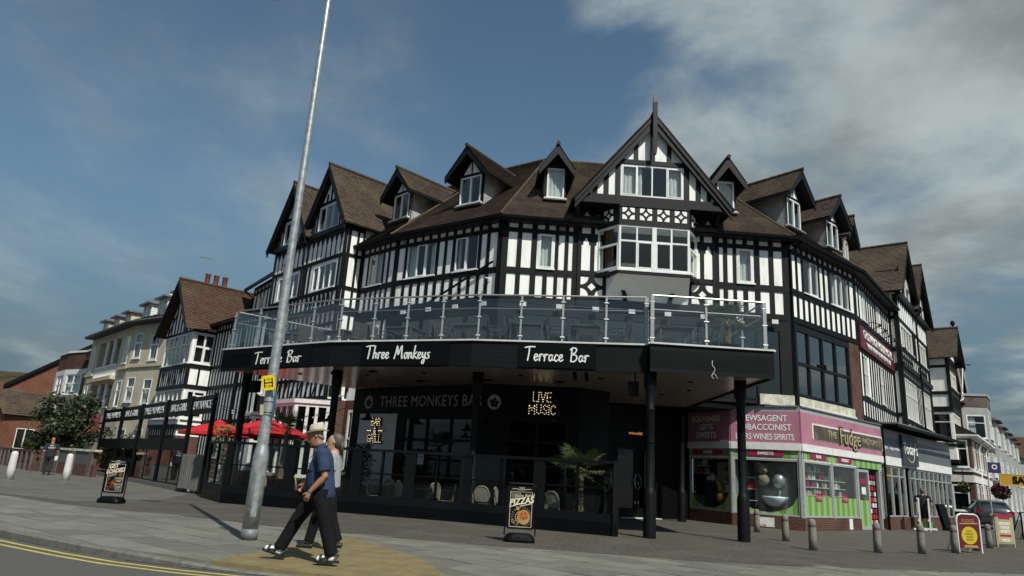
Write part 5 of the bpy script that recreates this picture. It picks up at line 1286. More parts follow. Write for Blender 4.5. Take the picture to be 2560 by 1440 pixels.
RC = [(-7.35, 22.4, .4, 'far left, left of the lamp column'), (-5.85, 21.4, 2.4, 'behind the screen just right of the lamp column'), (-5.3, 22.6, 3.4, 'behind the walking man, further back'), (-3.7, 21.9, .3, 'in front of the pale BAR & GRILL panel, left'), (-3.3, 22.5, 2.9, 'facing away in front of the pale BAR & GRILL panel'),
      (-2.6, 20.6, 2.2, 'side-on, left of the WANTED notice'), (-2.0, 20.9, -2.4, 'below the WANTED notice'), (-1.55, 21.2, -1.4, 'dim one right of the WANTED notice'), (-0.75, 20.1, 2.5, 'brightest one, in the middle bay of the screen'), (-0.45, 20.5, 3.0, 'close behind the brightest chair in the middle bay'),
      (0.15, 20.0, 1.3, 'dark one left of the pizza board'), (1.05, 19.25, 3.0, 'right of the pizza board, front one'), (1.5, 19.2, 2.5, 'right of the pizza board, tipped against the front one')]
rp_ = None
for x, y, rz, w_ in RC:
    lab = 'rattan bistro chair, ' + w_
    if rp_ is None: rp_ = rattan_proto(lab, 'rattan chairs behind the glazed screen'); c = rp_
    else: c = copy_tree(rp_)
    c['label'] = lab; c.location = (x * .975, y - .72, 0); c.rotation_euler.z = rz
def btab(lab, grp):
    t = thing('bar_table', (0, 0, 0), lab, 'table', grp)
    MB().box(ORI, -.36, .36, -.36, .36, .71, .745).build('tabletop', M_DARKF, t)
    for sx in (-1, 1):
        for sy in (-1, 1): piece('leg', ORI, sx * .32 - .02, sx * .32 + .02, sy * .32 - .02, sy * .32 + .02, 0, .71, M_DARKF, t)
    return t
bt_ = None
for x, y, w_ in ((-3.35, 21.2, 'in front of the BAR & GRILL panel'), (-2.1, 20.25, 'below the WANTED notice'), (-1.2, 20.6, 'in the middle bay of the screen'), (-6.5, 21.9, 'behind the lamp column')):
    lab = 'dark square bar table ' + w_
    if bt_ is None: bt_ = btab(lab, 'dark bar tables behind the glazed screen'); c = bt_
    else: c = copy_tree(bt_)
    c['label'] = lab; c.location = (x, y, 0); c.rotation_euler.z = -.4

# ============================================================ FUDGE SHOP
SH = thing('sweet_shop', (9, 26, 0), 'sweet shop with pink sign boards and green striped windows', 'shop')
Z_, A_, Q_, C_ = (7.31, 28.05), (8.38, 26.13), (10.46, 25.01), (15.90, 29.88)
s1, s2, s3 = Fr(Z_, A_), Fr(A_, Q_), Fr(Q_, C_)
M_SHOPIN = mat('shop_interior', (.30, .28, .26), .9, var=.5, scale=3)
M_PINK = mat('pink_sign', (0.44, 0.185, 0.255), .4, var=.22, scale=1.2)
M_MAG = mat('magenta_label', (0.30, 0.012, 0.075), .45)
M_GRN1 = mat('lime_stripe', (0.125, 0.27, 0.055), .5); M_GRN2 = mat('pale_lime_stripe', (0.26, 0.40, 0.15), .5)
M_SHFR = mat('grey_alu_frame', (0.36, 0.37, 0.37), .45, var=.2, scale=4)
MB().slab([Z_, A_, Q_, C_, (15.2, 31.2), (9.6, 27.6), (8.3, 29)], 4.20, 4.26).build('lead_roof', M_LEAD, SH)
def stripes(f, a, b, z0, z1, o, par, w=.24, arc=None):
    n = max(1, int((b - a) / w)); w = (b - a) / n
    for k in range(n):
        x0, x1 = a + k * w, a + (k + 1) * w
        if arc:
            t0, t1 = arc(x0), arc(x1)
            if False: pass
            if max(t0, t1) - z0 < .03: continue
            MB().prism(f, [(x0, z0), (x1, z0), (x1, max(t1, z0 + .01)), (x0, max(t0, z0 + .01))], o - .004, o).build('stripe', M_GRN1 if k % 2 else M_GRN2, par)
        else: piece('stripe', f, x0, x1, o - .004, o, z0, z1, M_GRN1 if k % 2 else M_GRN2, par)
def label(f, a, b, z0, z1, s_, par):
    h = z1 - z0; r = h * .3; pts = []
    for cx_, cz_, a0 in ((b - r, z0 + r, -pi / 2), (b - r, z1 - r, 0), (a + r, z1 - r, pi / 2), (a + r, z0 + r, pi)):
        pts += [(cx_ + r * cos(a0 + pi / 2 * t / 3), cz_ + r * sin(a0 + pi / 2 * t / 3)) for t in range(4)]
    l = MB().prism(f, pts, .03, .045).build('label_plate', M_MAG, par)
    text(s_, f, (a + b) / 2, (z0 + z1) / 2, h * .85, M_LETTER, l, o=.046, ext=.003, bold=.004)
for f, nm in ((s1, 0), (s2, 1), (s3, 2)):
    piece('fascia_top', f, 0, f.L, -.1, .05, 4.04, 4.20, M_SHFR, SH); piece('fascia_edge', f, 0, f.L, -.1, .10, 4.20, 4.25, M_LEAD, SH)
    piece('white_band', f, 0, f.L, -.1, .09, 2.68, 2.93, M_PAINT, SH)
    piece('plinth', f, 0, f.L, -.3, .0, 0, .04, M_BRICK, SH)
    MB().box(f, 0, f.L if f is not s3 else 4.78, -.3, .04, .0, .42).build('brick_plinth', M_BRICK, SH)
    room(f, .05, f.L - .05, .05, 4.0, SH, o=-.2, depth=1.6, m=M_SHOPIN)
p_ = [piece('sign_panel', f, .01, f.L - .01, -.05, .06, 2.93, 4.04, M_PINK, SH) for f in (s1, s2, s3)]
def signtxt(f, lines, sc_, size, zs, par, sx=1):
    for t_, z in zip(lines, zs): text(t_, f, sc_, z, size, M_LETTER, SH, o=.062, ext=.004, sx=sx, bold=.004)
signtxt(s1, ['SOUVENIRS', 'GIFTS', 'SWEETS'], 1.02, .31, [3.78, 3.47, 3.17], None, .92)
signtxt(s2, ['NEWSAGENT', 'TOBACCONIST'], 1.16, .31, [3.78, 3.46], None, .88); signtxt(s2, ['BEERS·WINES·SPIRITS'], 1.18, .30, [3.12], None, .72)
# brown enamel board with the shop name
M_ENAM = mat('brown_enamel', (0.075, 0.055, 0.032), .35, scale=2.0, col2=(.20, .17, .12), thr=(.5, .75))
piece('name_board_edge', s3, .86, 7.30, .061, .075, 3.14, 3.72, M_PAINT, SH)
nb = MB().box(s3, .95, 7.22, .076, .095, 3.17, 3.66).build('name_board', M_ENAM, SH)
M_GILT = mat('cream_gilt', (0.40, 0.35, 0.21), .45)
text('THE', s3, 2.45, 3.42, .34, M_GILT, nb, o=.097, ext=.006, sx=1.3); text('Fudge', s3, 4.05, 3.42, .90, M_BLACK, nb, o=.096, ext=.004, sx=.95, bold=.03); text('Fudge', s3, 4.05, 3.42, .86, M_GILT, nb, o=.106, ext=.006, sx=.95)
text('FACTORY', s3, 5.95, 3.40, .30, M_GILT, nb, o=.097, ext=.006, sx=1.1)
# shop windows
def shopwin(f, a, b, par_lab=None, stripe='arc', lab=None, zt=2.36):
    w = window(f, a, b, .44, zt, SH, (1,), m=M_SHFR, glass=M_GLASS, fw=.06, sill=False, o=-.04)
    piece('window_rail', f, a, b, -.08, .01, zt, zt + .05, M_PAINT, SH)
    stripes(f, a, b, zt + .05, 2.68, .02, SH)
    if lab: label(f, *lab, SH)
    if stripe == 'arc':
        m_, r = (a + b) / 2, (b - a) * .46
        arc = lambda x: (1.16 - sqrt(max(0, 1 - ((x - m_) / r) ** 2)) * .62) if abs(x - m_) < r else 1.16
        stripes(f, a + .06, b - .06, .50, 1.16, -.028, SH, w=.20, arc=arc)
    else: stripes(f, a + .06, b - .06, .50, 1.16, -.028, SH, w=.21)
shopwin(s1, .06, s1.L - .08, lab=(.32, 1.85, 2.46, 2.63, 'FUDGE'))
shopwin(s2, .06, s2.L - .06, lab=(.58, 1.82, 2.46, 2.64, 'SWEETS'))
shopwin(s3, .20, 2.42, stripe='full', lab=(.68, 1.95, 2.46, 2.63, 'ROCK')); shopwin(s3, 2.50, 4.62, stripe='full', lab=(2.96, 4.2, 2.46, 2.63, 'NOUGAT'))
stripes(s3, 4.72, 7.0, 2.36, 2.68, .02, SH)
d = MB().box(s3, 4.74, 4.84, -.06, .01, .02, 2.30).box(s3, 5.72, 5.82, -.06, .01, .02, 2.30).box(s3, 4.84, 5.72, -.06, .008, .02, .14).box(s3, 4.84, 5.72, -.06, .008, 2.2, 2.3).build('door', M_SHFR, SH)
piece('pane', s3, 4.84, 5.72, -.03, -.02, .14, 2.2, M_GLASS, d); stripes(s3, 4.84, 5.72, .14, 1.12, -.012, d if False else SH, w=.22)
piece('door_notice', s3, 5.1, 5.5, -.018, -.014, 1.35, 1.62, M_PAINT, d); piece('door_notice', s3, 5.02, 5.55, -.018, -.013, 1.75, 1.95, M_MAG, d)
piece('door_post', s3, 6.86, 6.96, -.1, .02, .02, 2.36, M_SHFR, SH); shopwin(s3, 7.0, s3.L - .1, stripe='full')
for x in (.05, 2.42, 4.63): piece('mullion', s3, x, x + .09, -.06, .03, .42, 2.68, M_SHFR, SH)
for f, x in ((s1, s1.L - .07), (s2, 0), (s2, s2.L - .06)): piece('mullion', f, x, x + .07, -.06, .035, .42, 2.68, M_SHFR, SH)
for x in (1.32, 3.5):
    q = piece('fudge_plate', s3, x - .25, x + .25, -.02, -.012, 1.0, 1.28, M_MAG, SH); text('Fudge', s3, x, 1.14, .2, M_GILT, SH, o=-.011, ext=.002)
tag(piece('parking_notice', s2, .86, 1.42, .041, .05, .05, .36, M_PAINT, None), 'white and red NO Parking board on the brick plinth below the sweets window', 'notice')
np_ = bpy.data.objects['parking_notice']
np_m = mat('red_print', (.35, .01, .012), .5)
text('NO', s2, 1.14, .215, .13, M_LETTER, np_, o=.0565, ext=.002, bold=.004)
piece('red_field', s2, .87, 1.41, .05, .055, .055, .265, np_m, np_); text('Parking', s2, 1.14, .115, .13, M_LETTER, np_, o=.0565, ext=.002, sx=.95, bold=.003)
tag(piece('small_notice', s3, 3.62, 3.92, .041, .05, .04, .42, M_PAINT, None), 'small white NO Parking plate on the brick plinth near the shop door', 'notice')
text('NO', s3, 3.77, .24, .09, M_BLACK, bpy.data.objects['small_notice'], o=.051, ext=.002); text('Parking', s3, 3.77, .13, .07, M_BLACK, bpy.data.objects['small_notice'], o=.051, ext=.002)
# window display
M_FOIL = mat('silver_foil', (.6, .6, .6), .3, metal=.5, bump=.6, scale=14, var=.2); M_GOLD = mat('gold_foil', (.5, .33, .06), .3, metal=.5, bump=.6, scale=14, var=.3)
M_TEDDY = mat('teddy_fur', (.42, .35, .25), .95, var=.4, scale=25); M_BOWL = mat('pale_blue_ceramic', (.50, .62, .66), .3)
def disp(nm, mb, m, lab, cat, smooth=True): return tag(mb.build(nm, m, None, smooth=smooth), lab, cat)
q = s2.P(1.58, -.34, 0); disp('foil_balloon', MB().sphere((q.x, q.y, 1.62), .24, 10, 8, 1.15).tube([(q.x, q.y, 1.35), (q.x, q.y, 1.05)], .05, 6), M_FOIL, 'crumpled silver foil balloon in the sweets window', 'balloon')
q = s2.P(1.05, -.34, 0); disp('teddy_bear', MB().sphere((q.x, q.y, 2.02), .21, 10, 8).sphere((q.x - .16, q.y, 2.2), .08, 8, 6).sphere((q.x + .16, q.y, 2.2), .08, 8, 6).sphere((q.x, q.y - .17, 1.96), .09, 8, 6).sphere((q.x, q.y, 1.65), .22, 10, 8), M_TEDDY, 'beige teddy bear hanging at the top of the sweets window', 'toy')
q = s2.P(1.42, -.3, .72); disp('fudge_bowl', MB().lathe(q, [(.16, 0), (.34, .10), (.46, .30), (.47, .36), (.40, .36), (.36, .30), (.01, .28)], 20), M_BOWL, 'pale blue bowl with a dripping rim in the sweets window', 'bowl')
q = s1.P(1.35, -.35, 0); disp('gold_balloon', MB().sphere((q.x, q.y, .95), .22, 10, 8).tube([(q.x, q.y, 1.1), (q.x - .08, q.y, 1.4), (q.x - .2, q.y, 1.55)], [.14, .11, .07], 8), M_GOLD, 'gold foil animal balloon in the FUDGE window', 'balloon')
q = s1.P(.95, -.35, 0); disp('silver_balloon', MB().sphere((q.x, q.y, 1.62), .14, 10, 8).sphere((q.x - .17, q.y, 1.6), .09, 8, 6), M_FOIL, 'silver balloon head in the FUDGE window', 'balloon')
tag(piece('window_poster', s1, .15, .78, -.12, -.11, .95, 1.75, M_NAVY, None), 'dark poster reading Shop for TREAT in the FUDGE window', 'poster')
pp = bpy.data.objects['window_poster']; text('Shop for', s1, .46, 1.32, .13, M_LETTER, pp, o=-.109, ext=.002, sx=.9); text('TREAT', s1, .46, 1.08, .2, M_LETTER, pp, o=-.109, ext=.002, sx=.8)
# stock on racks inside
r_ = random.Random(21)
STK = [M_NAVY, M_PAINT, M_TEDDY, M_MAG, M_GOLD, M_CREAM, M_GREYREND, M_RED, M_UPVC, M_GRN2]
def shelves(f, x0, x1, zs, o, dens, wmin=.10, wmax=.22, h0=.14, h1=.26):
    for z in zs:
        piece('shelf', f, x0, x1, o - .06, o + .14, z - .02, z, M_UPVC, SH)
        x = x0 + .03
        while x < x1 - wmax:
            w = r_.uniform(wmin, wmax)
            if r_.random() < dens: piece('sweet_packet', f, x, x + w, o, o + r_.uniform(.04, .10), z, z + r_.uniform(h0, h1), r_.choice(STK), SH)
            x += w + r_.uniform(.01, .08)
shelves(s3, .28, 2.36, (1.2, 1.48, 1.76, 2.04), -.40, .85); shelves(s3, 2.58, 4.55, (1.2, 1.48, 1.76), -.55, .7)
shelves(s2, .15, .8, (.9, 1.3, 1.7), -.5, .8); shelves(s2, 1.85, s2.L - .1, (.95, 1.35, 1.75, 2.05), -.5, .8)
shelves(s1, .2, .95, (1.78, 2.05), -.35, .8); shelves(s1, 1.5, s1.L - .15, (.75, 1.15, 1.5, 1.85), -.45, .8)
piece('display_board', s1, .95, 1.55, -.60, -.56, .7, 2.2, M_CREAM, SH); piece('display_board', s2, .85, 1.8, -.75, -.71, .7, 2.3, M_GREYREND, SH)
for k in range(36):
    z = .2 + (k // 4) * .22; x = 5.88 + (k % 4) * .24; piece('sweet_packet', s3, x, x + .15, -.22, -.12, z, z + .16, r_.choice([M_MAROON, M_TEDDY, M_MAG, M_PAINT, M_RED]), SH)
tag(MB().tube([s3.P(s3.L + .05, .1, 4.3), s3.P(s3.L + .05, .1, 0)], .05, 8).build('downpipe', M_BLACK), 'thin black downpipe between the sweet shop and the grey convenience store', 'downpipe')

# ============================================================ CONVENIENCE STORE
ST = thing('convenience_store', (19, 33, 0), 'convenience store with grey sign boards and wide grey shop windows', 'shop')
sv = Fr((C_[0] + .12, C_[1] + .11), (C_[0] + .12 + s3.e.x * 9.6, C_[1] + .11 + s3.e.y * 9.6 + .5))
M_SGREY = mat('slate_sign', (0.115, 0.13, 0.14), .45, var=.15, scale=2); M_SLATE = mat('dark_slate_sign', (0.035, 0.042, 0.048), .4)
piece('upper_band', sv, 0, sv.L, -.1, .03, 3.80, 4.12, M_SHFR, ST); piece('white_band', sv, 0, sv.L, -.1, .06, 2.62, 2.98, M_PAINT, ST)
piece('sign_panel', sv, 0, 2.15, -.05, .05, 2.98, 3.80, M_SGREY, ST); piece('sign_panel', sv, 4.25, sv.L, -.05, .05, 2.98, 3.80, M_SGREY, ST)
bx = MB().box(sv, 2.15, 4.25, -.05, .16, 2.72, 4.02).build('name_sign', M_SLATE, ST)
text('Today\'s', sv, 3.2, 3.42, .72, M_LETTER, bx, o=.162, ext=.008, sx=.88)
mb = MB(); ribbon(mb, sv, smooth_pts([(2.75, 3.02), (3.0, 2.90), (3.35, 2.88), (3.62, 3.02)], 4), .055, .162, .176); mb.build('smile_mark', M_GILT, bx)
text('Open 7 days a week', sv, 1.0, 3.38, .30, M_LETTER, ST, o=.052, ext=.004, sx=.82)
MB().slab([sv.P(0, .7, 0).xy[:], sv.P(sv.L, .5, 0).xy[:], sv.P(sv.L, -1, 0).xy[:], sv.P(0, -1, 0).xy[:]], 4.30, 4.36).build('flat_roof', M_LEAD, ST)
mb = MB()
for k in range(24): x = k * sv.L / 24; mb.box(sv, x, x + .04, .0, .68, 4.22, 4.29)
mb.box(sv, 0, sv.L, .64, .70, 4.18, 4.30); mb.build('canopy_frame', M_BLACK, ST)
MB().box(sv, 0, sv.L, -.3, .03, 0, .50).build('brick_plinth', M_BRICK, ST)
room(sv, .05, sv.L - .05, .05, 4.0, ST, o=-.2, depth=2)
cols = [0.05, .95, 1.9, 2.6, 3.35, 4.05, 4.8, 5.5, 6.2, 6.9, 7.6, 8.3, 9.0, sv.L - .02]
for k in range(len(cols) - 1):
    if k == 3: piece('door_post', sv, cols[k], cols[k] + .08, -.1, .02, 0, 2.62, M_SHFR, ST); continue
    window(sv, cols[k], cols[k + 1] - .02, .52, 2.60, ST, (1,), rows=[(.80,)], m=M_SHFR, glass=M_GLASS, fw=.05, sill=False, o=-.03)
M_BLIND = [mat('tan_poster', (.26, .19, .10), .8, var=.3), mat('grey_poster', (.30, .30, .28), .8, var=.3), mat('red_poster', (.22, .06, .04), .8, var=.3)]
for k in range(7, 12):
    for j in range(3): piece('poster_strip', sv, cols[k] + .05 + j * .2, cols[k] + .19 + j * .2, -.16, -.14, .6, 2.1, M_BLIND[(k + j) % 3], ST)
# ============================================================ SIGN FENCE at the left
FEN = thing('sign_fence', (-16, 33, 0), 'tall black framed fence with THREE MONKEYS sign panels above dark glass', 'fence')
ff = Fr((-22.2, 39.6), (-10.05, 24.6)); LF = ff.L
M_FGLASS = glassmat('dark_fence_glass', (0.025, 0.028, 0.03), boost=1.5)
px_ = [0.5, 5.0, 9.0, 13.3, 16.7, LF]
piece('plinth', ff, 0, LF - 1.9, -.2, .08, 0, .16, M_GREYCONC, FEN)
for i, x in enumerate(px_): piece('post', ff, x - .07, x + .07, -.07, .07, .0, 3.42, M_BLACK, FEN)
names = ['THREE MONKEYS', 'BAR & GRILL', 'THREE MONKEYS', 'BAR & GRILL', 'ENTRANCE']
for i in range(5):
    a, b = px_[i] + .07, px_[i + 1] - .07; w = b - a
    sb = piece('sign_panel', ff, a, b, -.03, .03, 2.72, 3.36, M_BLACK, FEN)
    text(names[i], ff, (a + b) / 2, 3.03, .42, M_LETTER, FEN, o=.032, ext=.004, sx=w * .86 / (len(names[i]) * .27))
    if i == 4: continue
    piece('rail', ff, a, b, -.03, .03, 1.40, 1.46, M_BLACK, FEN); piece('rail', ff, a, b, -.03, .03, .16, .22, M_BLACK, FEN)
    piece('upper_board', ff, a, b, -.02, .02, 1.46, 1.86, M_BLACK, FEN)
    m_ = (a + b) / 2; piece('mullion', ff, m_ - .025, m_ + .025, -.02, .025, .22, 1.40, M_BLACK, FEN)
    piece('pane', ff, a, m_ - .025, -.006, .006, .22, 1.40, M_FGLASS, FEN); piece('pane', ff, m_ + .025, b, -.006, .006, .22, 1.40, M_FGLASS, FEN)
# slatted gate in the entrance gap
GT = thing('slatted_gate', (-10.7, 25.4, 0), 'grey slatted gate standing between the sign fence and the glazed screen', 'gate')
fg = Fr((-11.35, 25.75), (-10.1, 24.75))
M_SLAT = mat('weathered_slat', (.19, .18, .165), .7, var=.35, scale=6, stretch=(1, 1, .2))
for k in range(12): x = .04 + k * fg.L / 12.2; piece('slat', fg, x, x + .085, -.02, .02, .14, 1.30, M_SLAT, GT)
for z in (.24, 1.14): piece('rail', fg, 0, fg.L, -.06, -.022, z, z + .08, M_SLAT, GT)
for x in (.12, fg.L - .18): MB().lathe(fg.P(x, 0, .03), [(.05, -.03), (.07, 0), (.05, .09), (.02, .1)], 8).build('castor', M_BLACK, GT)

# ============================================================ LAMP COLUMN
LAMP = thing('lamp_column', (-3.99, 11.86, 0), 'galvanised lamp column standing on the pavement, rising out of the picture', 'lamp post')
q = (-3.99, 11.98, 0)
MB().lathe(q, [(.132, 0), (.132, .17)], 24).build('base_sleeve', M_LEAD, LAMP, smooth=True)
c = MB().lathe(q, [(.128, .17), (.127, 1.02), (.125, 1.32), (.112, 1.40), (.095, 1.48), (.092, 1.50), (.074, 4.5), (.060, 7.6), (.050, 10.2), (.045, 10.25)], 24).build('column', M_GALV, LAMP, smooth=True)
MB().lathe(q, [(.130, 1.00), (.130, 1.02)], 24).build('seam', M_GALV, LAMP)
fd = Fr((-3.99 - .5, 11.98 - .28), (-3.99 + .5, 11.98 - .02)); fd = Fr((-3.99 - .5 * cos(.5), 11.98 + .5 * sin(.5) * 0), (-3.99 + .5, 11.98 + .22))
n_ = Vector((.42, -.9)).normalized()
fd = Fr((0, 0), (-n_.y, n_.x)); fd.A = Vector((-3.99, 11.98)); fd.e = Vector((-n_.y, n_.x)); fd.n = Vector((fd.e.y, -fd.e.x))
mb = MB(); pts = []
for t in range(13): a = -.34 + .68 * t / 12; pts.append(a)
rings = [[fd.P(.1315 * sin(a), .1315 * cos(a), z) for a in pts] for z in (.36, .40, 1.28, 1.32)]
for i in range(3):
    for j in range(12): mb.face([rings[i][j], rings[i][j + 1], rings[i + 1][j + 1], rings[i + 1][j]])
mb.build('access_door', M_GALV, LAMP, smooth=True)
MB().tube([(-3.99, 11.98, 10.18), (-4.5, 12.1, 10.35), (-4.9, 12.2, 10.4)], .03, 8).build('bracket_arm', M_GALV, LAMP)
MB().tube([(-4.85, 12.19, 10.38), (-5.15, 12.26, 10.42), (-5.5, 12.35, 10.42)], [.05, .13, .06], 10).build('lantern', M_ALU, LAMP)
# hydrant sign, tag, cable ties
HY = thing('hydrant_sign', (-3.96, 11.7, 2.5), 'yellow hydrant sign with a black H strapped to the lamp column', 'sign')
fh = Fr((-4.46, 11.80), (-3.46, 11.92)).shift(.47, .02)
M_HYD = mat('hydrant_yellow', (.72, .52, .01), .4)
def tiltpoly(fr, w, h, a, c, o0, o1, mb):
    P = [(-w, -h), (w, -h), (w, h), (-w, h)]; return mb.prism(fr, [(c[0] + x * cos(a) - y * sin(a), c[1] + x * sin(a) + y * cos(a)) for x, y in P], o0, o1)
ta = .20
tiltpoly(fh, .108, .125, ta, (0, 2.51), .02, .03, MB()).build('plate', M_HYD, HY)
def th(x, z): return (x * cos(ta) - z * sin(ta), 2.51 + x * sin(ta) + z * cos(ta))
mb = MB()
for x in (-.062, .062): tiltpoly(fh, .010, .075, ta, th(x, 0), .0305, .034, mb)
tiltpoly(fh, .055, .010, ta, th(0, 0), .0305, .033, mb); mb.build('letter_h', M_BLACK, HY)
for s_, z in (('152', .055), ('12N', -.06)): text(s_, fh, th(0, z)[0], th(0, z)[1], .055, M_BLACK, HY, o=.031, ext=.001, tilt=ta)
mb = MB()
for x in (-.092, .092):
    for z in (-.108, .108): mb.prism(fh, [(th(x, z)[0] + .008 * cos(k), th(x, z)[1] + .008 * sin(k)) for k in range(6)], .03, .034)
mb.build('bolts', M_BLACK, HY, kind='stuff')
tag(tiltpoly(fh, .028, .085, .12, (-.05, 2.06), -.01, .0, MB()).build('cream_label', M_GILT), 'cream strip label taped to the lamp column below the hydrant sign', 'label')
M_BLUE = mat('blue_plastic', (.03, .11, .20), .5, var=.4, scale=18)
tag(MB().prism(fh.shift(.13, -.05), [(-.02, 1.95), (.015, 1.93), (.02, 2.38), (-.01, 2.40)], -.01, .0).build('plastic_strip', M_BLUE), 'blue plastic strip tied to the lamp column below the hydrant sign', 'strip')
mb = MB()
for z in (2.02, 1.98, 2.2): mb.lathe((-3.99, 11.98, z), [(.09, 0), (.098, .004), (.09, .01)], 14)
mb.tube(smooth_pts([fh.P(.08, .02, 2.0), fh.P(.16, .05, 2.05), fh.P(.14, .06, 1.95), fh.P(.05, .03, 1.97)], 3), .004, 4)
mb.build('cable_tie', M_BLACK, LAMP, kind='stuff')

# ============================================================ BOLLARDS
M_BOLW = mat('white_bollard', (.60, .59, .56), .7, scale=9, col2=(.40, .39, .36), thr=(.5, .8))
M_RUST = mat('worn_band', (.12, .075, .06), .8, var=.4, scale=20)
def bollard(x, y, r, h, m, lab, grp, band=False):
    t = thing('bollard', (x, y, 0), lab, 'bollard', grp)
    MB().lathe((x, y, 0), [(r * 1.06, 0), (r * 1.02, h * .4), (r * .93, h * .86), (r * .86, h * .93), (r * .6, h * .98), (.01, h)], 16).build('shaft', m, t, smooth=True)
    if band: MB().lathe((x, y, 0), [(r * .955, h * .74), (r * .975, h * .745), (r * .955, h * .82), (r * .94, h * .825)], 16).build('band', M_RUST, t, smooth=True)
    else: MB().lathe((x, y, 0), [(r * 1.5, 0), (r * 1.5, .014), (r * 1.1, .02)], 16).build('foot', M_GREYCONC, t)
bollard(-16.9, 28.45, .13, 1.06, M_BOLW, 'white bollard between the walking-away man and the GET LOADED board', 'white bollards at the left')
bollard(-17.9, 26.7, .13, 1.04, M_BOLW, 'white bollard at the left edge of the picture', 'white bollards at the left')
BO = [(8.0, 22.6, 'beside the NO Parking board'), (7.58, 19.3, 'between the NO Parking board and the small notice'), (7.24, 16.85, 'nearest the big black pillar, tallest in the row'), (8.96, 17.3, 'in front of the open shop doorway'), (10.29, 17.8, 'in front of the man in shorts'),
      (11.7, 18.75, 'overlapping the maroon pavement board'), (13.2, 20.2, 'hidden behind the maroon board'), (14.57, 21.7, 'overlapping the cream NOUGAT board')]
for x, y, w_ in BO: bollard(x, y, .088, .69, M_GREYCONC, 'grey concrete bollard ' + w_, 'grey concrete bollards by the shops', band=True)

# ============================================================ PAVEMENT BOARDS
M_BLKPRINT = mat('black_print', (.006, .0055, .006), .35, spec=.2); M_CREAMP = mat('cream_print', (.66, .60, .46), .5); M_ORNG = mat('orange_print', (.40, .13, .02), .5); M_TAN = mat('tan_print', (.38, .24, .09), .5); M_BROWNP = mat('brown_print', (.14, .05, .025), .5)
def swingboard(x, y, yaw, lab, art):
    t = thing('swing_board', (x, y, 0), lab, 'pavement sign', 'black swing boards of the bar')
    f = Fr((x - cos(yaw), y - sin(yaw)), (x + cos(yaw), y + sin(yaw))).shift(1.0)
    n = 20; ring = [(.30 * (abs(cos(2 * pi * k / n)) ** .5) * (1 if cos(2 * pi * k / n) >= 0 else -1), .21 * (abs(sin(2 * pi * k / n)) ** .5) * (1 if sin(2 * pi * k / n) >= 0 else -1)) for k in range(n)]
    mb = MB(); mb.loft([[f.P(a * s_, b * s_, z) for a, b in ring] for s_, z in ((1.0, 0), (1.03, .05), (.97, .10), (.72, .16))]); mb.build('rubber_base', M_BLACK, t)
    fr_ = MB(); arch = [(-.30, .12), (-.30, .25), (-.31, .95), (-.29, 1.05), (-.22, 1.10), (.22, 1.10), (.29, 1.05), (.31, .95), (.30, .25), (.30, .12)]
    fr_.tube([f.P(a, .0, z) for a, z in arch], .014, 8); fr_.build('hoop', M_BLACK, t)
    tl = .0
    r = .05; pts = []
    for cx_, cz_, a0 in ((.27 - r, .24 + r, -pi / 2), (.27 - r, 1.06 - r, 0), (-.27 + r, 1.06 - r, pi / 2), (-.27 + r, .24 + r, pi)):
        pts += [(cx_ + r * cos(a0 + pi / 2 * k / 4), cz_ + r * sin(a0 + pi / 2 * k / 4)) for k in range(5)]
    p = MB().prism(f, pts, .0, .03).build('panel', M_BLKPRINT, t)
    for q_ in ((-.29, .9), (.29, .9)): pass
    mb = MB(); ribbon(mb, f, [(-.215, .285), (.215, .285), (.215, .945), (-.215, .945), (-.215, .285)], .009, .031, .033); mb.build('border_print', M_CREAMP, p)
    mb = MB(); ribbon(mb, f, [(-.19, 1.0), (-.09, 1.0)], .007, .031, .033); ribbon(mb, f, [(.09, 1.0), (.19, 1.0)], .007, .031, .033); mb.build('rule_print', M_CREAMP, p)
    text('THREE', f, 0, 1.018, .038, M_CREAMP, p, o=.031, ext=.001); text('MONKEYS', f, 0, .985, .038, M_CREAMP, p, o=.031, ext=.001)
    art(f, p); return t
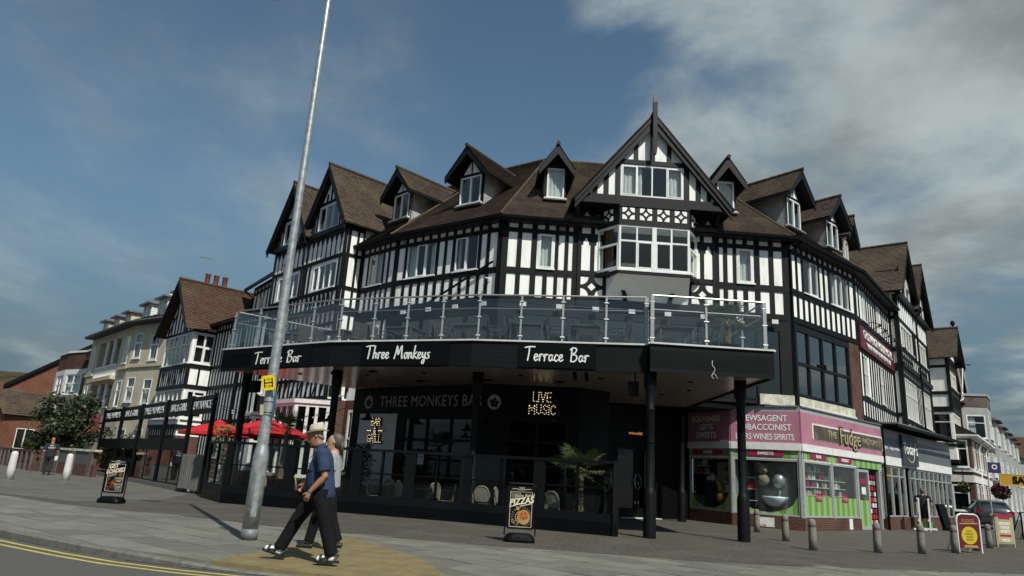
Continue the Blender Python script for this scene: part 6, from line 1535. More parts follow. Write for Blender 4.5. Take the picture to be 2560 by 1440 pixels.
def art_pizza(f, p):
    mb = MB()
    for k in range(26):
        a = 2 * pi * k / 26; ribbon(mb, f, [(.02 + .17 * cos(a), .47 + .17 * sin(a)), (.02 + .205 * cos(a), .47 + .205 * sin(a))], .004, .031, .0325)
    for k in range(9): x = -.17 + k * .022; ribbon(mb, f, [(x, .80 + .01 * k), (x - .03, .93)], .004, .031, .0325)
    mb.build('ray_print', M_CREAMP, p)
    MB().prism(f, [(.06 + .125 * cos(2 * pi * k / 20), .47 + .14 * sin(2 * pi * k / 20)) for k in range(20)], .031, .033).build('pizza_print', M_TAN, p)
    MB().prism(f, [(.06 + .10 * cos(2 * pi * k / 16), .50 + .09 * sin(2 * pi * k / 16)) for k in range(16)], .0335, .035).build('pizza_print', M_ORNG, p)
    mb = MB()
    for x, z, r in ((.02, .52, .02), (.09, .54, .018), (.12, .47, .02), (.06, .45, .024), (.0, .46, .014)): mb.prism(f, [(x + r * cos(k), z + r * sin(k)) for k in range(6)], .0352, .0365)
    mb.build('topping_print', M_BROWNP, p)
    mb = MB(); ribbon(mb, f, smooth_pts([(-.03, .58), (-.10, .50), (-.09, .42), (-.04, .36), (-.08, .33)], 3), .016, .036, .038); ribbon(mb, f, smooth_pts([(-.09, .42), (-.13, .36), (-.17, .38), (-.16, .42), (-.13, .40)], 3), .011, .036, .038)
    ribbon(mb, f, [(-.08, .44), (.0, .42), (.03, .35)], .014, .036, .038); mb.prism(f, [(-.06 + .04 * cos(k), .63 + .04 * sin(k)) for k in range(6)], .036, .038); mb.build('figure_print', M_TAN, p)
    text('Stone Baked', f, .06, .875, .078, M_CREAMP, p, o=.034, ext=.001, tilt=.10, shear=.2)
    text('PIZZAS', f, .0, .765, .165, M_CREAMP, p, o=.034, ext=.0015, tilt=.16, shear=.25, bold=.006, sx=.92)
    mb = MB(); ribbon(mb, f, [(-.23, .655), (-.10, .685)], .014, .034, .036); ribbon(mb, f, [(-.02, .675), (.22, .735)], .014, .034, .036); mb.build('underline_print', M_CREAMP, p)
def art_loaded(f, p):
    text('GET', f, -.09, .885, .135, M_CREAMP, p, o=.034, ext=.0015, tilt=.16, shear=.2, bold=.006); text('LOADED', f, -.02, .775, .135, M_CREAMP, p, o=.034, ext=.0015, tilt=.17, shear=.2, bold=.006, sx=.9)
    for s_, z in (('LOADED', .60), ('FRIES', .53), ('NACHOS', .455), ('TATER', .385), ('TOTS', .33)): text(s_, f, .11, z, .06, M_CREAMP, p, o=.034, ext=.001, sx=.95)
    mb = MB()
    for k in range(4): ribbon(mb, f, [(-.19, .62 + k * .018), (.02, .68 + k * .018)], .005, .031, .0325)
    for z in (.565, .42): ribbon(mb, f, [(.03, z), (.20, z)], .004, .031, .0325)
    mb.build('rule_print', M_CREAMP, p)
    MB().prism(f, [(.13 + .055 * cos(2 * pi * k / 9), .69 + .07 * sin(2 * pi * k / 9)) for k in range(9)], .031, .0335).build('burger_print', M_BROWNP, p)
    mb = MB(); ribbon(mb, f, smooth_pts([(-.17, .55), (-.19, .44), (-.16, .36), (-.10, .33), (-.19, .31)], 3), .022, .031, .034); ribbon(mb, f, [(-.17, .46), (-.05, .50)], .016, .031, .034); ribbon(mb, f, [(-.14, .40), (-.02, .36)], .016, .031, .034)
    mb.prism(f, [(-.16 + .035 * cos(k), .575 + .035 * sin(k)) for k in range(6)], .031, .034); mb.build('figure_print', M_BROWNP, p)
    mb = MB(); r_ = random.Random(5)
    for k in range(12): a = r_.uniform(.2, 1.2); ribbon(mb, f, [(-.06 + r_.uniform(-.03, .05), .38 + r_.uniform(-.05, .16)), (-.02 + r_.uniform(0, .06), .44 + r_.uniform(-.02, .16))], .006, .034, .036)
    mb.build('fries_print', M_ORNG, p)
swingboard(0.44, 14.45, .02, 'black swing board reading Stone Baked PIZZAS on a rubber base', art_pizza)
swingboard(-9.60, 18.25, -.12, 'black swing board reading GET LOADED on a rubber base', art_loaded)
def aboard(name, x, y, yaw, w, h, lab, frame, face, fn, hoop=False):
    t = thing(name, (x, y, 0), lab, 'pavement sign')
    f = Fr((x - cos(yaw), y - sin(yaw)), (x + cos(yaw), y + sin(yaw))).shift(1.0)
    if hoop:
        r = .14; pts = [(-w / 2, .0), (-w / 2, h - r), (-w / 2 + r * .3, h - r * .3), (-w / 2 + r, h), (w / 2 - r, h), (w / 2 - r * .3, h - r * .3), (w / 2, h - r), (w / 2, 0)]
        MB().tube([f.P(a, 0, z) for a, z in pts], .022, 8).build('hoop', frame, t)
        p = MB().prism(f, [(-w / 2 + .03, .12), (w / 2 - .03, .12), (w / 2 - .03, h - r), (w / 2 - r, h - .03), (-w / 2 + r, h - .03), (-w / 2 + .03, h - r)], -.012, .012).build('panel', face, t)
    else:
        MB().box(f, -w / 2, w / 2, -.02, .02, .10, h).build('frame_board', frame, t)
        p = MB().box(f, -w / 2 + .04, w / 2 - .04, .021, .03, .14, h - .04).build('panel', face, t)
        for sx in (-1, 1): piece('leg', f, sx * (w / 2 - .03) - .02, sx * (w / 2 - .03) + .02, -.02, .02, 0, .10, frame, t)
    for sx in (-1, 1): MB().tube([f.P(sx * (w / 2 - .02), -.03, h - .05), f.P(sx * (w / 2 - .02), -.42, .0)], .018, 6).build('prop_leg', frame, t)
    fn(f, p, w, h); return t
M_YELP = mat('yellow_print', (.50, .40, .02), .5); M_OLIVE = mat('olive_cream', (.36, .33, .19), .6)
def art_mar(f, p, w, h):
    MB().prism(f, [(.235 * cos(2 * pi * k / 20), .44 + .22 * sin(2 * pi * k / 20)) for k in range(20)], .0125, .0145).build('disc_print', M_YELP, p)
    for s_, z in (('ROCK', .54), ('NOUGAT', .47), ('FUDGE', .40), ('SWEETS', .33)): text(s_, f, 0, z, .065, M_MAROON, p, o=.015, ext=.001, sx=.9)
    text('FUDGE', f, 0, .80, .12, M_TAN, p, o=.0135, ext=.001); MB().prism(f, [(-.27, .71), (.27, .73), (.27, .76), (-.27, .74)], .0125, .0145).build('band_print', M_TAN, p)
    MB().prism(f, [(-.2, .14), (.25, .14), (.2, .2), (-.16, .2)], .0125, .0145).build('foot_print', M_TAN, p)
aboard('pavement_board', 12.35, 19.15, .16, .68, .97, 'maroon pavement board with a yellow disc and white hoop frame', M_UPVC, M_MAROON, art_mar, hoop=True)
def art_nou(f, p, w, h):
    for s_, z in (('NOUGAT', .70), ('FUDGE', .58), ('SWEETS', .46), ('ROCK', .20)): text(s_, f, 0, z, .108, M_LETTER, p, o=.031, ext=.001, bold=.003, sx=.95)
    for z in (.86, .34): MB().prism(f, [(-.22, z - .03), (.22, z - .03), (.22, z + .03), (-.22, z + .03)], .031, .033).build('red_print', np_m, p)
    piece('header', f, -w / 2, w / 2, .0305, .036, h - .08, h, M_MAG, p)
aboard('pavement_board', 15.9, 22.9, .22, .70, .98, 'cream pavement board reading NOUGAT FUDGE SWEETS ROCK with a magenta top', M_OLIVE, M_OLIVE, art_nou)
aboard('pavement_board', 20.9, 28.8, .5, .7, 1.05, 'grey framed pavement board cut off by the right edge', M_BLACK, M_GREYREND, lambda f, p, w, h: None)
# leaning black board outside the convenience store
t = thing('swing_board', (20.6, 33.2, 0), 'thin black swing board seen edge-on outside the convenience store', 'pavement sign')
f_ = Fr((20.3, 32.9), (20.8, 33.6)); MB().prism(f_.shift(0, 0, 1.2), [(-.05, .1), (.1, .1), (.34, 1.12), (.2, 1.14)], -.3, .3).build('panel', M_BLACK, t); MB().box(f_, -.3, .6, -.22, .22, 0, .09).build('rubber_base', M_BLACK, t)
# spade racks by the store door
M_PNK = mat('hot_pink_plastic', (.55, .02, .16), .4); M_GRNP = mat('green_plastic', (.03, .30, .07), .4); M_ORP = mat('orange_plastic', (.65, .12, .02), .4); M_WOOD = mat('pale_wood', (.42, .32, .18), .6)
def rack(s_, lab):
    q = sv.P(s_, .75, 0); t = thing('spade_rack', (q.x, q.y, 0), lab, 'display rack', 'beach toy racks outside the store')
    f = sv.shift(s_, .75, .35)
    for x in (-.28, .28): piece('upright', f, x - .02, x + .02, -.03, .03, 0, 1.35, M_UPVC, t)
    piece('base', f, -.3, .3, -.25, .25, .05, .12, M_UPVC, t)
    for k in range(7): piece('spade_handle', f, -.24 + k * .07, -.215 + k * .07, -.02, .02, .75, 1.28, M_WOOD, t)
    for k in range(4): piece('spade_grip', f, -.24 + k * .13, -.15 + k * .13, -.03, .03, 1.22, 1.30, M_PNK, t)
    for k, m_ in enumerate((M_PNK, M_ORP, M_GRNP, M_PNK)): piece('spade_blade', f, -.25 + k * .13, -.14 + k * .13, -.02, .04, .55, .78, m_, t)
    for k in range(3): MB().lathe(f.P(-.18 + k * .18, .02, .12), [(.07, 0), (.10, .26), (.11, .27), (.09, .27)], 10).build('bucket', [M_GRNP, M_ORP, M_GRNP][k], t)
rack(1.55, 'beach spade rack leaning by the store window left of the man in shorts'); rack(2.9, 'white framed spade and bucket rack beside the man in shorts')

# ============================================================ PARASOLS, plants behind the screen
def parasol(x, y, z, r, h, lab, yaw=0.3):
    t = thing('parasol', (x, y, 0), lab, 'parasol', 'red parasols over the bar seating')
    n = 8; rim = [(x + r * cos(2 * pi * k / n + yaw), y + r * sin(2 * pi * k / n + yaw), z) for k in range(n)]
    mid = [(x + r * .52 * cos(2 * pi * k / n + yaw), y + r * .52 * sin(2 * pi * k / n + yaw), z + h * .58) for k in range(n)]
    mb = MB()
    for k in range(n):
        a, b = rim[k], rim[(k + 1) % n]; c, d = mid[k], mid[(k + 1) % n]; s_ = ((a[0] + b[0]) / 2 * .985 + x * .015, (a[1] + b[1]) / 2 * .985 + y * .015, z + .03)
        mb.face([a, s_, d, c]); mb.face([s_, b, d]); mb.face([c, d, (x, y, z + h)])
        mb.face([(a[0], a[1], z - .10), (b[0], b[1], z - .10), b, s_, a])
    mb.build('canopy', M_RED, t); MB().lathe((x, y, z + h - .02), [(.28, -.04), (.02, .08)], 8).build('vent_cap', M_RED, t)
    MB().tube([(x, y, 0), (x, y, z + h + .06)], .025, 8).build('pole', M_ALU, t)
parasol(-9.0, 27.3, 2.22, 1.65, .55, 'red parasol nearest the walking man, right of the lamp column'); parasol(-11.6, 29.2, 2.18, 1.5, .5, 'red parasol behind the slatted gate, leftmost'); parasol(-10.3, 30.3, 2.4, 1.5, .45, 'red parasol in the middle, behind the lamp column', .1)
M_LEAF = mat('bamboo_leaf', (.13, .15, .03), .5, var=.5, scale=6); M_LEAFD = mat('dark_leaf', (.030, .048, .016), .5, var=.5, scale=6)
def shrub(x, y, r, h, n, m, lab, name='potted_bamboo', ls=.16, seed=1, z0=.4, cat='plant', pot=True):
    r_ = random.Random(seed); t = thing(name, (x, y, 0), lab, cat)
    if pot: MB().lathe((x, y, 0), [(.22, 0), (.28, .42), (.25, .42), (.22, .36), (.01, .35)], 14).build('pot', M_BLACK, t)
    st = MB()
    for k in range(9): a = r_.uniform(0, 6.3); q = r_.uniform(.2, .8) * r; st.tube([(x + .05 * cos(a), y + .05 * sin(a), z0 - .06), (x + q * cos(a), y + q * sin(a), z0 + h * r_.uniform(.6, .95))], .008, 4)
    st.build('stem', M_TRUNK, t, kind='stuff')
    mb = MB()
    for k in range(n):
        z = z0 + h * (r_.random() ** .8); a = r_.uniform(0, 6.3); q = r * sqrt(r_.random()) * (1 - .35 * abs((z - z0) / h - .55))
        c = Vector((x + q * cos(a), y + q * sin(a), z)); d = Vector((r_.uniform(-1, 1), r_.uniform(-1, 1), r_.uniform(-.7, .5))).normalized(); w = d.cross(Vector((r_.uniform(-1, 1), r_.uniform(-1, 1), r_.uniform(-1, 1)))).normalized() * ls * .16
        l = ls * r_.uniform(.6, 1.2); mb.face([c, c + d * l * .5 - w, c + d * l, c + d * l * .5 + w])
    mb.build('foliage', m, t, kind='stuff'); return t
shrub(-4.55, 23.3, .42, 1.55, 800, M_LEAFD, 'bamboo in front of the pale BAR & GRILL panel', seed=3)
shrub(-10.1, 26.2, .6, 2.0, 900, M_LEAF, 'sunlit yellow-green bamboo behind the slatted gate', seed=4)
shrub(-5.9, 24.0, .45, 1.3, 500, M_LEAFD, 'dark bush behind the screen left of the walking man', seed=6, name='potted_shrub')
M_HIVIS = mat('hi_vis_yellow', (.55, .62, .02), .6)
tag(MB().box(Fr((-9.0, 24.4), (-8, 24.2)), .0, .12, -.03, .03, .95, 1.45).build('hi_vis_strip', M_HIVIS), 'bright yellow strip behind the screen beside the bamboo', 'strip')
# satellite dish, security camera, string lights
t = thing('satellite_dish', (-10.8, 31.0, 4.4), 'grey satellite dish on the timbered wall left of the lamp column', 'satellite dish')
c = Vector((-10.85, 31.6, 4.35)); d = Vector((.35, -.85, .35)).normalized(); sx_ = d.cross(Vector((0, 0, 1))).normalized(); sy_ = sx_.cross(d)
mb = MB(); R_ = []
for r, b in ((.01, .0), (.16, .02), (.30, .07), (.42, .14)): R_.append([c + d * b + (sx_ * cos(2 * pi * k / 18) + sy_ * sin(2 * pi * k / 18) * 1.05) * r for k in range(18)])
mb.loft(R_, cap=False); mb.build('dish', M_GREYREND, t); MB().tube([c, c - d * .3, c - d * .3 + Vector((0, 0, -.9))], .03, 6).build('mast', M_GREYREND, t); MB().tube([c + sy_ * -.4 + d * .1, c + d * .5 - sy_ * .15], .015, 5).sphere(c + d * .5 - sy_ * .12, .04, 6, 4).build('arm', M_GREYREND, t)
t = thing('security_camera', (-6.15, 26.2, 3.7), 'white dome security camera under the canopy edge', 'camera')
MB().sphere((-6.15, 26.2, 3.62), .10, 12, 8).build('dome', M_UPVC, t, smooth=True); MB().tube([(-6.15, 26.2, 3.72), (-6.1, 26.6, 3.78)], .03, 6).build('bracket', M_UPVC, t)
mb = MB(); bl = MB()
for (a, b) in (((-9.9, 24.9, 2.9), (-5.6, 25.9, 3.35)), ((-9.9, 24.9, 3.0), (-6.3, 27.5, 3.3)), ((-10.9, 30.2, 2.9), (-8.0, 29.0, 3.1))):
    A_, B_ = Vector(a), Vector(b); pts = [A_.lerp(B_, k / 12) - Vector((0, 0, .35 * 4 * (k / 12) * (1 - k / 12))) for k in range(13)]
    mb.tube(pts, .008, 4)
    for p in pts[1:-1:2]: bl.sphere(p - Vector((0, 0, .05)), .03, 6, 4)
sl_ = tag(mb.build('string_lights', M_BLACK), 'black string of lights looped above the red parasols', 'string lights'); bl.build('bulb', M_UPVC, sl_, kind='stuff')
# ============================================================ HOUSES OF THE LEFT STREET
W0 = Vector((-13.74, 35.0)); LE = Vector((-.682, .731)); LN = Vector((-.731, -.682))
def LP(s, o=0.0): q = W0 + LE * s + LN * o; return (q.x, q.y)
def LF_(sfar, snear, o=0.0, o2=None): return Fr(LP(sfar, o), LP(snear, o if o2 is None else o2))
def flat_roof(pts, z0, z1, m, par, name='roof'): return MB().slab([tuple(p) for p in pts], z0, z1).build(name, m, par)
def sash(f, a, b, z0, z1, par, curt=True, op=()):
    return window(f, a, b, z0, z1, par, (1,), rows=[(.62,)], fw=.07, opener=op, curt=[(0.05, .35, M_CURT), (.68, .95, M_CURT)] if curt else None)
# --- tudor house with the square bay
TU = thing('tudor_house', (*LP(4.0), 0), 'black and white timbered house with a square bay and a steep red-brown roof', 'house')
fr_ = LF_(2.78, -3.2)                     # wall right of the bay
wall('wall', fr_, 0, fr_.L, 0, 8.1, [(1.9, 2.7, 6.0, 7.4)], M_PLASTER, TU); room(fr_, .1, fr_.L, .1, 8, TU); window(fr_, 1.9, 2.7, 6.0, 7.4, TU, (1, 1), rows=[(.6,)] * 2)
for k in range(16): studs(fr_, [(k * .37, k * .37 + .12)], .3, 8.1, [(1.9, 2.7, 6.0, 7.4)], par=TU)
rails(fr_, 0, fr_.L, [(7.62, 7.74), (5.7, 5.86), (4.62, 4.8), (2.9, 3.06), (8.0, 8.14)], [(1.9, 2.7, 6.0, 7.4)], par=TU)
fl_ = LF_(9.2, 7.0); wall('wall', fl_, 0, fl_.L, 0, 7.6, [(.5, 1.3, 5.6, 7.2)], M_PLASTER, TU); room(fl_, .1, fl_.L, .1, 7.5, TU); window(fl_, .5, 1.3, 5.6, 7.2, TU, (1,), rows=[(.6,)])
for k in range(7): studs(fl_, [(k * .36, k * .36 + .11)], .3, 7.5, [(.5, 1.3, 5.6, 7.2)], par=TU)
rails(fl_, 0, fl_.L, [(7.3, 7.4), (5.3, 5.44), (4.4, 4.6)], par=TU)
bay_o = 1.18; fb, fs = LF_(7.05, 2.80, bay_o), Fr(LP(2.80, bay_o), LP(2.80, -.1))
for f, nm in ((fb, 0), (fs, 1)):
    hs = [(.12, f.L - .10, 5.92, 7.52), (.12, f.L - .12, 3.05, 4.55)]
    wall('wall', f, 0, f.L, 2.2, 8.05, hs, M_PLASTER, TU); 
    wall('wall', f, 0, f.L, 0, 2.2, [(.3, f.L - .2, .7, 2.0)] if nm == 0 else [], M_BRICK, TU)
    piece('timber', f, 0, f.L, 0, .05, 5.66, 5.86, M_TIMB2, TU); piece('timber', f, 0, f.L, 0, .06, 4.60, 4.80, M_TIMB2, TU); piece('timber', f, 0, f.L, 0, .04, 7.56, 7.68, M_TIMB2, TU); piece('timber', f, -.04, f.L, 0, .10, 2.55, 2.75, M_TIMB2, TU)
    for x in (0, f.L - .12): piece('timber', f, x, x + .12, 0, .045, 4.7, 5.7, M_TIMB2, TU)
    if nm == 0:
        window(f, *hs[0], TU, (1,) * 6, rows=[(.62,)] * 6, opener=((1, 1), (4, 1)), m=M_PAINT); window(f, *hs[1], TU, (1,) * 6, rows=[(.62,)] * 6, opener=((1, 1),), m=M_PAINT); window(f, .3, f.L - .2, .7, 2.0, TU, (1,) * 5, m=M_PAINT)
        for k in range(12): piece('timber', f, .2 + k * .33, .28 + k * .33, 0, .036, 4.8, 5.66, M_TIMBER, TU)
        for k in (1, 3, 5, 7): bar('brace', f, (.2 + k * .45, 5.6), (.2 + k * .45 + .3, 4.85), .07, 0, .03, M_TIMBER, TU)
        for k in range(11): piece('timber', f, .1 + k * .37, .2 + k * .37, 0, .036, 2.2, 2.56, M_TIMBER, TU)
    else:
        window(f, *hs[0], TU, (1, 1), rows=[(.55,)] * 2, opener=((1, 0),), m=M_PAINT, fw=.1, mull=.09); window(f, *hs[1], TU, (.6, 1), rows=[(.5,), (.8,)], opener=((1, 0),), m=M_PAINT, fw=.12, mull=.1)
        piece('timber', f, .55, .65, 0, .036, 4.8, 5.66, M_TIMB2, TU); piece('timber', f, .55, .65, 0, .036, 7.6, 8.0, M_TIMB2, TU)
        piece('timber', f, 0, f.L, 0, .05, 7.92, 8.06, M_TIMB2, TU)
room(fb, .15, fb.L - .15, .5, 7.6, TU, depth=1.6)
flat_roof([LP(7.0, bay_o - .05), LP(2.85, bay_o - .05), LP(2.85, 0), LP(7.0, 0)], 8.0, 8.04, M_TIMB2, TU, 'bay_head')
sm, gw_ = fb.L / 2, fb.L / 2
gable_wall('gable_wall', fb, .02, fb.L - .02, 7.68, sm, 10.35, None, M_PLASTER, TU, o=.05)
for k in range(8): x = .45 + k * .48; zt = 7.7 + 2.5 * (1 - abs(x - sm) / gw_); piece('timber', fb, x - .05, x + .05, .05, .09, 7.68, max(7.8, zt - .15), M_TIMBER, TU)
for sg in (-1, 1): bar('brace', fb, (sm + sg * 1.6, 7.75), (sm + sg * .7, 8.9), .08, .05, .085, M_TIMBER, TU)
barge(fb, sm, gw_ + .35, 7.55, 10.55, .48, .54, .24, TU)
mb = MB(); roof_slope(mb, fb.P(sm - gw_ - .4, -3.5, 7.6), fb.P(sm - gw_ - .4, .55, 7.6), fb.P(sm, -6, 10.65), fb.P(sm, .55, 10.65), .13); roof_slope(mb, fb.P(sm + gw_ + .4, .55, 7.6), fb.P(sm + gw_ + .4, -.95, 7.75), fb.P(sm, .55, 10.65), fb.P(sm, -6, 10.65), .13); mb.build('roof', M_TILER, TU)
mb = MB(); roof_slope(mb, fr_.P(-.3, .45, 8.05), fr_.P(fr_.L, .45, 8.05), fr_.P(-2.2, -4.3, 10.6), fr_.P(fr_.L, -4.3, 10.6), .13); mb.build('roof', M_TILER, TU)
mb = MB(); ridge(mb, fb.P(sm, .55, 10.68), fb.P(sm, -6, 10.68), .09); mb.build('ridge_tiles', M_TILER, TU)
MB().box(fr_, -.2, fr_.L, .40, .50, 7.90, 8.05).build('gutter', M_BLACK, TU)
pipe([fr_.P(3.6, .44, 7.95), fr_.P(3.7, .3, 7.75), fr_.P(3.75, .08, 7.5), fr_.P(3.75, .08, 2)], .05, M_BLACK, TU)
ch = MB().box(Fr((-18.9, 41.2), (-17.1, 42.6)), 0, 2.0, -.4, .4, 8.5, 11.25).build('chimney', M_BRICK, TU)
M_POT = mat('terracotta_pot', (.17, .065, .04), .8, var=.5, scale=8)
cf = Fr((-18.9, 41.2), (-17.1, 42.6))
for x in (.35, .85, 1.38): MB().lathe(cf.P(x, 0, 11.2), [(.17, 0), (.16, .05), (.145, .75), (.17, .78), (.17, .86), (.12, .86)], 12).build('chimney_pot', M_POT, ch, smooth=True)
a_ = thing('tv_aerial', (-18.9, 41.4, 11.2), 'thin television aerial beside the three chimney pots', 'aerial')
MB().tube([cf.P(.05, 0, 11.2), cf.P(.05, 0, 13.1)], .022, 5).build('mast', M_GALV, a_); mb = MB(); mb.tube([cf.P(-.3, 0, 13.0), cf.P(.4, 0, 13.05)], .015, 4)
for k in range(6): mb.tube([cf.P(-.25 + k * .12, -.22, 13.02), cf.P(-.25 + k * .12, .22, 13.02)], .010, 4)
mb.build('aerial_rods', M_GALV, a_)
BG = thing('gabled_house', (-20.5, 48, 0), 'brick gable end with pale verge rising behind the chimney pots', 'house')
bf = Fr((-21.3, 47.3), (-17.9, 48.5)); gable_wall('gable_wall', bf, 0, bf.L, 10.6, bf.L / 2, 12.6, None, M_BRICKR, BG); wall('wall', bf, 0, bf.L, 0, 10.6, [], M_BRICKR, BG)
mb = MB(); roof_slope(mb, bf.P(-.2, -4, 10.5), bf.P(-.2, .15, 10.5), bf.P(bf.L / 2, -4, 12.72), bf.P(bf.L / 2, .15, 12.72), .14); roof_slope(mb, bf.P(bf.L + .2, .15, 10.5), bf.P(bf.L + .2, -4, 10.5), bf.P(bf.L / 2, .15, 12.72), bf.P(bf.L / 2, -4, 12.72), .14); mb.build('roof', M_TILE, BG)
barge(bf, bf.L / 2, bf.L / 2 + .2, 10.5, 12.7, .02, .1, .10, BG, m=M_STONE, name='verge')
# --- cream boarding house
CR = thing('cream_house', (*LP(15), 0), 'cream rendered boarding house with bays, white balcony and dormers', 'house')
c1 = Fr(LP(13.7, 1.15), LP(9.55, .25)); c2 = LF_(23.8, 13.7, 1.15)
M_CRSH = M_CREAM
hs = [(.35, 1.25, 6.92, 8.55), (2.25, 3.2, 6.72, 8.35), (.35, 1.25, 4.2, 5.75), (2.25, 3.2, 4.05, 5.6), (.4, 1.3, 1.0, 2.6), (2.2, 3.2, 1.0, 2.6)]
wall('wall', c1, 0, c1.L, 0, 9.1, hs, M_CREAM, CR, reveal=.2); room(c1, .1, c1.L - .1, .1, 9, CR, o=-.21)
for h in hs: sash(c1, *h, CR, op=((0, 0),))
piece('string_course', c1, -.03, c1.L, 0, .09, 6.35, 6.52, M_CREAM, CR); piece('string_course', c1, -.03, c1.L, 0, .05, 3.7, 3.82, M_CREAM, CR)
hs = [(.5, 1.3, 6.6, 8.5), (2.4, 7.6, 6.0, 8.6), (8.6, 9.6, 6.7, 8.5), (.5, 1.3, 3.9, 5.6), (2.4, 7.6, 3.9, 5.6), (8.6, 9.6, 3.95, 5.6), (3, 4, .3, 2.6)]
wall('wall', c2, 0, c2.L, 0, 9.1, hs, M_CREAM, CR, reveal=.9); room(c2, .1, c2.L - .1, .1, 9, CR, o=-.92)
for i in (0, 2, 3, 5): sash(c2, *hs[i], CR)
for h in (hs[1], hs[4]):
    w = (h[1] - h[0]) / 3
    for k in range(3):
        a = h[0] + k * w
        window(c2, a + .25, a + w - .25, h[2] + .1, h[3] - .1, CR, (1,), rows=[(.7,)], o=-.8, fw=.08)
        if k: MB().tube([c2.P(a, -.12, h[2]), c2.P(a, -.12, h[3])], .13, 10).build('column', M_PAINT, CR)
bl_ = MB(); h = hs[1]
for k in range(21): x = h[0] + (h[1] - h[0]) * k / 20; bl_.box(c2, x - .035, x + .035, -.06, .06, 6.02, 6.72)
bl_.box(c2, h[0], h[1], -.07, .07, 6.72, 6.82); bl_.box(c2, h[0], h[1], -.05, .05, 6.36, 6.44); bl_.build('balustrade', M_PAINT, CR)
piece('balcony_slab', c2, 2.1, 7.9, -.9, .35, 5.75, 6.0, M_CREAM, CR); piece('string_course', c2, 0, 2.1, 0, .12, 6.3, 6.5, M_CREAM, CR); piece('string_course', c2, 8.2, c2.L + .05, 0, .12, 6.3, 6.5, M_CREAM, CR)
ea = [LP(23.8, 1.75), LP(13.6, 1.75), LP(9.2, .8), LP(9.2, -5), LP(23.8, -5)]
flat_roof(ea, 9.08, 9.2, M_TIMB2, CR, 'eaves'); MB().slab(ea, 9.2, 9.27).build('roof_edge', M_LEAD, CR)
mb = MB(); V = lambda s, o, z: Vector((*LP(s, o), z))
roof_slope(mb, V(23.8, 1.7, 9.25), V(13.5, 1.7, 9.25), V(23.8, -4.5, 12.2), V(14, -4.5, 12.2), .2); roof_slope(mb, V(13.5, 1.7, 9.25), V(9.2, .7, 9.25), V(14, -4.5, 12.2), V(11, -4.5, 12.2), .2); mb.build('roof', M_TILE, CR)
M_BOARD = brickmat('white_boarding', (.78, .78, .75), (.75, .75, .73), (.42, .42, .41), 4.0, .16, .012, .6, rough=.5, patch=(.72, .72, .70))
def boxdormer(s, o, w, z0, z1, d, m, par):
    f = Fr(LP(s + w, o), LP(s, o)); hs = [(.12, f.L - .12, z0 + .15, z1 - .1)]
    dm = wall('dormer', f, 0, f.L, z0 - .4, z1, hs, m, par)
    fs = Fr(LP(s, o), LP(s, o - d)); wall('cheek', fs, 0, fs.L, z0 - .4, z1, [], m, dm); fs = Fr(LP(s + w, o - d), LP(s + w, o)); wall('cheek', fs, 0, fs.L, z0 - .4, z1, [], m, dm)
    MB().slab([LP(s + w + .2, o + .3), LP(s - .2, o + .3), LP(s - .2, o - d), LP(s + w + .2, o - d)], z1, z1 + .12).build('dormer_roof', M_LEAD, dm)
    room(f, .1, f.L - .1, z0, z1 - .05, dm, o=-.2, depth=.8)
    mb = MB(); a, b, c, e = hs[0]
    for x in (a, (a + b) / 2 - .03, b - .06): mb.box(f, x, x + .06, -.08, -.02, c, e)
    for z in (c, e - .06, c + (e - c) * .7): mb.box(f, a, b, -.078, -.022, z, z + .055)
    mb.build('window_frame', M_UPVC, dm); piece('pane', f, a, b, -.055, -.05, c, e, M_GLASS, dm)
for s_, m_ in ((7.9, M_BOARD), (10.9, M_BOARD), (14.0, M_BOARD)): boxdormer(s_, .35, 1.7, 9.35, 10.75, 2.2, m_, CR)
for s_ in (18.3, 21.0, 23.9): boxdormer(s_, .35, 1.4, 9.4, 10.7, 2.2, M_CREAM, CR)
MB().lathe((*LP(19.5, -2.5), 11.3), [(.5, 0), (.5, .9), (.62, .95), (.62, 1.1), (.45, 1.4), (.1, 1.55)], 14).build('chimney', M_STONE, CR)
mb = MB(); q0 = c2.shift(5.0, .05)
for k in range(9):
    a0 = pi * k / 8; x = -1.6 * cos(a0)
    for j in range(4):
        t0, t1 = j / 4 * pi / 2, (j + 1) / 4 * pi / 2
        if k < 8:
            a1 = pi * (k + 1) / 8; R2 = lambda a, t: q0.P(-1.6 * cos(a) * 1.0, 1.5 * sin(t) * sin(a) + .02, 2.4 + 1.1 * cos(t))
            mb.face([R2(a0, t1), R2(a1, t1), R2(a1, t0), R2(a0, t0)])
tag(mb.build('awning', M_MAROON), 'maroon dome awning over the cream house entrance', 'awning')
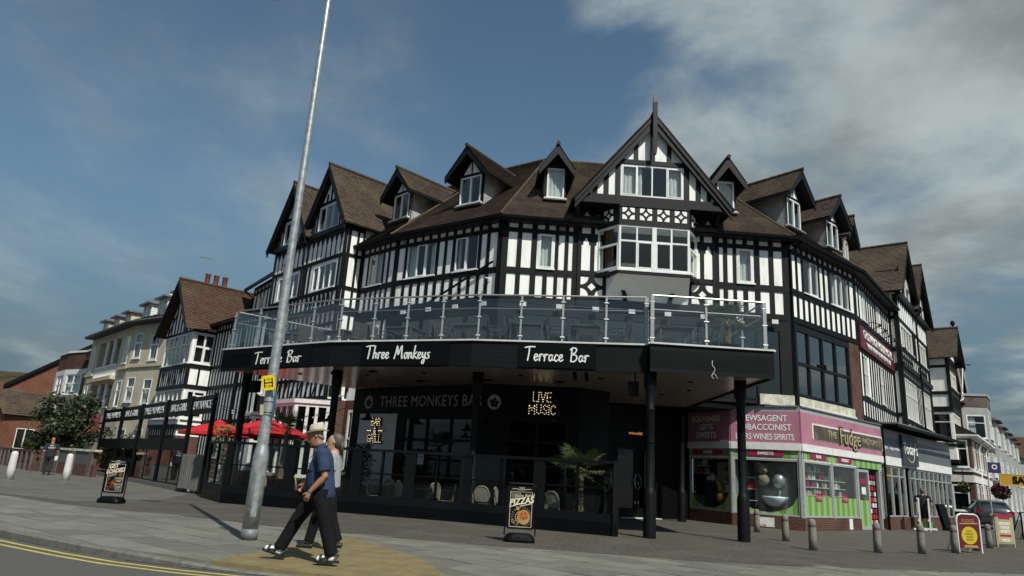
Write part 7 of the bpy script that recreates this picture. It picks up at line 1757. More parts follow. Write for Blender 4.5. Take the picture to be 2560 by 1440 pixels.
# --- brick house with white bands and a two storey bay
BW = thing('banded_brick_house', (*LP(28), 0), 'dark brick house with white banded bay windows next to the cream house', 'house')
d0, d1, d2 = LF_(34, 30.8, 1.1), Fr(LP(30.8, 1.1), LP(28.2, .4)), Fr(LP(28.2, .4), LP(23.8, .4))
for f, hs in ((d1, [(.35, d1.L - .25, 5.35, 6.95), (.35, d1.L - .25, 2.55, 4.15)]), (d0, [(.8, d0.L - .3, 5.35, 6.95), (.8, d0.L - .3, 2.55, 4.15)]), (d2, [])):
    wall('wall', f, 0, f.L, 0, 8.7, hs, M_BRICK, BW); room(f, .1, f.L - .1, .1, 8.6, BW)
    for h in hs: window(f, *h, BW, (1, 1), rows=[(.55,)] * 2, fw=.09, mull=.08, curt=[(.02, .98, M_CURT)])
    for a, b in ((6.95, 7.35), (5.05, 5.3), (4.15, 4.5), (2.2, 2.5)): piece('white_band', f, 0, f.L, 0, .05, a, b, M_PAINT, BW)
    for h in hs: 
        for x in (0, h[1]): piece('white_jamb', f, x, h[0] if x == 0 else f.L, 0, .04, h[2] - .2, h[3] + .1, M_PAINT, BW)
    piece('coping', f, -.05, f.L + .05, -.3, .08, 8.7, 8.85, M_PAINT, BW)
flat_roof([LP(34, 1.0), LP(30.8, 1.0), LP(28.2, .3), LP(23.8, .3), LP(23.8, -5), LP(34, -5)], 8.4, 8.5, M_LEAD, BW)
mb = MB(); roof_slope(mb, Vector((*LP(28.4, .95), 7.75)), Vector((*LP(23.9, .95), 7.75)), Vector((*LP(28.0, -.6), 8.55)), Vector((*LP(23.9, -.6), 8.55)), .2); mb.build('pent_roof', M_TILE, BW)
# --- low dark house behind the tree
LH = thing('low_house', (*LP(42), 0), 'low slate roofed house with bay windows behind the garden tree', 'house')
l1 = LF_(52, 34.2, .2); hs = [(1 + k * 2.6, 2.5 + k * 2.6, 3.6, 4.8) for k in range(6)] + [(1.5 + k * 4, 4.0 + k * 4, .9, 2.3) for k in range(4)]
wall('wall', l1, 0, l1.L, 0, 5.3, hs, M_BRICK, LH); room(l1, .1, l1.L - .1, .1, 5.2, LH)
for h in hs: window(l1, *h, LH, (1, 1), fw=.08)
piece('white_band', l1, 0, l1.L, 0, .06, 3.2, 3.45, M_PAINT, LH)
mb = MB(); roof_slope(mb, Vector((*LP(52.5, .8), 5.3)), Vector((*LP(34, .8), 5.3)), Vector((*LP(51, -3), 6.9)), Vector((*LP(34, -3), 6.9)), .2); mb.build('roof', M_TILE, LH)
for s_ in (40, 46): 
    f = LF_(s_ + 2.8, s_, 1.2); wall('bay', f, 0, f.L, 0, 2.6, [(.3, f.L - .3, .9, 2.2)], M_PAINT, LH); window(f, .3, f.L - .3, .9, 2.2, LH, (1, 1, 1)); MB().slab([LP(s_ + 3, 1.5), LP(s_ - .2, 1.5), LP(s_, .1), LP(s_ + 2.8, .1)], 2.6, 2.9).build('bay_roof', M_LEAD, LH)
    f = Fr(LP(s_, 1.2), LP(s_, .2)); wall('bay', f, 0, f.L, 0, 2.6, [], M_PAINT, LH)
# --- big orange brick building with mossy roof
OB = thing('brick_hall', (-46, 70, 0), 'large orange brick building with a mossy tiled roof at the far left', 'building')
o1 = Fr((-58, 70), (-41, 70)); zl_ = lambda x: 6.4 + (x - 8.1) * .575
MB().prism(o1, [(0, 0), (o1.L, 0), (o1.L, zl_(o1.L)), (0, zl_(0))], -.3, 0).build('wall', M_BRICKR, OB)
bar('verge', o1, (-.3, zl_(-.3) + .15), (o1.L, zl_(o1.L) + .15), .35, -.3, .25, M_TIMB2, OB)
mb = MB(); roof_slope(mb, Vector((-80, 74, 4.5)), Vector((-44, 72, 7.6)), Vector((-82, 82, 9.6)), Vector((-48, 84, 9.6)), .25)
M_MOSS = brickmat('mossy_roof_tile', (.13, .105, .05), (.085, .07, .04), (.03, .025, .02), .3, .25, .02, .6, patch=(.14, .12, .05)); mb.build('roof', M_MOSS, OB)
MB().box(o1, -22, 0, -.4, -.1, 0, 4.3).build('wall', M_BRICKR, OB)
for x in (8.6, 9.6, 12.9, 13.8): piece('brick_recess', o1, x, x + .6, 0, .06, 5.6, 6.6, M_BRICK, OB)
BA = thing('brick_annex', (-35, 50, 0), 'small brick annex with a tiled roof at the far left', 'house')
q1 = Fr((-37.5, 50.5), (-34.2, 49.0)); wall('wall', q1, 0, q1.L, 0, 3.5, [(.5, 1.4, 1.2, 2.5)], M_BRICKR, BA); window(q1, .5, 1.4, 1.2, 2.5, BA, (1,)); room(q1, .1, q1.L, .1, 3.4, BA)
q2 = Fr((-34.2, 49.0), (-31.8, 53.5)); wall('wall', q2, 0, q2.L, 0, 3.2, [(1, 2.2, 1, 2.4)], M_BRICKR, BA); window(q2, 1, 2.2, 1, 2.4, BA, (1, 1))
gable_wall('gable_wall', q1, 0, q1.L, 3.5, q1.L * .55, 5.0, None, M_BRICKR, BA); mb = MB(); V3b = q1.P
roof_slope(mb, q1.P(q1.L + .3, .3, 3.25), q1.P(q1.L + .3, -6, 3.25), q1.P(q1.L * .55, .2, 5.05), q1.P(q1.L * .55, -6, 5.05), .2); mb.build('roof', M_TILE, BA)
MB().box(q1, q1.L * .55 - .25, q1.L * .55 + .25, -.3, .15, 4.6, 5.5).build('chimney', M_BRICKR, BA)
# --- garden walls
M_GPAN = mat('grey_green_board', (.085, .095, .095), .6, var=.2, scale=3)
GW = thing('garden_wall', (*(-28, 41.5), 0), 'low brick garden wall with recessed panels at the far left', 'wall'); g1 = Fr((-40, 55.5), (-24.2, 37.6))
MB().box(g1, 0, g1.L, -.25, 0, 0, .95).build('wall', M_BRICK, GW); MB().box(g1, 0, g1.L, -.3, .06, .95, 1.06).build('coping', M_BRICK, GW)
for k in range(9): piece('pier', g1, g1.L - .5 - k * 1.6, g1.L - .1 - k * 1.6, 0, .12, 0, .95, M_BRICK, GW)
for k in range(8): piece('recess', g1, g1.L - 1.9 - k * 1.6, g1.L - .7 - k * 1.6, .001, .02, .45, .85, M_DARKF, GW)
GB = thing('boarded_garden_wall', (-21, 36, 0), 'garden wall with grey-green boards between brick piers behind the walking-away man', 'wall'); g2 = Fr((-24.0, 37.8), (-19.2, 34.3))
MB().box(g2, 0, g2.L, -.2, 0, 0, .55).build('wall', M_BRICK, GB); piece('coping', g2, -.1, g2.L, -.26, .06, 1.16, 1.26, M_STONE, GB)
for k in range(4): piece('pier', g2, k * 1.78, k * 1.78 + .36, -.2, .06, 0, 1.16, M_BRICK, GB)
for k in range(3): piece('board', g2, k * 1.78 + .36, k * 1.78 + 1.78, -.06, .0 + .002, .55 if k else .06, 1.12, M_GPAN, GB)

# ============================================================ HOUSES OF THE RIGHT STREET
H0v = Vector(H0); NH = Vector((EH.y, -EH.x))
def RP(s, o=0.0): q = H0v + EH * s + NH * o; return (q.x, q.y)
def RF(a, b, o=0.0, o2=None): return Fr(RP(a, o), RP(b, o if o2 is None else o2))
T2 = thing('tudor_house', (*RP(11), 0), 'black and white timbered house with a jettied bay beyond the convenience store', 'house')
w0 = RF(9.3, 14.2, -.25); hs = [(.2, .7, 5, 6.6)]
wall('wall', w0, 0, w0.L, 3, 9.9, [], M_PLASTER, T2)
for k in range(14): studs(w0, [(k * .36, k * .36 + .1)], 3, 9.8, par=T2)
rails(w0, 0, w0.L, [(9.0, 9.15), (7.2, 7.4), (4.2, 4.4)], par=T2)
r1, r2 = Fr(RP(10.1, -.3), RP(10.1, .95)), RF(10.1, 13.6, .95)
for f, nm in ((r1, 0), (r2, 1)):
    hs = [(.1, f.L - .1, 4.75, 6.45)] + ([(.3, f.L - .3, 8.05, 9.3)] if nm else [])
    wall('wall', f, 0, f.L, 3.6, 9.9, hs, M_PLASTER, T2)
    for h in hs: window(f, *h, T2, (1,) * (4 if nm else 1), rows=[(.68,)] * 4, m=M_PAINT, curt=[(0, .4, M_CURT)], fw=.08)
    for a, b in ((9.75, 9.95), (9.2, 9.36), (7.55, 7.75), (6.5, 6.82), (4.45, 4.62), (3.5, 3.7)): piece('timber', f, -.02, f.L, 0, .05, a, b, M_TIMB2, T2)
    for x in (0, f.L - .14): piece('timber', f, x, x + .14, 0, .055, 6.6, 9.9, M_TIMB2, T2)
    if nm:
        for k in range(9): studs(f, [(.2 + k * .37, .3 + k * .37)], 6.8, 9.8, hs, par=T2)
room(r2, .1, r2.L - .1, 4, 9.5, T2)
barge(r2, r2.L / 2, r2.L / 2 + .35, 9.75, 11.85, .45, .52, .25, T2); gable_wall('gable_wall', r2, 0, r2.L, 9.9, r2.L / 2, 11.7, None, M_PLASTER, T2, o=.04)
gable_roof(r2, r2.L / 2, r2.L / 2 + .4, 9.75, 11.95, .55, -5.5, T2)
MB().lathe(r2.P(r2.L / 2, .3, 12.0), [(.06, 0), (.05, .12), (.14, .2), (.12, .38), (.03, .45)], 8).build('finial', M_BLACK, T2)
# three brick gables
def brickgable(s0, k):
    lab = ['brick gabled house with white drainpipes, nearest of three beyond the timbered bay', 'brick gabled house with white drainpipes, middle of three', 'brick gabled house with white drainpipes, furthest of three'][k]
    t = thing('gabled_house', (*RP(s0 + 2), 0), lab, 'house', 'brick gabled houses on the right-hand street')
    f = RF(s0, s0 + 4.2, -.1); hs = [(.6, 1.6, 7.2, 8.6), (2.4, 3.5, 7.2, 8.6), (.6, 1.6, 4.6, 6.0), (2.4, 3.5, 4.6, 6.0)]
    wall('wall', f, 0, f.L, 0, 9.2, hs, M_BRICK, t); room(f, .1, f.L - .1, .1, 9.1, t)
    for h in hs: window(f, *h, t, (1,), rows=[(.65,)], fw=.08, opener=((0, 1),))
    piece('white_band', f, 0, f.L, 0, .05, 6.2, 6.6, M_PAINT, t)
    gable_wall('gable_wall', f, 0, f.L, 9.2, f.L / 2, 11.6, None, M_BRICK, t); gable_roof(f, f.L / 2, f.L / 2 + .3, 9.05, 11.8, .45, -5, t, M_TILER)
    barge(f, f.L / 2, f.L / 2 + .3, 9.05, 11.75, .4, .46, .25, t, m=M_PAINT)
    pipe([f.P(f.L, .5, 9.1), f.P(f.L, .5, 8.8), f.P(f.L - .3, .1, 8.4), f.P(f.L - .3, .1, 4)], .06, M_PAINT, t)
for k in range(3): brickgable(14.2 + k * 4.2, k)
# brick ground-floor bays with pent roof
PB = thing('brick_bay_front', (*RP(16), 0), 'brick bay front with white bands and a tiled pent roof', 'house front')
p1_, p2_ = Fr(RP(10.8, .3), RP(10.8, 1.6)), RF(10.8, 22, 1.6)
for f, hs in ((p1_, [(.15, 1.15, 3.3, 4.9), (.15, 1.0, .8, 2.3)]), (p2_, [(1 + k * 2.2, 2.3 + k * 2.2, z, z + 1.6) for k in range(5) for z in (3.3, .8)])):
    wall('wall', f, 0, f.L, 0, 5.2, hs, M_BRICK, PB); room(f, .05, f.L - .05, .1, 5.1, PB)
    for h in hs: window(f, *h, PB, (1,), rows=[(.68,)], fw=.08)
    for a, b in ((5.0, 5.25), (2.45, 2.85), (3.05, 3.25)): piece('white_band', f, -.02, f.L, 0, .06, a, b, M_PAINT, PB)
mb = MB(); V = lambda s, o, z: Vector((*RP(s, o), z))
roof_slope(mb, V(10.7, 2.0, 5.25), V(22, 2.0, 5.25), V(10.7, -.1, 6.4), V(22, -.1, 6.4), .18); mb.face([V(10.7, 2.0, 5.25), V(10.7, -.1, 6.4), V(10.7, -.1, 5.25)]); mb.build('pent_roof', M_TILER, PB)
MB().slab([RP(10.6, 2.05), RP(22, 2.05), RP(22, 0), RP(10.6, 0)], 5.12, 5.22).build('soffit', M_PAINT, PB)
for s_ in (14.8, 19.2): pipe([V(s_, 2.0, 5.1), V(s_, 1.8, 4.9), V(s_, 1.66, 4.6), V(s_, 1.66, .2)], .06, M_PAINT, PB)
# white bay houses in a row
def bayhouse(s0, k, labs):
    t = thing('bay_window_house', (*RP(s0 + 2), 0), labs, 'house', 'white bay-windowed houses on the right-hand street')
    w = RF(s0, s0 + 6, .2); a0, a1, a2, a3 = RP(s0 + .3, .2), RP(s0 + 1.0, 1.75), RP(s0 + 3.6, 1.75), RP(s0 + 4.4, .2); H = 9.0 if k == 0 else 8.6
    wall('wall', w, 0, w.L, 0, H - .6, [(4.7, 5.6, 5.2, 6.6)], M_BRICK if k == 0 else M_PAINTDIM, t); window(w, 4.7, 5.6, 5.2, 6.6, t, (1,), rows=[(.6,)]); room(w, .1, w.L, .1, 8, t)
    for f in (Fr(a0, a1), Fr(a1, a2), Fr(a2, a3)):
        hs = [(.25, f.L - .2, z, z + 1.7) for z in (5.9, 3.2, .8)]
        wall('bay_wall', f, 0, f.L, 0, H - .8, hs, M_PAINTDIM, t)
        for h in hs: window(f, *h, t, (1,) if f.L < 2 else (1, 1), rows=[(.66,)] * 2, fw=.08, curt=[(.0, .5, M_CURT)])
        if k == 0:
            piece('brick_panel', f, 0, f.L, 0, .03, 4.95, 5.6, M_BRICK, t); piece('brick_panel', f, 0, f.L, 0, .03, 2.5, 2.95, M_BRICK, t); piece('parapet', f, 0, f.L, -.2, .03, H - .8, H, M_BRICK, t); piece('coping', f, -.05, f.L + .05, -.25, .1, H, H + .18, M_PAINTDIM, t)
    room(Fr(a1, a2), .1, 2.4, .3, 8, t, depth=1.5)
    if k: 
        mb = MB(); c_ = Vector((*RP(s0 + 2.3, -1.5), 9.5)); e_ = [Vector((*RP(s0 + x, o), H - .8)) for x, o in ((-.1, .1), (.8, 2.1), (3.8, 2.1), (4.8, .1))]
        for i in range(3): roof_slope(mb, e_[i], e_[i + 1], c_, c_ + Vector((.01, .01, 0)), .25)
        mb.build('bay_roof', M_TILER, t)
    mb = MB(); roof_slope(mb, Vector((*RP(s0, .5), H - .6)), Vector((*RP(s0 + 6, .5), H - .6)), Vector((*RP(s0, -4), 11.2)), Vector((*RP(s0 + 6, -4), 11.2)), .2); mb.build('roof', M_TILER, t)
bayhouse(22.2, 0, 'white bay-windowed house with a brick parapet, nearest of its row')
for k in range(6): bayhouse(28.5 + k * 6.3, k + 1, 'white bay-windowed house, number %s from the brick parapet one, along the right-hand street' % ['two', 'three', 'four', 'five', 'six', 'seven'][k])
EB = thing('end_house', (58, 84, 0), 'pale house with brown roof closing the right edge of the street', 'house')
eb = Fr((50, 80), (80, 76)); hs = [(2 + k * 3.5, 4 + k * 3.5, z, z + 1.6) for k in range(5) for z in (1.2, 4.0)]
wall('wall', eb, 0, eb.L, 0, 6.5, hs, M_PAINTDIM, EB); room(eb, .1, eb.L, .1, 6.4, EB)
for h in hs: window(eb, *h, EB, (1, 1), fw=.1)
mb = MB(); roof_slope(mb, eb.P(-.5, .5, 6.5), eb.P(eb.L, .5, 6.5), eb.P(1, -5, 9.2), eb.P(eb.L, -5, 9.2), .25); mb.build('roof', M_TILER, EB)
# signs on the right
M_SAV = mat('savoy_yellow', (.40, .22, .012), .45)
t = thing('yellow_sign', (25.2, 34, 2.4), 'yellow projecting sign reading SAVOY at the right edge', 'sign'); fy = Fr((23.75, 34.1), (27.2, 33.6))
MB().box(fy, 0, 2.6, -.06, 0, 2.18, 2.70).build('board', M_SAV, t); text('SAVOY', fy, 1.28, 2.43, .44, M_BLKPRINT, t, o=.002, ext=.01, bold=.02, sx=1.05)
mb = MB(); ribbon(mb, fy, [(.0, 2.18), (2.6, 2.18), (2.6, 2.70), (0, 2.70), (0, 2.18)], .04, -.01, .012); mb.build('frame', M_GILT, t)
MB().tube([fy.P(2.4, -.03, 2.2), fy.P(2.4, -.03, 0)], .05, 8).build('post', M_BLACK, t)
t = thing('purple_sign', (24.8, 36, 3), 'small dark purple projecting sign with a pale rosette', 'sign'); fq = Fr((24.62, 36.1), (25.6, 35.9))
M_PURP = mat('purple_board', (.035, .022, .09), .4); MB().box(fq, 0, .56, -.05, 0, 2.80, 3.32).build('board', M_PURP, t)
mb = MB()
for k in range(8): a = 2 * pi * k / 8; mb.prism(fq, [(.28 + .10 * cos(a) + .035 * cos(j), 3.1 + .10 * sin(a) + .035 * sin(j)) for j in range(6)], .0, .01)
mb.build('rosette', M_LETTER, t); MB().tube([fq.P(-.05, -.02, 3.35), fq.P(-.05, -.02, .0)], .03, 6).build('post', M_SHFR, t)
M_PETAL = mat('magenta_petals', (.17, .02, .07), .6, var=.6, scale=9)
def basket(x, y, z, r, m, lab, n=380):
    t = thing('hanging_basket', (x, y, z), lab, 'hanging basket', 'hanging flower baskets'); r_ = random.Random(int(x * 10))
    for mm, nm, cnt in ((m, 'flowers', n), (M_LEAFD, 'leaves', n)):
        mb = MB()
        for k in range(cnt):
            a, b = r_.uniform(0, 6.3), r_.uniform(-1, 1); q = r * r_.random() ** .4; c = Vector((x + q * cos(a) * sqrt(1 - b * b), y + q * sin(a) * sqrt(1 - b * b), z + q * b * .75 - (0 if nm == 'flowers' else .12)))
            d = Vector((r_.uniform(-1, 1), r_.uniform(-1, 1), r_.uniform(-1, 1))).normalized() * .07; e = d.cross(Vector((.3, .8, .5))).normalized() * .05; mb.face([c - d, c - e, c + d, c + e])
        mb.build(nm, mm, t, kind='stuff')
    MB().lathe((x, y, z - r * .7), [(.05, -.12), (r * .6, .05), (r * .62, .1)], 10).build('bowl', M_BLACK, t); MB().tube([(x, y, z), (x, y, z + .9)], .01, 4).build('chain', M_BLACK, t)
basket(24.5, 35.2, 1.95, .42, M_PETAL, 'hanging basket of magenta flowers above the grey car')
for k, (x, y) in enumerate(((23.6, 36.6), (24.6, 38.2), (25.7, 39.8))): basket(x, y, 2.1, .28, M_LEAF, 'small hanging basket %s in the row beyond the store' % ['first', 'second', 'third'][k], 120)

# terrace across the road, behind the viewpoint: unseen, added so the ground-floor glass mirrors something dark
OT = thing('added_opposite_terrace', (0, -30, 0), 'brick terrace across the road, mirrored darkly in the ground-floor glass', 'building')
ot = Fr((45, -27), (-50, -27)); hs = [(2 + k * 5, 4 + k * 5, z, z + 1.6) for k in range(18) for z in (1.0, 4.2)]
wall('wall', ot, 0, ot.L, 0, 7.0, hs, M_BRICK, OT); room(ot, .1, ot.L, .1, 6.9, OT)
for h in hs: piece('window', ot, h[0], h[1], -.1, -.05, h[2], h[3], M_GLASSD, OT)
mb = MB(); roof_slope(mb, ot.P(-.5, .5, 7.0), ot.P(ot.L, .5, 7.0), ot.P(-.5, -5, 9.6), ot.P(ot.L, -5, 9.6), .4); mb.build('roof', M_TILE, OT)
# ============================================================ GARDEN TREE AND HEDGE
def tree(x, y, h, cz, rx, rz, n, m, lab, seed=2, name='garden_tree', ls=.34):
    r_ = random.Random(seed); t = thing(name, (x, y, 0), lab, 'tree')
    mb = MB(); mb.tube([(x, y, 0), (x + .05, y, cz * .5), (x - .1, y, cz)], [.17, .13, .08], 8); limbs = []
    for k in range(9):
        a = 2 * pi * k / 9 + r_.uniform(-.3, .3); st = Vector((x + .03, y, cz * r_.uniform(.35, .8))); en = Vector((x + rx * .75 * cos(a), y + rx * .75 * sin(a), cz + rz * r_.uniform(-.5, .8)))
        mid = st.lerp(en, .5) + Vector((0, 0, .2)); mb.tube([st, mid, en], [.07, .045, .015], 5); limbs.append((mid, en))
    mb.build('trunk', M_TRUNK, t)
    cl = []
    for k in range(36):
        a, b = r_.uniform(0, 2 * pi), r_.uniform(-1, 1); q = r_.random() ** .45
        c = Vector((x + rx * q * cos(a) * sqrt(1 - b * b), y + rx * q * sin(a) * sqrt(1 - b * b), cz + rz * q * b)); cl.append((c, r_.uniform(.28, .62)))
    mb = MB(); mb2 = MB()
    for k in range(n):
        c, s_ = r_.choice(cl); v = Vector((r_.gauss(0, 1), r_.gauss(0, 1), r_.gauss(0, .8))) * s_ * .55
        p = c + v; d = Vector((r_.uniform(-1, 1), r_.uniform(-1, 1), r_.uniform(-.9, .3))).normalized(); l = ls * r_.uniform(.5, 1.0); w = d.cross(Vector((r_.uniform(-1, 1), r_.uniform(-1, 1), r_.uniform(-1, 1)))).normalized() * l * .26
        (mb if r_.random() < .7 else mb2).face([p, p + d * l * .5 - w, p + d * l, p + d * l * .5 + w])
    mb.build('crown', M_LEAFD, t, kind='stuff'); mb2.build('crown', mat('mid_leaf', (.055, .075, .022), .5, var=.5, scale=6), t, kind='stuff'); return t
tree(-23.6, 39.0, 5, 2.6, 1.9, 1.5, 3300, None, 'dark leafy garden tree behind the boarded garden wall', seed=4)
tree(-20.4, 38.8, 3, 1.6, .9, .8, 800, None, 'small garden tree beside the left end of the sign fence', seed=9, ls=.26)
r_ = random.Random(3); hg = MB()
M_HEDGE = mat('hedge_green', (.060, .072, .016), .7, var=.55, scale=3)
for k in range(7000):
    x = r_.uniform(0, 6.5); z = r_.random() ** .6 * (1.15 + .25 * sin(x * 1.1)); y = r_.uniform(-.7, .7); q = g1.P(g1.L - 8 + x, -1.0 + y * (1.1 - .3 * z), .35 + z)
    d = Vector((r_.uniform(-1, 1), r_.uniform(-1, 1), r_.uniform(-.2, 1))).normalized() * .13; w = d.cross(Vector((.2, .5, .9))).normalized() * .035; hg.face([q - w, q + d - w * .2, q + d + w * .2, q + w])
tag(hg.build('garden_hedge', M_HEDGE), 'rounded green hedge behind the low brick garden wall', 'hedge')

# ============================================================ GREY CAR
M_CARP = mat('grey_car_paint', (.055, .062, .066), .28, metal=.55, coat=1.0); M_TYRE = mat('tyre_rubber', (.008, .008, .008), .85); M_TAIL = mat('red_tail_lamp', (.25, .008, .008), .2); M_CHROME = mat('chrome', (.6, .6, .6), .12, metal=1.0)
M_CARG = mat('car_glass', (.008, .010, .012), .06, spec=.6)
def car(x, y, yaw, lab):
    t = thing('parked_car', (x, y, 0), lab, 'car')
    f = Fr((x - cos(yaw), y - sin(yaw)), (x + cos(yaw), y + sin(yaw))).shift(1.0)     # o>0 towards the tail
    # sections along o: tail 2.0 .. nose -2.0 : (o, half width at sill, z sill, half width belt, z belt, half width roof, z roof)
    sec = [(2.02, .62, .45, .70, .72, .60, .80), (1.96, .80, .30, .84, .80, .66, 1.00), (1.86, .86, .26, .87, .90, .70, 1.12), (1.45, .88, .22, .88, .95, .66, 1.40), (.9, .88, .20, .88, .94, .63, 1.48), (.2, .88, .20, .88, .92, .62, 1.50), (-.4, .88, .20, .88, .92, .62, 1.42), (-1.1, .88, .20, .87, .92, .70, .98), (-1.8, .84, .22, .80, .74, .6, .80), (-2.1, .6, .32, .62, .6, .5, .66)]
    rings = []
    for o, ws, zs, wb, zb, wr, zr in sec:
        pts = [(-ws * .9, zs), (-ws, zs + .12), (-wb, zb - .08), (-wb * .985, zb), (-wr, zr - .05), (-wr * .75, zr), (0, zr + .015), (wr * .75, zr), (wr, zr - .05), (wb * .985, zb), (wb, zb - .08), (ws, zs + .12), (ws * .9, zs)]
        rings.append([f.P(a, o, z) for a, z in pts])
    MB().loft(rings).build('body', M_CARP, t, smooth=True)
    g = MB(); g.face([f.P(-.60, 1.905, 1.06), f.P(.60, 1.905, 1.06), f.P(.56, 1.52, 1.385), f.P(-.56, 1.52, 1.385)]); g.build('rear_window', M_CARG, t)
    for sx in (-1, 1):
        pts = [f.P(sx * .862, 1.3, .97), f.P(sx * .865, -.75, .95), f.P(sx * .665, -.35, 1.36), f.P(sx * .66, .9, 1.43), f.P(sx * .69, 1.25, 1.36)]
        MB().face(pts if sx < 0 else pts[::-1]).build('side_window', M_CARG, t)
        MB().box(f, sx * .70 - .13, sx * .70 + .13, 1.88, 1.985, .80, .97).build('tail_lamp', M_TAIL, t)
        MB().box(f, sx * .98 - .1, sx * .98 + .1, -.75, -.62, .93, 1.06).build('mirror', M_CARP, t)
        for o in (1.3, -1.3):
            w = MB().tube([f.P(sx * .72, o, .31), f.P(sx * .89, o, .31)], .31, 18).build('wheel', M_TYRE, t); MB().tube([f.P(sx * .88, o, .31), f.P(sx * .905, o, .31)], .2, 12).build('rim', M_CHROME, w)
    MB().box(f, -.70, .70, 1.93, 2.06, .36, .58).build('bumper', M_CARP, t); pl_ = MB().box(f, -.26, .26, 2.005, 2.03, .70, .81).build('number_plate', M_YELP, t)
    text('BX11 GAT', f, 0, .755, .09, M_BLKPRINT, pl_, o=2.031, ext=.001)
    MB().box(f, -.3, .3, 1.99, 2.015, .86, .89).build('chrome_strip', M_CHROME, t); MB().box(f, -.55, .55, 2.0, 2.05, .28, .36).build('diffuser', M_BLACK, t)
    return t
car(26.9, 39.9, -.42, 'dark grey hatchback parked at the right, seen from behind')

# ============================================================ PEOPLE
M_SKIN = mat('skin_tanned', (.36, .165, .095), .55, var=.2, scale=30); M_SKINP = mat('skin_pale', (.46, .26, .18), .55, var=.15, scale=30)
def remesh(name, mb, m, parent, vox, sm=4):
    me = bpy.data.meshes.new('t'); off = wloc(parent); me.from_pydata([v - off for v in mb.v], [], mb.f); me.update()
    o = bpy.data.objects.new('t', me); COL.objects.link(o); md = o.modifiers.new('r', 'REMESH'); md.mode = 'VOXEL'; md.voxel_size = vox
    s_ = o.modifiers.new('s', 'SMOOTH'); s_.iterations = sm; s_.factor = .5
    dg = bpy.context.evaluated_depsgraph_get(); n = bpy.data.meshes.new_from_object(o.evaluated_get(dg)); bpy.data.objects.remove(o); bpy.data.meshes.remove(me)
    n.name = name; n.materials.clear(); n.materials.append(m); n.polygons.foreach_set('use_smooth', [True] * len(n.polygons))
    ob = bpy.data.objects.new(name, n); COL.objects.link(ob); ob.parent = parent; return ob
class Body:
    def __init__(s, x, y, yaw):      # yaw: direction faced, radians from +x
        s.o = Vector((x, y, 0)); s.f = Vector((cos(yaw), sin(yaw), 0)); s.l = Vector((-sin(yaw), cos(yaw), 0))
    def p(s, f, l, z): return s.o + s.f * f + s.l * l + Vector((0, 0, z))
    def ell(s, c, rf, rl, n=18, tilt=0): return [s.p(c[0] + rf * cos(2 * pi * k / n), c[1] + rl * sin(2 * pi * k / n), c[2] + tilt * cos(2 * pi * k / n)) for k in range(n)]
    def loft(s, mb, rows, n=18): mb.loft([s.ell((r[0], r[1], r[2]), r[3], r[4], n, r[5] if len(r) > 5 else 0) for r in rows])
    def limb(s, mb, pts, rs, n=12): mb.tube([s.p(*q) for q in pts], rs, n)
def head(b, mb, c, sc=1.0, pitch=0.0):
    """c = centre of the head (f,l,z)"""
    F, L, Z = c; P = lambda f, z: (F + f * cos(pitch) - z * sin(-pitch) * -1 * 0 + (f * cos(pitch) + z * sin(pitch)) * 0 + 0, z)
    def row(f, z, rf, rl): 
        f2 = f * cos(pitch) + z * sin(pitch); z2 = -f * sin(pitch) + z * cos(pitch); return (F + f2 * sc, L, Z + z2 * sc, rf * sc, rl * sc)
    rows = [row(.035, -.125, .030, .03), row(.03, -.115, .055, .045), row(.015, -.08, .080, .058), row(.0, -.04, .092, .068), row(-.005, 0, .098, .074), row(-.01, .05, .100, .076), row(-.015, .09, .085, .066), row(-.015, .115, .055, .045), row(-.015, .125, .02, .02)]
    b.loft(mb, rows, 16)
    def q(f, l, z): f2 = f * cos(pitch) + z * sin(pitch); z2 = -f * sin(pitch) + z * cos(pitch); return (F + f2 * sc, L + l * sc, Z + z2 * sc)
    b.limb(mb, [q(.085, 0, .02), q(.105, 0, -.015), q(.118, 0, -.035), q(.085, 0, -.045)], [.012, .013, .016, .014], 8)     # nose
    b.limb(mb, [q(.06, -.03, .028), q(.088, 0, .03), q(.06, .03, .028)], [.016, .018, .016], 6)                                # brow
    b.limb(mb, [q(.065, -.018, -.075), q(.085, 0, -.075), q(.065, .018, -.075)], [.010, .012, .010], 6)                        # lips
    b.limb(mb, [q(.06, 0, -.11), q(.075, 0, -.105)], [.028, .018], 8)                                                          # chin
    for sg in (-1, 1): b.limb(mb, [q(-.01, sg * .072, -.02), q(-.022, sg * .082, .005), q(-.015, sg * .076, .028)], [.012, .017, .010], 6)   # ears
    b.limb(mb, [q(-.03, 0, -.06), q(-.045, 0, -.20)], [.062, .066], 12)
    return q
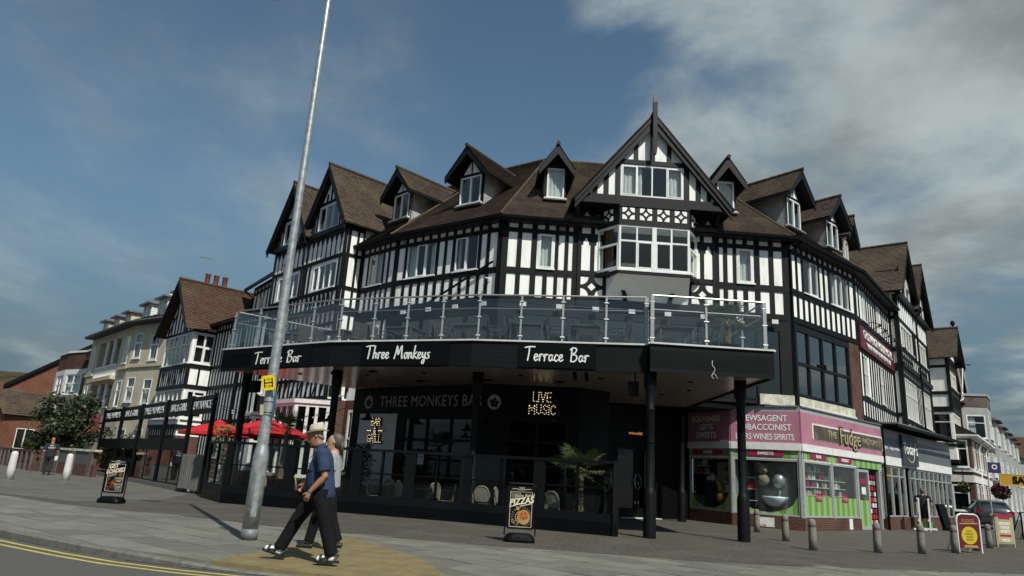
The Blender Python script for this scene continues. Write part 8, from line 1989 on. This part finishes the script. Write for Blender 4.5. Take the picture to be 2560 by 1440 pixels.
def hand(b, mb, w, d, side, curl=.6, sc=1.0):
    """w wrist point, d direction (f,l,z) of the hand; palm towards the thigh"""
    d = Vector(d).normalized(); W_ = Vector(w); l = Vector((0, 1, 0)); ac = d.cross(l).normalized()   # across the palm, in the fore-aft plane
    inn = Vector((0, -side, 0))
    pm = W_ + d * .05 * sc; pe = W_ + d * .088 * sc
    b.limb(mb, [tuple(W_), tuple(pm), tuple(pe)], [.026 * sc, .034 * sc, .030 * sc], 10)
    for k, ln in enumerate((.072, .080, .075, .060)):
        st = W_ + d * .082 * sc + ac * (.030 - .020 * k) * sc; m1 = st + (d * cos(curl * .5) + inn * sin(curl * .5)) * ln * .45 * sc; m2 = m1 + (d * cos(curl * 1.3) + inn * sin(curl * 1.3)) * ln * .33 * sc; m3 = m2 + (d * cos(curl * 2) + inn * sin(curl * 2)) * ln * .24 * sc
        b.limb(mb, [tuple(st - d * .01), tuple(m1), tuple(m2), tuple(m3)], [.0105 * sc, .0098 * sc, .009 * sc, .007 * sc], 7)
    st = W_ + d * .03 * sc + ac * .028 * sc; m1 = st + (d * .6 + ac * .8).normalized() * .04 * sc; m2 = m1 + (d * .9 + ac * .2 + inn * .3).normalized() * .032 * sc
    b.limb(mb, [tuple(W_ + d * .02 * sc), tuple(st), tuple(m1), tuple(m2)], [.016 * sc, .015 * sc, .012 * sc, .009 * sc], 7)
def person(name, lab, b, loc): return thing(name, loc, lab, 'person')
# ---- the man in the hat, walking left
b = Body(-2.56, 9.88, pi + .06)
man = thing('person', (-2.56, 9.88, 0), 'man in a pale trilby, blue short-sleeved shirt and black trousers walking left on the pavement', 'person')
hip, che, sho = (-.14, 0, .90), (-.13, 0, 1.22), (-.12, 0, 1.41)
LA = dict(s=(-.14, .205, 1.38), e=(-.22, .27, 1.09), w=(-.05, .27, .885)); RA = dict(s=(-.10, -.20, 1.38), e=(-.09, -.26, 1.10), w=(.11, -.22, .97))
LL = dict(h=(-.16, .10, .90), k=(-.27, .11, .49), a=(-.40, .11, .11)); RL = dict(h=(-.10, -.10, .90), k=(.14, -.10, .51), a=(.32, -.10, .14))
mb = MB(); q = head(b, mb, (.015, 0, 1.605), 1.0, pitch=-.22 * -1)
b.loft(mb, [(-.07, 0, 1.38, .075, .10), (-.05, 0, 1.44, .062, .066), (-.03, 0, 1.50, .058, .06)], 14)
b.loft(mb, [(-.14, 0, .88, .11, .14), (-.12, 0, 1.1, .12, .14), (-.12, 0, 1.3, .10, .15), (-.10, 0, 1.40, .08, .12)], 14)
for A, sd in ((LA, 1), (RA, -1)):
    sh, e, w = A['s'], A['e'], A['w']; lr = lambda a, c, t: tuple(x + (y - x) * t for x, y in zip(a, c))
    b.limb(mb, [(sh[0], sh[1] * .6, sh[2]), sh, lr(sh, e, .5), e, lr(e, w, .3), lr(e, w, .7), w], [.05, .052, .050, .043, .045, .036, .027], 12)
hand(b, mb, LA['w'], (.35, 0, -.95), 1, .75); hand(b, mb, RA['w'], (.45, .1, -.75), -1, .9)
for G in (LL, RL): b.limb(mb, [G['h'], G['k'], G['a']], [.07, .05, .038], 10)
for G, up in ((LL, 0), (RL, .28)):
    a = G['a']; d = Vector((cos(up), 0, sin(up))); A3 = Vector(a)
    b.limb(mb, [tuple(A3), tuple(A3 - d * .03 + Vector((0, 0, -.05))), tuple(A3 + d * .08 + Vector((0, 0, -.055))), tuple(A3 + d * .17 + Vector((0, 0, -.065)))], [.036, .040, .036, .026], 10)
remesh('body', mb, M_SKIN, man, .0065, 3)
# white socks and strapped sandals
M_SOCK = mat('white_sock', (.74, .74, .72), .85, var=.1, scale=20); M_SANDAL = mat('black_sandal', (.010, .010, .011), .6)
for G, up, pl_ in ((LL, 0, 0), (RL, .28, 1)):
    A3 = Vector(G['a']); d = Vector((cos(up), 0, sin(up))); u = Vector((-sin(up), 0, cos(up)))
    mb = MB(); b.limb(mb, [tuple(A3 + u * .06), tuple(A3), tuple(A3 - d * .035 - u * .05), tuple(A3 + d * .07 - u * .052), tuple(A3 + d * .15 - u * .062), tuple(A3 + d * .185 - u * .066)], [.044, .044, .050, .046, .042, .026], 12)
    remesh('sock', mb, M_SOCK, man, .007, 3)
    mb = MB(); out = [(-.10, .030), (-.06, .045), (.03, .045), (.10, .054), (.17, .050), (.205, .030), (.212, 0), (.205, -.030), (.17, -.050), (.10, -.054), (.03, -.045), (-.06, -.045), (-.10, -.030), (-.112, 0)]
    B3 = lambda f, l, z: b.p(*(A3 + d * f + u * z + Vector((0, l, 0))))
    mb.loft([[B3(f, l, z) for f, l in out] for z in (-.105, -.078)])
    sl = mb.build('sandal_sole', M_SANDAL, man)
    mb = MB()
    for f0, w_ in ((.11, .036), (.02, .034)):
        for j in range(8):
            t0, t1 = pi * j / 8, pi * (j + 1) / 8; rr = .056
            P2 = lambda t, ff: B3(ff, rr * cos(t), -.085 + .082 * sin(t) * (1 if f0 > .05 else 1.15))
            mb.face([P2(t0, f0), P2(t1, f0), P2(t1, f0 + w_), P2(t0, f0 + w_)])
    mb.tube([B3(-.05, .05, -.06), B3(-.098, .0, .0), B3(-.05, -.05, -.06)], .014, 5); mb.tube([B3(.04, .056, -.03), B3(-.03, .052, .0), B3(-.09, .02, -.0)], .012, 5); mb.tube([B3(.03, .056, -.03), B3(.12, .056, -.06)], .012, 5)
    mb.build('sandal_strap', M_SANDAL, man)
# trousers
M_TROU = mat('black_trousers', (.0065, .0068, .0078), .85, var=.4, scale=12, bump=.3, spec=.2)
mb = MB(); b.loft(mb, [(-.14, 0, .80, .15, .17), (-.14, 0, .90, .165, .185), (-.13, 0, 1.0, .16, .175)], 18)
lr = lambda a, c, t: tuple(x + (y - x) * t for x, y in zip(a, c))
for G in (LL, RL):
    b.limb(mb, [(G['h'][0], G['h'][1] * .85, .92), (G['h'][0], G['h'][1] * .95, .80), lr(G['h'], G['k'], .6), G['k'], lr(G['k'], G['a'], .5), lr(G['k'], G['a'], .80), lr(G['k'], G['a'], 1.02)], [.13, .125, .105, .092, .086, .086, .088], 14)
remesh('trousers', mb, M_TROU, man, .010, 4)
# shirt: body, sleeves, collar
M_SHIRT = mat('blue_shirt', (.036, .053, .108), .85, var=.35, scale=7, bump=.9, spec=.15)
mb = MB(); b.loft(mb, [(-.15, 0, .80, .190, .195, -.015), (-.15, 0, .86, .192, .195), (-.125, 0, .98, .198, .192), (-.11, 0, 1.10, .190, .192), (-.115, 0, 1.22, .165, .195), (-.12, 0, 1.32, .140, .200), (-.115, 0, 1.39, .115, .185), (-.10, 0, 1.44, .085, .12), (-.08, 0, 1.465, .072, .085)], 22)
for A, sd in ((LA, 1), (RA, -1)):
    b.limb(mb, [(A['s'][0], A['s'][1] * .7, A['s'][2] - .01), A['s'], lr(A['s'], A['e'], .4), lr(A['s'], A['e'], .80)], [.085, .090, .086, .084], 14)
remesh('shirt', mb, M_SHIRT, man, .010, 3)
mb = MB(); b.loft(mb, [(-.075, 0, 1.44, .085, .085, .02), (-.06, 0, 1.475, .078, .076, -.01), (-.055, 0, 1.505, .076, .074, -.03), (-.055, 0, 1.504, .070, .068, -.03), (-.065, 0, 1.46, .07, .07, .0)], 18); mb.build('collar', M_SHIRT, man, smooth=True)
mb = MB()
for k in range(5): b_ = b.p(.078 - .012 * abs(k - 2.2), .0, 1.32 - .11 * k); mb.sphere(b_, .008, 6, 4)
mb.build('buttons', M_NAVY, man, kind='stuff')
mb = MB(); P5 = [b.p(-.03 + .0, .175, 1.26), b.p(.02, .15, 1.26), b.p(.03, .155, 1.16), b.p(-.025, .185, 1.16)]; mb.face(P5); mb.build('pocket', M_SHIRT, man)
# trilby
M_HAT = mat('straw_hat', (.52, .48, .38), .85, var=.25, scale=60, bump=.3); M_BAND = mat('hat_band', (.16, .12, .09), .7)
T = lambda f, z: (lambda ff, zz: (ff, zz))(.015 + f * cos(.12) + z * sin(.12), 1.665 - f * sin(.12) + z * cos(.12))
rows = lambda L: [[b.p(T(f * cos(2 * pi * k / 24) + f0, z + dz * cos(2 * pi * k / 24))[0], l * sin(2 * pi * k / 24), T(f * cos(2 * pi * k / 24) + f0, z + dz * cos(2 * pi * k / 24) + up * sin(2 * pi * k / 24) ** 2)[1]) for k in range(24)] for f0, z, f, l, dz, up in L]
mb = MB(); mb.loft(rows([(.0, -.002, .165, .135, -.012, .018), (.0, .006, .166, .136, -.012, .018), (-.005, .012, .108, .086, 0, 0), (-.005, .05, .102, .082, 0, 0), (-.008, .10, .092, .072, -.006, 0), (-.008, .122, .080, .058, -.014, 0), (-.008, .118, .05, .03, -.016, 0), (-.008, .108, .01, .006, -.012, 0)])); ht = mb.build('hat', M_HAT, man, smooth=True)
mb = MB(); mb.loft(rows([(-.005, .014, .1105, .0885, 0, 0), (-.005, .040, .1075, .0865, 0, 0)]), cap=False); mb.build('hat_band', M_BAND, ht, smooth=True)
M_HAIRG = mat('grey_hair', (.22, .21, .20), .8, var=.4, scale=40)
mb = MB(); b.limb(mb, [q(.092, -.03, -.058), q(.108, 0, -.052), q(.092, .03, -.058)], [.008, .011, .008], 6); mb.build('moustache', M_HAIRG, man)
mb = MB()
for sg in (-1, 1): b.limb(mb, [q(-.02, sg * .070, .03), q(-.06, sg * .058, .0), q(-.085, sg * .03, -.03), q(-.088, 0, -.04)], [.014, .022, .024, .024], 7)
mb.build('hair', M_HAIRG, man, smooth=True)
mb = MB()
for sg in (-1, 1): mb.sphere(b.p(*q(.083, sg * .030, .008)), .009, 6, 5)
mb.build('eyes', M_BLKPRINT, man, kind='stuff')
# watch strap and wallet
w = Vector(LA['w']); d = Vector((.35, 0, -.95)).normalized()
mb = MB(); b.limb(mb, [tuple(w - d * .012), tuple(w + d * .012)], [.033, .033], 12); mb.build('bracelet', M_CHROME, man)
wl = MB(); b_f = Fr((0, 0), (1, 0)); c0 = b.p(.16, -.20, .87); 
wl.box(Fr((c0.x - .5, c0.y), (c0.x + .5, c0.y)).shift(.5), -.04, .04, -.008, .008, c0.z - .07, c0.z + .06)
tag(wl.build('wallet', M_NAVY), 'dark wallet held in the right hand of the man in the hat', 'wallet')

def simple_person(x, y, yaw, lab, top, trou, skin, hair, stride=.18, shorts=False, arm=(.05, .05), sc=1.0, bald=False, long_hair=False, wide=1.0, vox=.014, shoe=None, bag=None):
    b = Body(x, y, yaw); t = thing('person', (x, y, 0), lab, 'person'); Z = lambda q: (q[0] * sc, q[1] * sc, q[2] * sc)
    mb = MB(); q = head(b, mb, Z((.02, 0, 1.60)), sc)
    b.loft(mb, [tuple(c * sc for c in r) for r in ((-.02, 0, .9, .10, .13), (0, 0, 1.2, .10, .13), (0, 0, 1.40, .07, .11), (0, 0, 1.5, .055, .058))], 12)
    legs = []
    for sg, st in ((1, stride), (-1, -stride)):
        h, k, a = Z((0, sg * .095, .90)), Z((st * .55 + .03, sg * .10, .49)), Z((st, sg * .10, .08 + (.05 if st < 0 else 0)))
        legs.append((h, k, a)); b.limb(mb, [h, k, lr(k, a, .35), a], [.075 * sc, .055 * sc, .058 * sc, .036 * sc], 10)
    arms = []
    for sg, sw in ((1, arm[0]), (-1, arm[1])):
        s_, e, w = Z((-.01, sg * .20 * wide, 1.38)), Z((-.03 + sw * .3, sg * .265 * wide, 1.09)), Z((sw + .06, sg * .27 * wide, .87))
        arms.append((s_, e, w)); b.limb(mb, [(s_[0], s_[1] * .6, s_[2]), s_, e, w], [.05, .05, .042, .028], 10); hand(b, mb, w, (.25, 0, -.97), sg, .5)
    remesh('body', mb, skin, t, vox * .7, 2)
    mb = MB(); b.loft(mb, [tuple(c * sc for c in r) for r in ((-.01, 0, .84, .155 * wide, .185 * wide), (0, 0, .95, .16 * wide, .185 * wide), (0, 0, 1.1, .15 * wide, .18 * wide), (0, 0, 1.25, .135 * wide, .195 * wide), (0, 0, 1.38, .105, .18 * wide), (0, 0, 1.46, .07, .08))], 18)
    for s_, e, w in arms: b.limb(mb, [(s_[0], s_[1] * .7, s_[2] - .01), s_, lr(s_, e, .75)], [.08, .082, .078], 12)
    remesh('shirt', mb, top, t, vox, 3)
    mb = MB(); b.loft(mb, [tuple(c * sc for c in r) for r in ((-.02, 0, .78, .14, .165), (-.02, 0, .9, .155, .18), (0, 0, 1.0, .14, .165))], 16)
    for h, k, a in legs:
        pts = [(h[0], h[1] * .9, h[2] + .02), lr(h, k, .5), lr(h, k, .95)] if shorts else [(h[0], h[1] * .9, h[2] + .02), lr(h, k, .5), k, lr(k, a, .5), lr(k, a, .95)]
        b.limb(mb, pts, [.125, .115, .115] if shorts else [.12, .105, .085, .078, .076], 12)
    remesh('shorts' if shorts else 'trousers', mb, trou, t, vox, 3)
    for h, k, a in legs:
        mb = MB(); A3 = Vector(a); b.limb(mb, [tuple(A3 + Vector((-.07, 0, -.035))), tuple(A3 + Vector((0, 0, -.03))), tuple(A3 + Vector((.10, 0, -.045))), tuple(A3 + Vector((.17, 0, -.05)))], [.036, .046, .042, .028], 10); remesh('shoe', mb, shoe or M_SANDAL, t, .010, 2)
    if not bald:
        mb = MB(); rows_ = [(-.03, 0, 1.60 - .09, .075, .066), (-.03, 0, 1.62, .092, .083), (-.022, 0, 1.67, .098, .084), (-.018, 0, 1.71, .080, .068), (-.018, 0, 1.735, .03, .03)]
        b.loft(mb, [tuple(c * sc for c in (r[0] - .012, r[1], r[2] + .01, r[3], r[4])) for r in rows_], 16)
        if long_hair: b.limb(mb, [Z((-.09, 0, 1.62)), Z((-.115, 0, 1.54)), Z((-.10, 0, 1.47))], [.05, .04, .02], 10)
        mb.build('hair', hair, t, smooth=True)
    return t, b, arms
M_GREYT = mat('grey_tshirt', (.30, .32, .33), .9, var=.15, scale=8); M_NAVYT = mat('dark_navy_tshirt', (.016, .020, .028), .9, var=.3, scale=8); M_BLKT = mat('black_clothes', (.010, .0105, .012), .9, var=.3, scale=8); M_CARGO = mat('dark_cargo', (.022, .021, .019), .9, var=.4, scale=8)
M_HAIRD = mat('grey_brown_hair', (.10, .085, .07), .6, var=.4, scale=40); M_WSHOE = mat('white_shoe', (.65, .65, .64), .6)
simple_person(-2.60, 11.15, pi + .05, 'woman in a grey top and black trousers, mostly hidden behind the man in the hat', M_GREYT, M_TROU, M_SKINP, M_HAIRD, stride=-.24, arm=(-.05, -.12), sc=.985, long_hair=True, vox=.012)
t, b, arms = simple_person(-20.9, 33.6, pi / 2 + .55, 'bald man in a dark T-shirt walking away by the garden wall, paper in hand', M_NAVYT, M_CARGO, M_SKIN, M_HAIRD, stride=.10, bald=True, arm=(.0, .0), sc=.98, wide=1.1)
mb = MB(); c0 = Vector(b.p(*arms[1][2])); f_ = Fr((c0.x - .5, c0.y - .1), (c0.x + .5, c0.y - .1)).shift(.5); mb.prism(f_, [(-.08, c0.z - .2), (.09, c0.z - .16), (.10, c0.z + .03), (-.05, c0.z + .0)], -.01, .01)
tag(mb.build('paper', M_UPVC), 'white folded paper in the hand of the bald man', 'paper')
fb_ = Fr((0, 0), (1, 0)); fb_.e = Vector((-b.l.x, -b.l.y)); fb_.e = Vector((sin(pi / 2 + .55), -cos(pi / 2 + .55))); fb_.n = Vector((fb_.e.y, -fb_.e.x)); fb_.A = Vector((-20.9, 33.6))
for s_, z in (('SEA', 1.32), ('CREW', 1.22)): text(s_, fb_, 0, z, .10, M_LETTER, t, o=.145, ext=.012, name='shirt_print')
MB().lathe(b.p(0, .262, 1.12), [(.058, -.06), (.060, .06)], 10).build('white_sleeve', M_WSHOE, t)
simple_person(18.5, 31.6, pi / 2 - .75, 'man in a black T-shirt and shorts walking away past the convenience store', M_BLKT, M_BLKT, M_SKINP, M_HAIRD, stride=.16, shorts=True, arm=(-.05, .02), sc=1.02, wide=1.15, shoe=M_WSHOE)
# ============================================================ SEAGULL
t = thing('seagull', (40.3, 60, 12.9), 'distant seagull gliding in the sky at the right', 'bird')
M_GULL = mat('gull_grey', (.10, .10, .10), .8)
c = Vector((40.3, 60, 12.9)); mb = MB(); mb.tube([c + Vector((-.3, 0, -.02)), c, c + Vector((.25, 0, .03))], [.02, .07, .02], 6); mb.build('body', M_GULL, t)
for sg, tp in ((-1, Vector((-.75, -.1, -.12))), (1, Vector((.62, .1, .22)))):
    MB().loft([[c + v * 1.0 + Vector((0, y_, z_)) for y_, z_ in ((-.08, 0), (0, .012), (.08, 0), (0, -.012))] if i == 0 else [c + v + Vector((0, y_ * k_, z_ * k_)) for y_, z_ in ((-.08, 0), (0, .012), (.08, 0), (0, -.012))] for i, (v, k_) in enumerate(((Vector((0, 0, .03)), 1), (tp * .45 + Vector((0, 0, .10)), .9), (tp, .2)))]).build('wing', M_GULL, t)
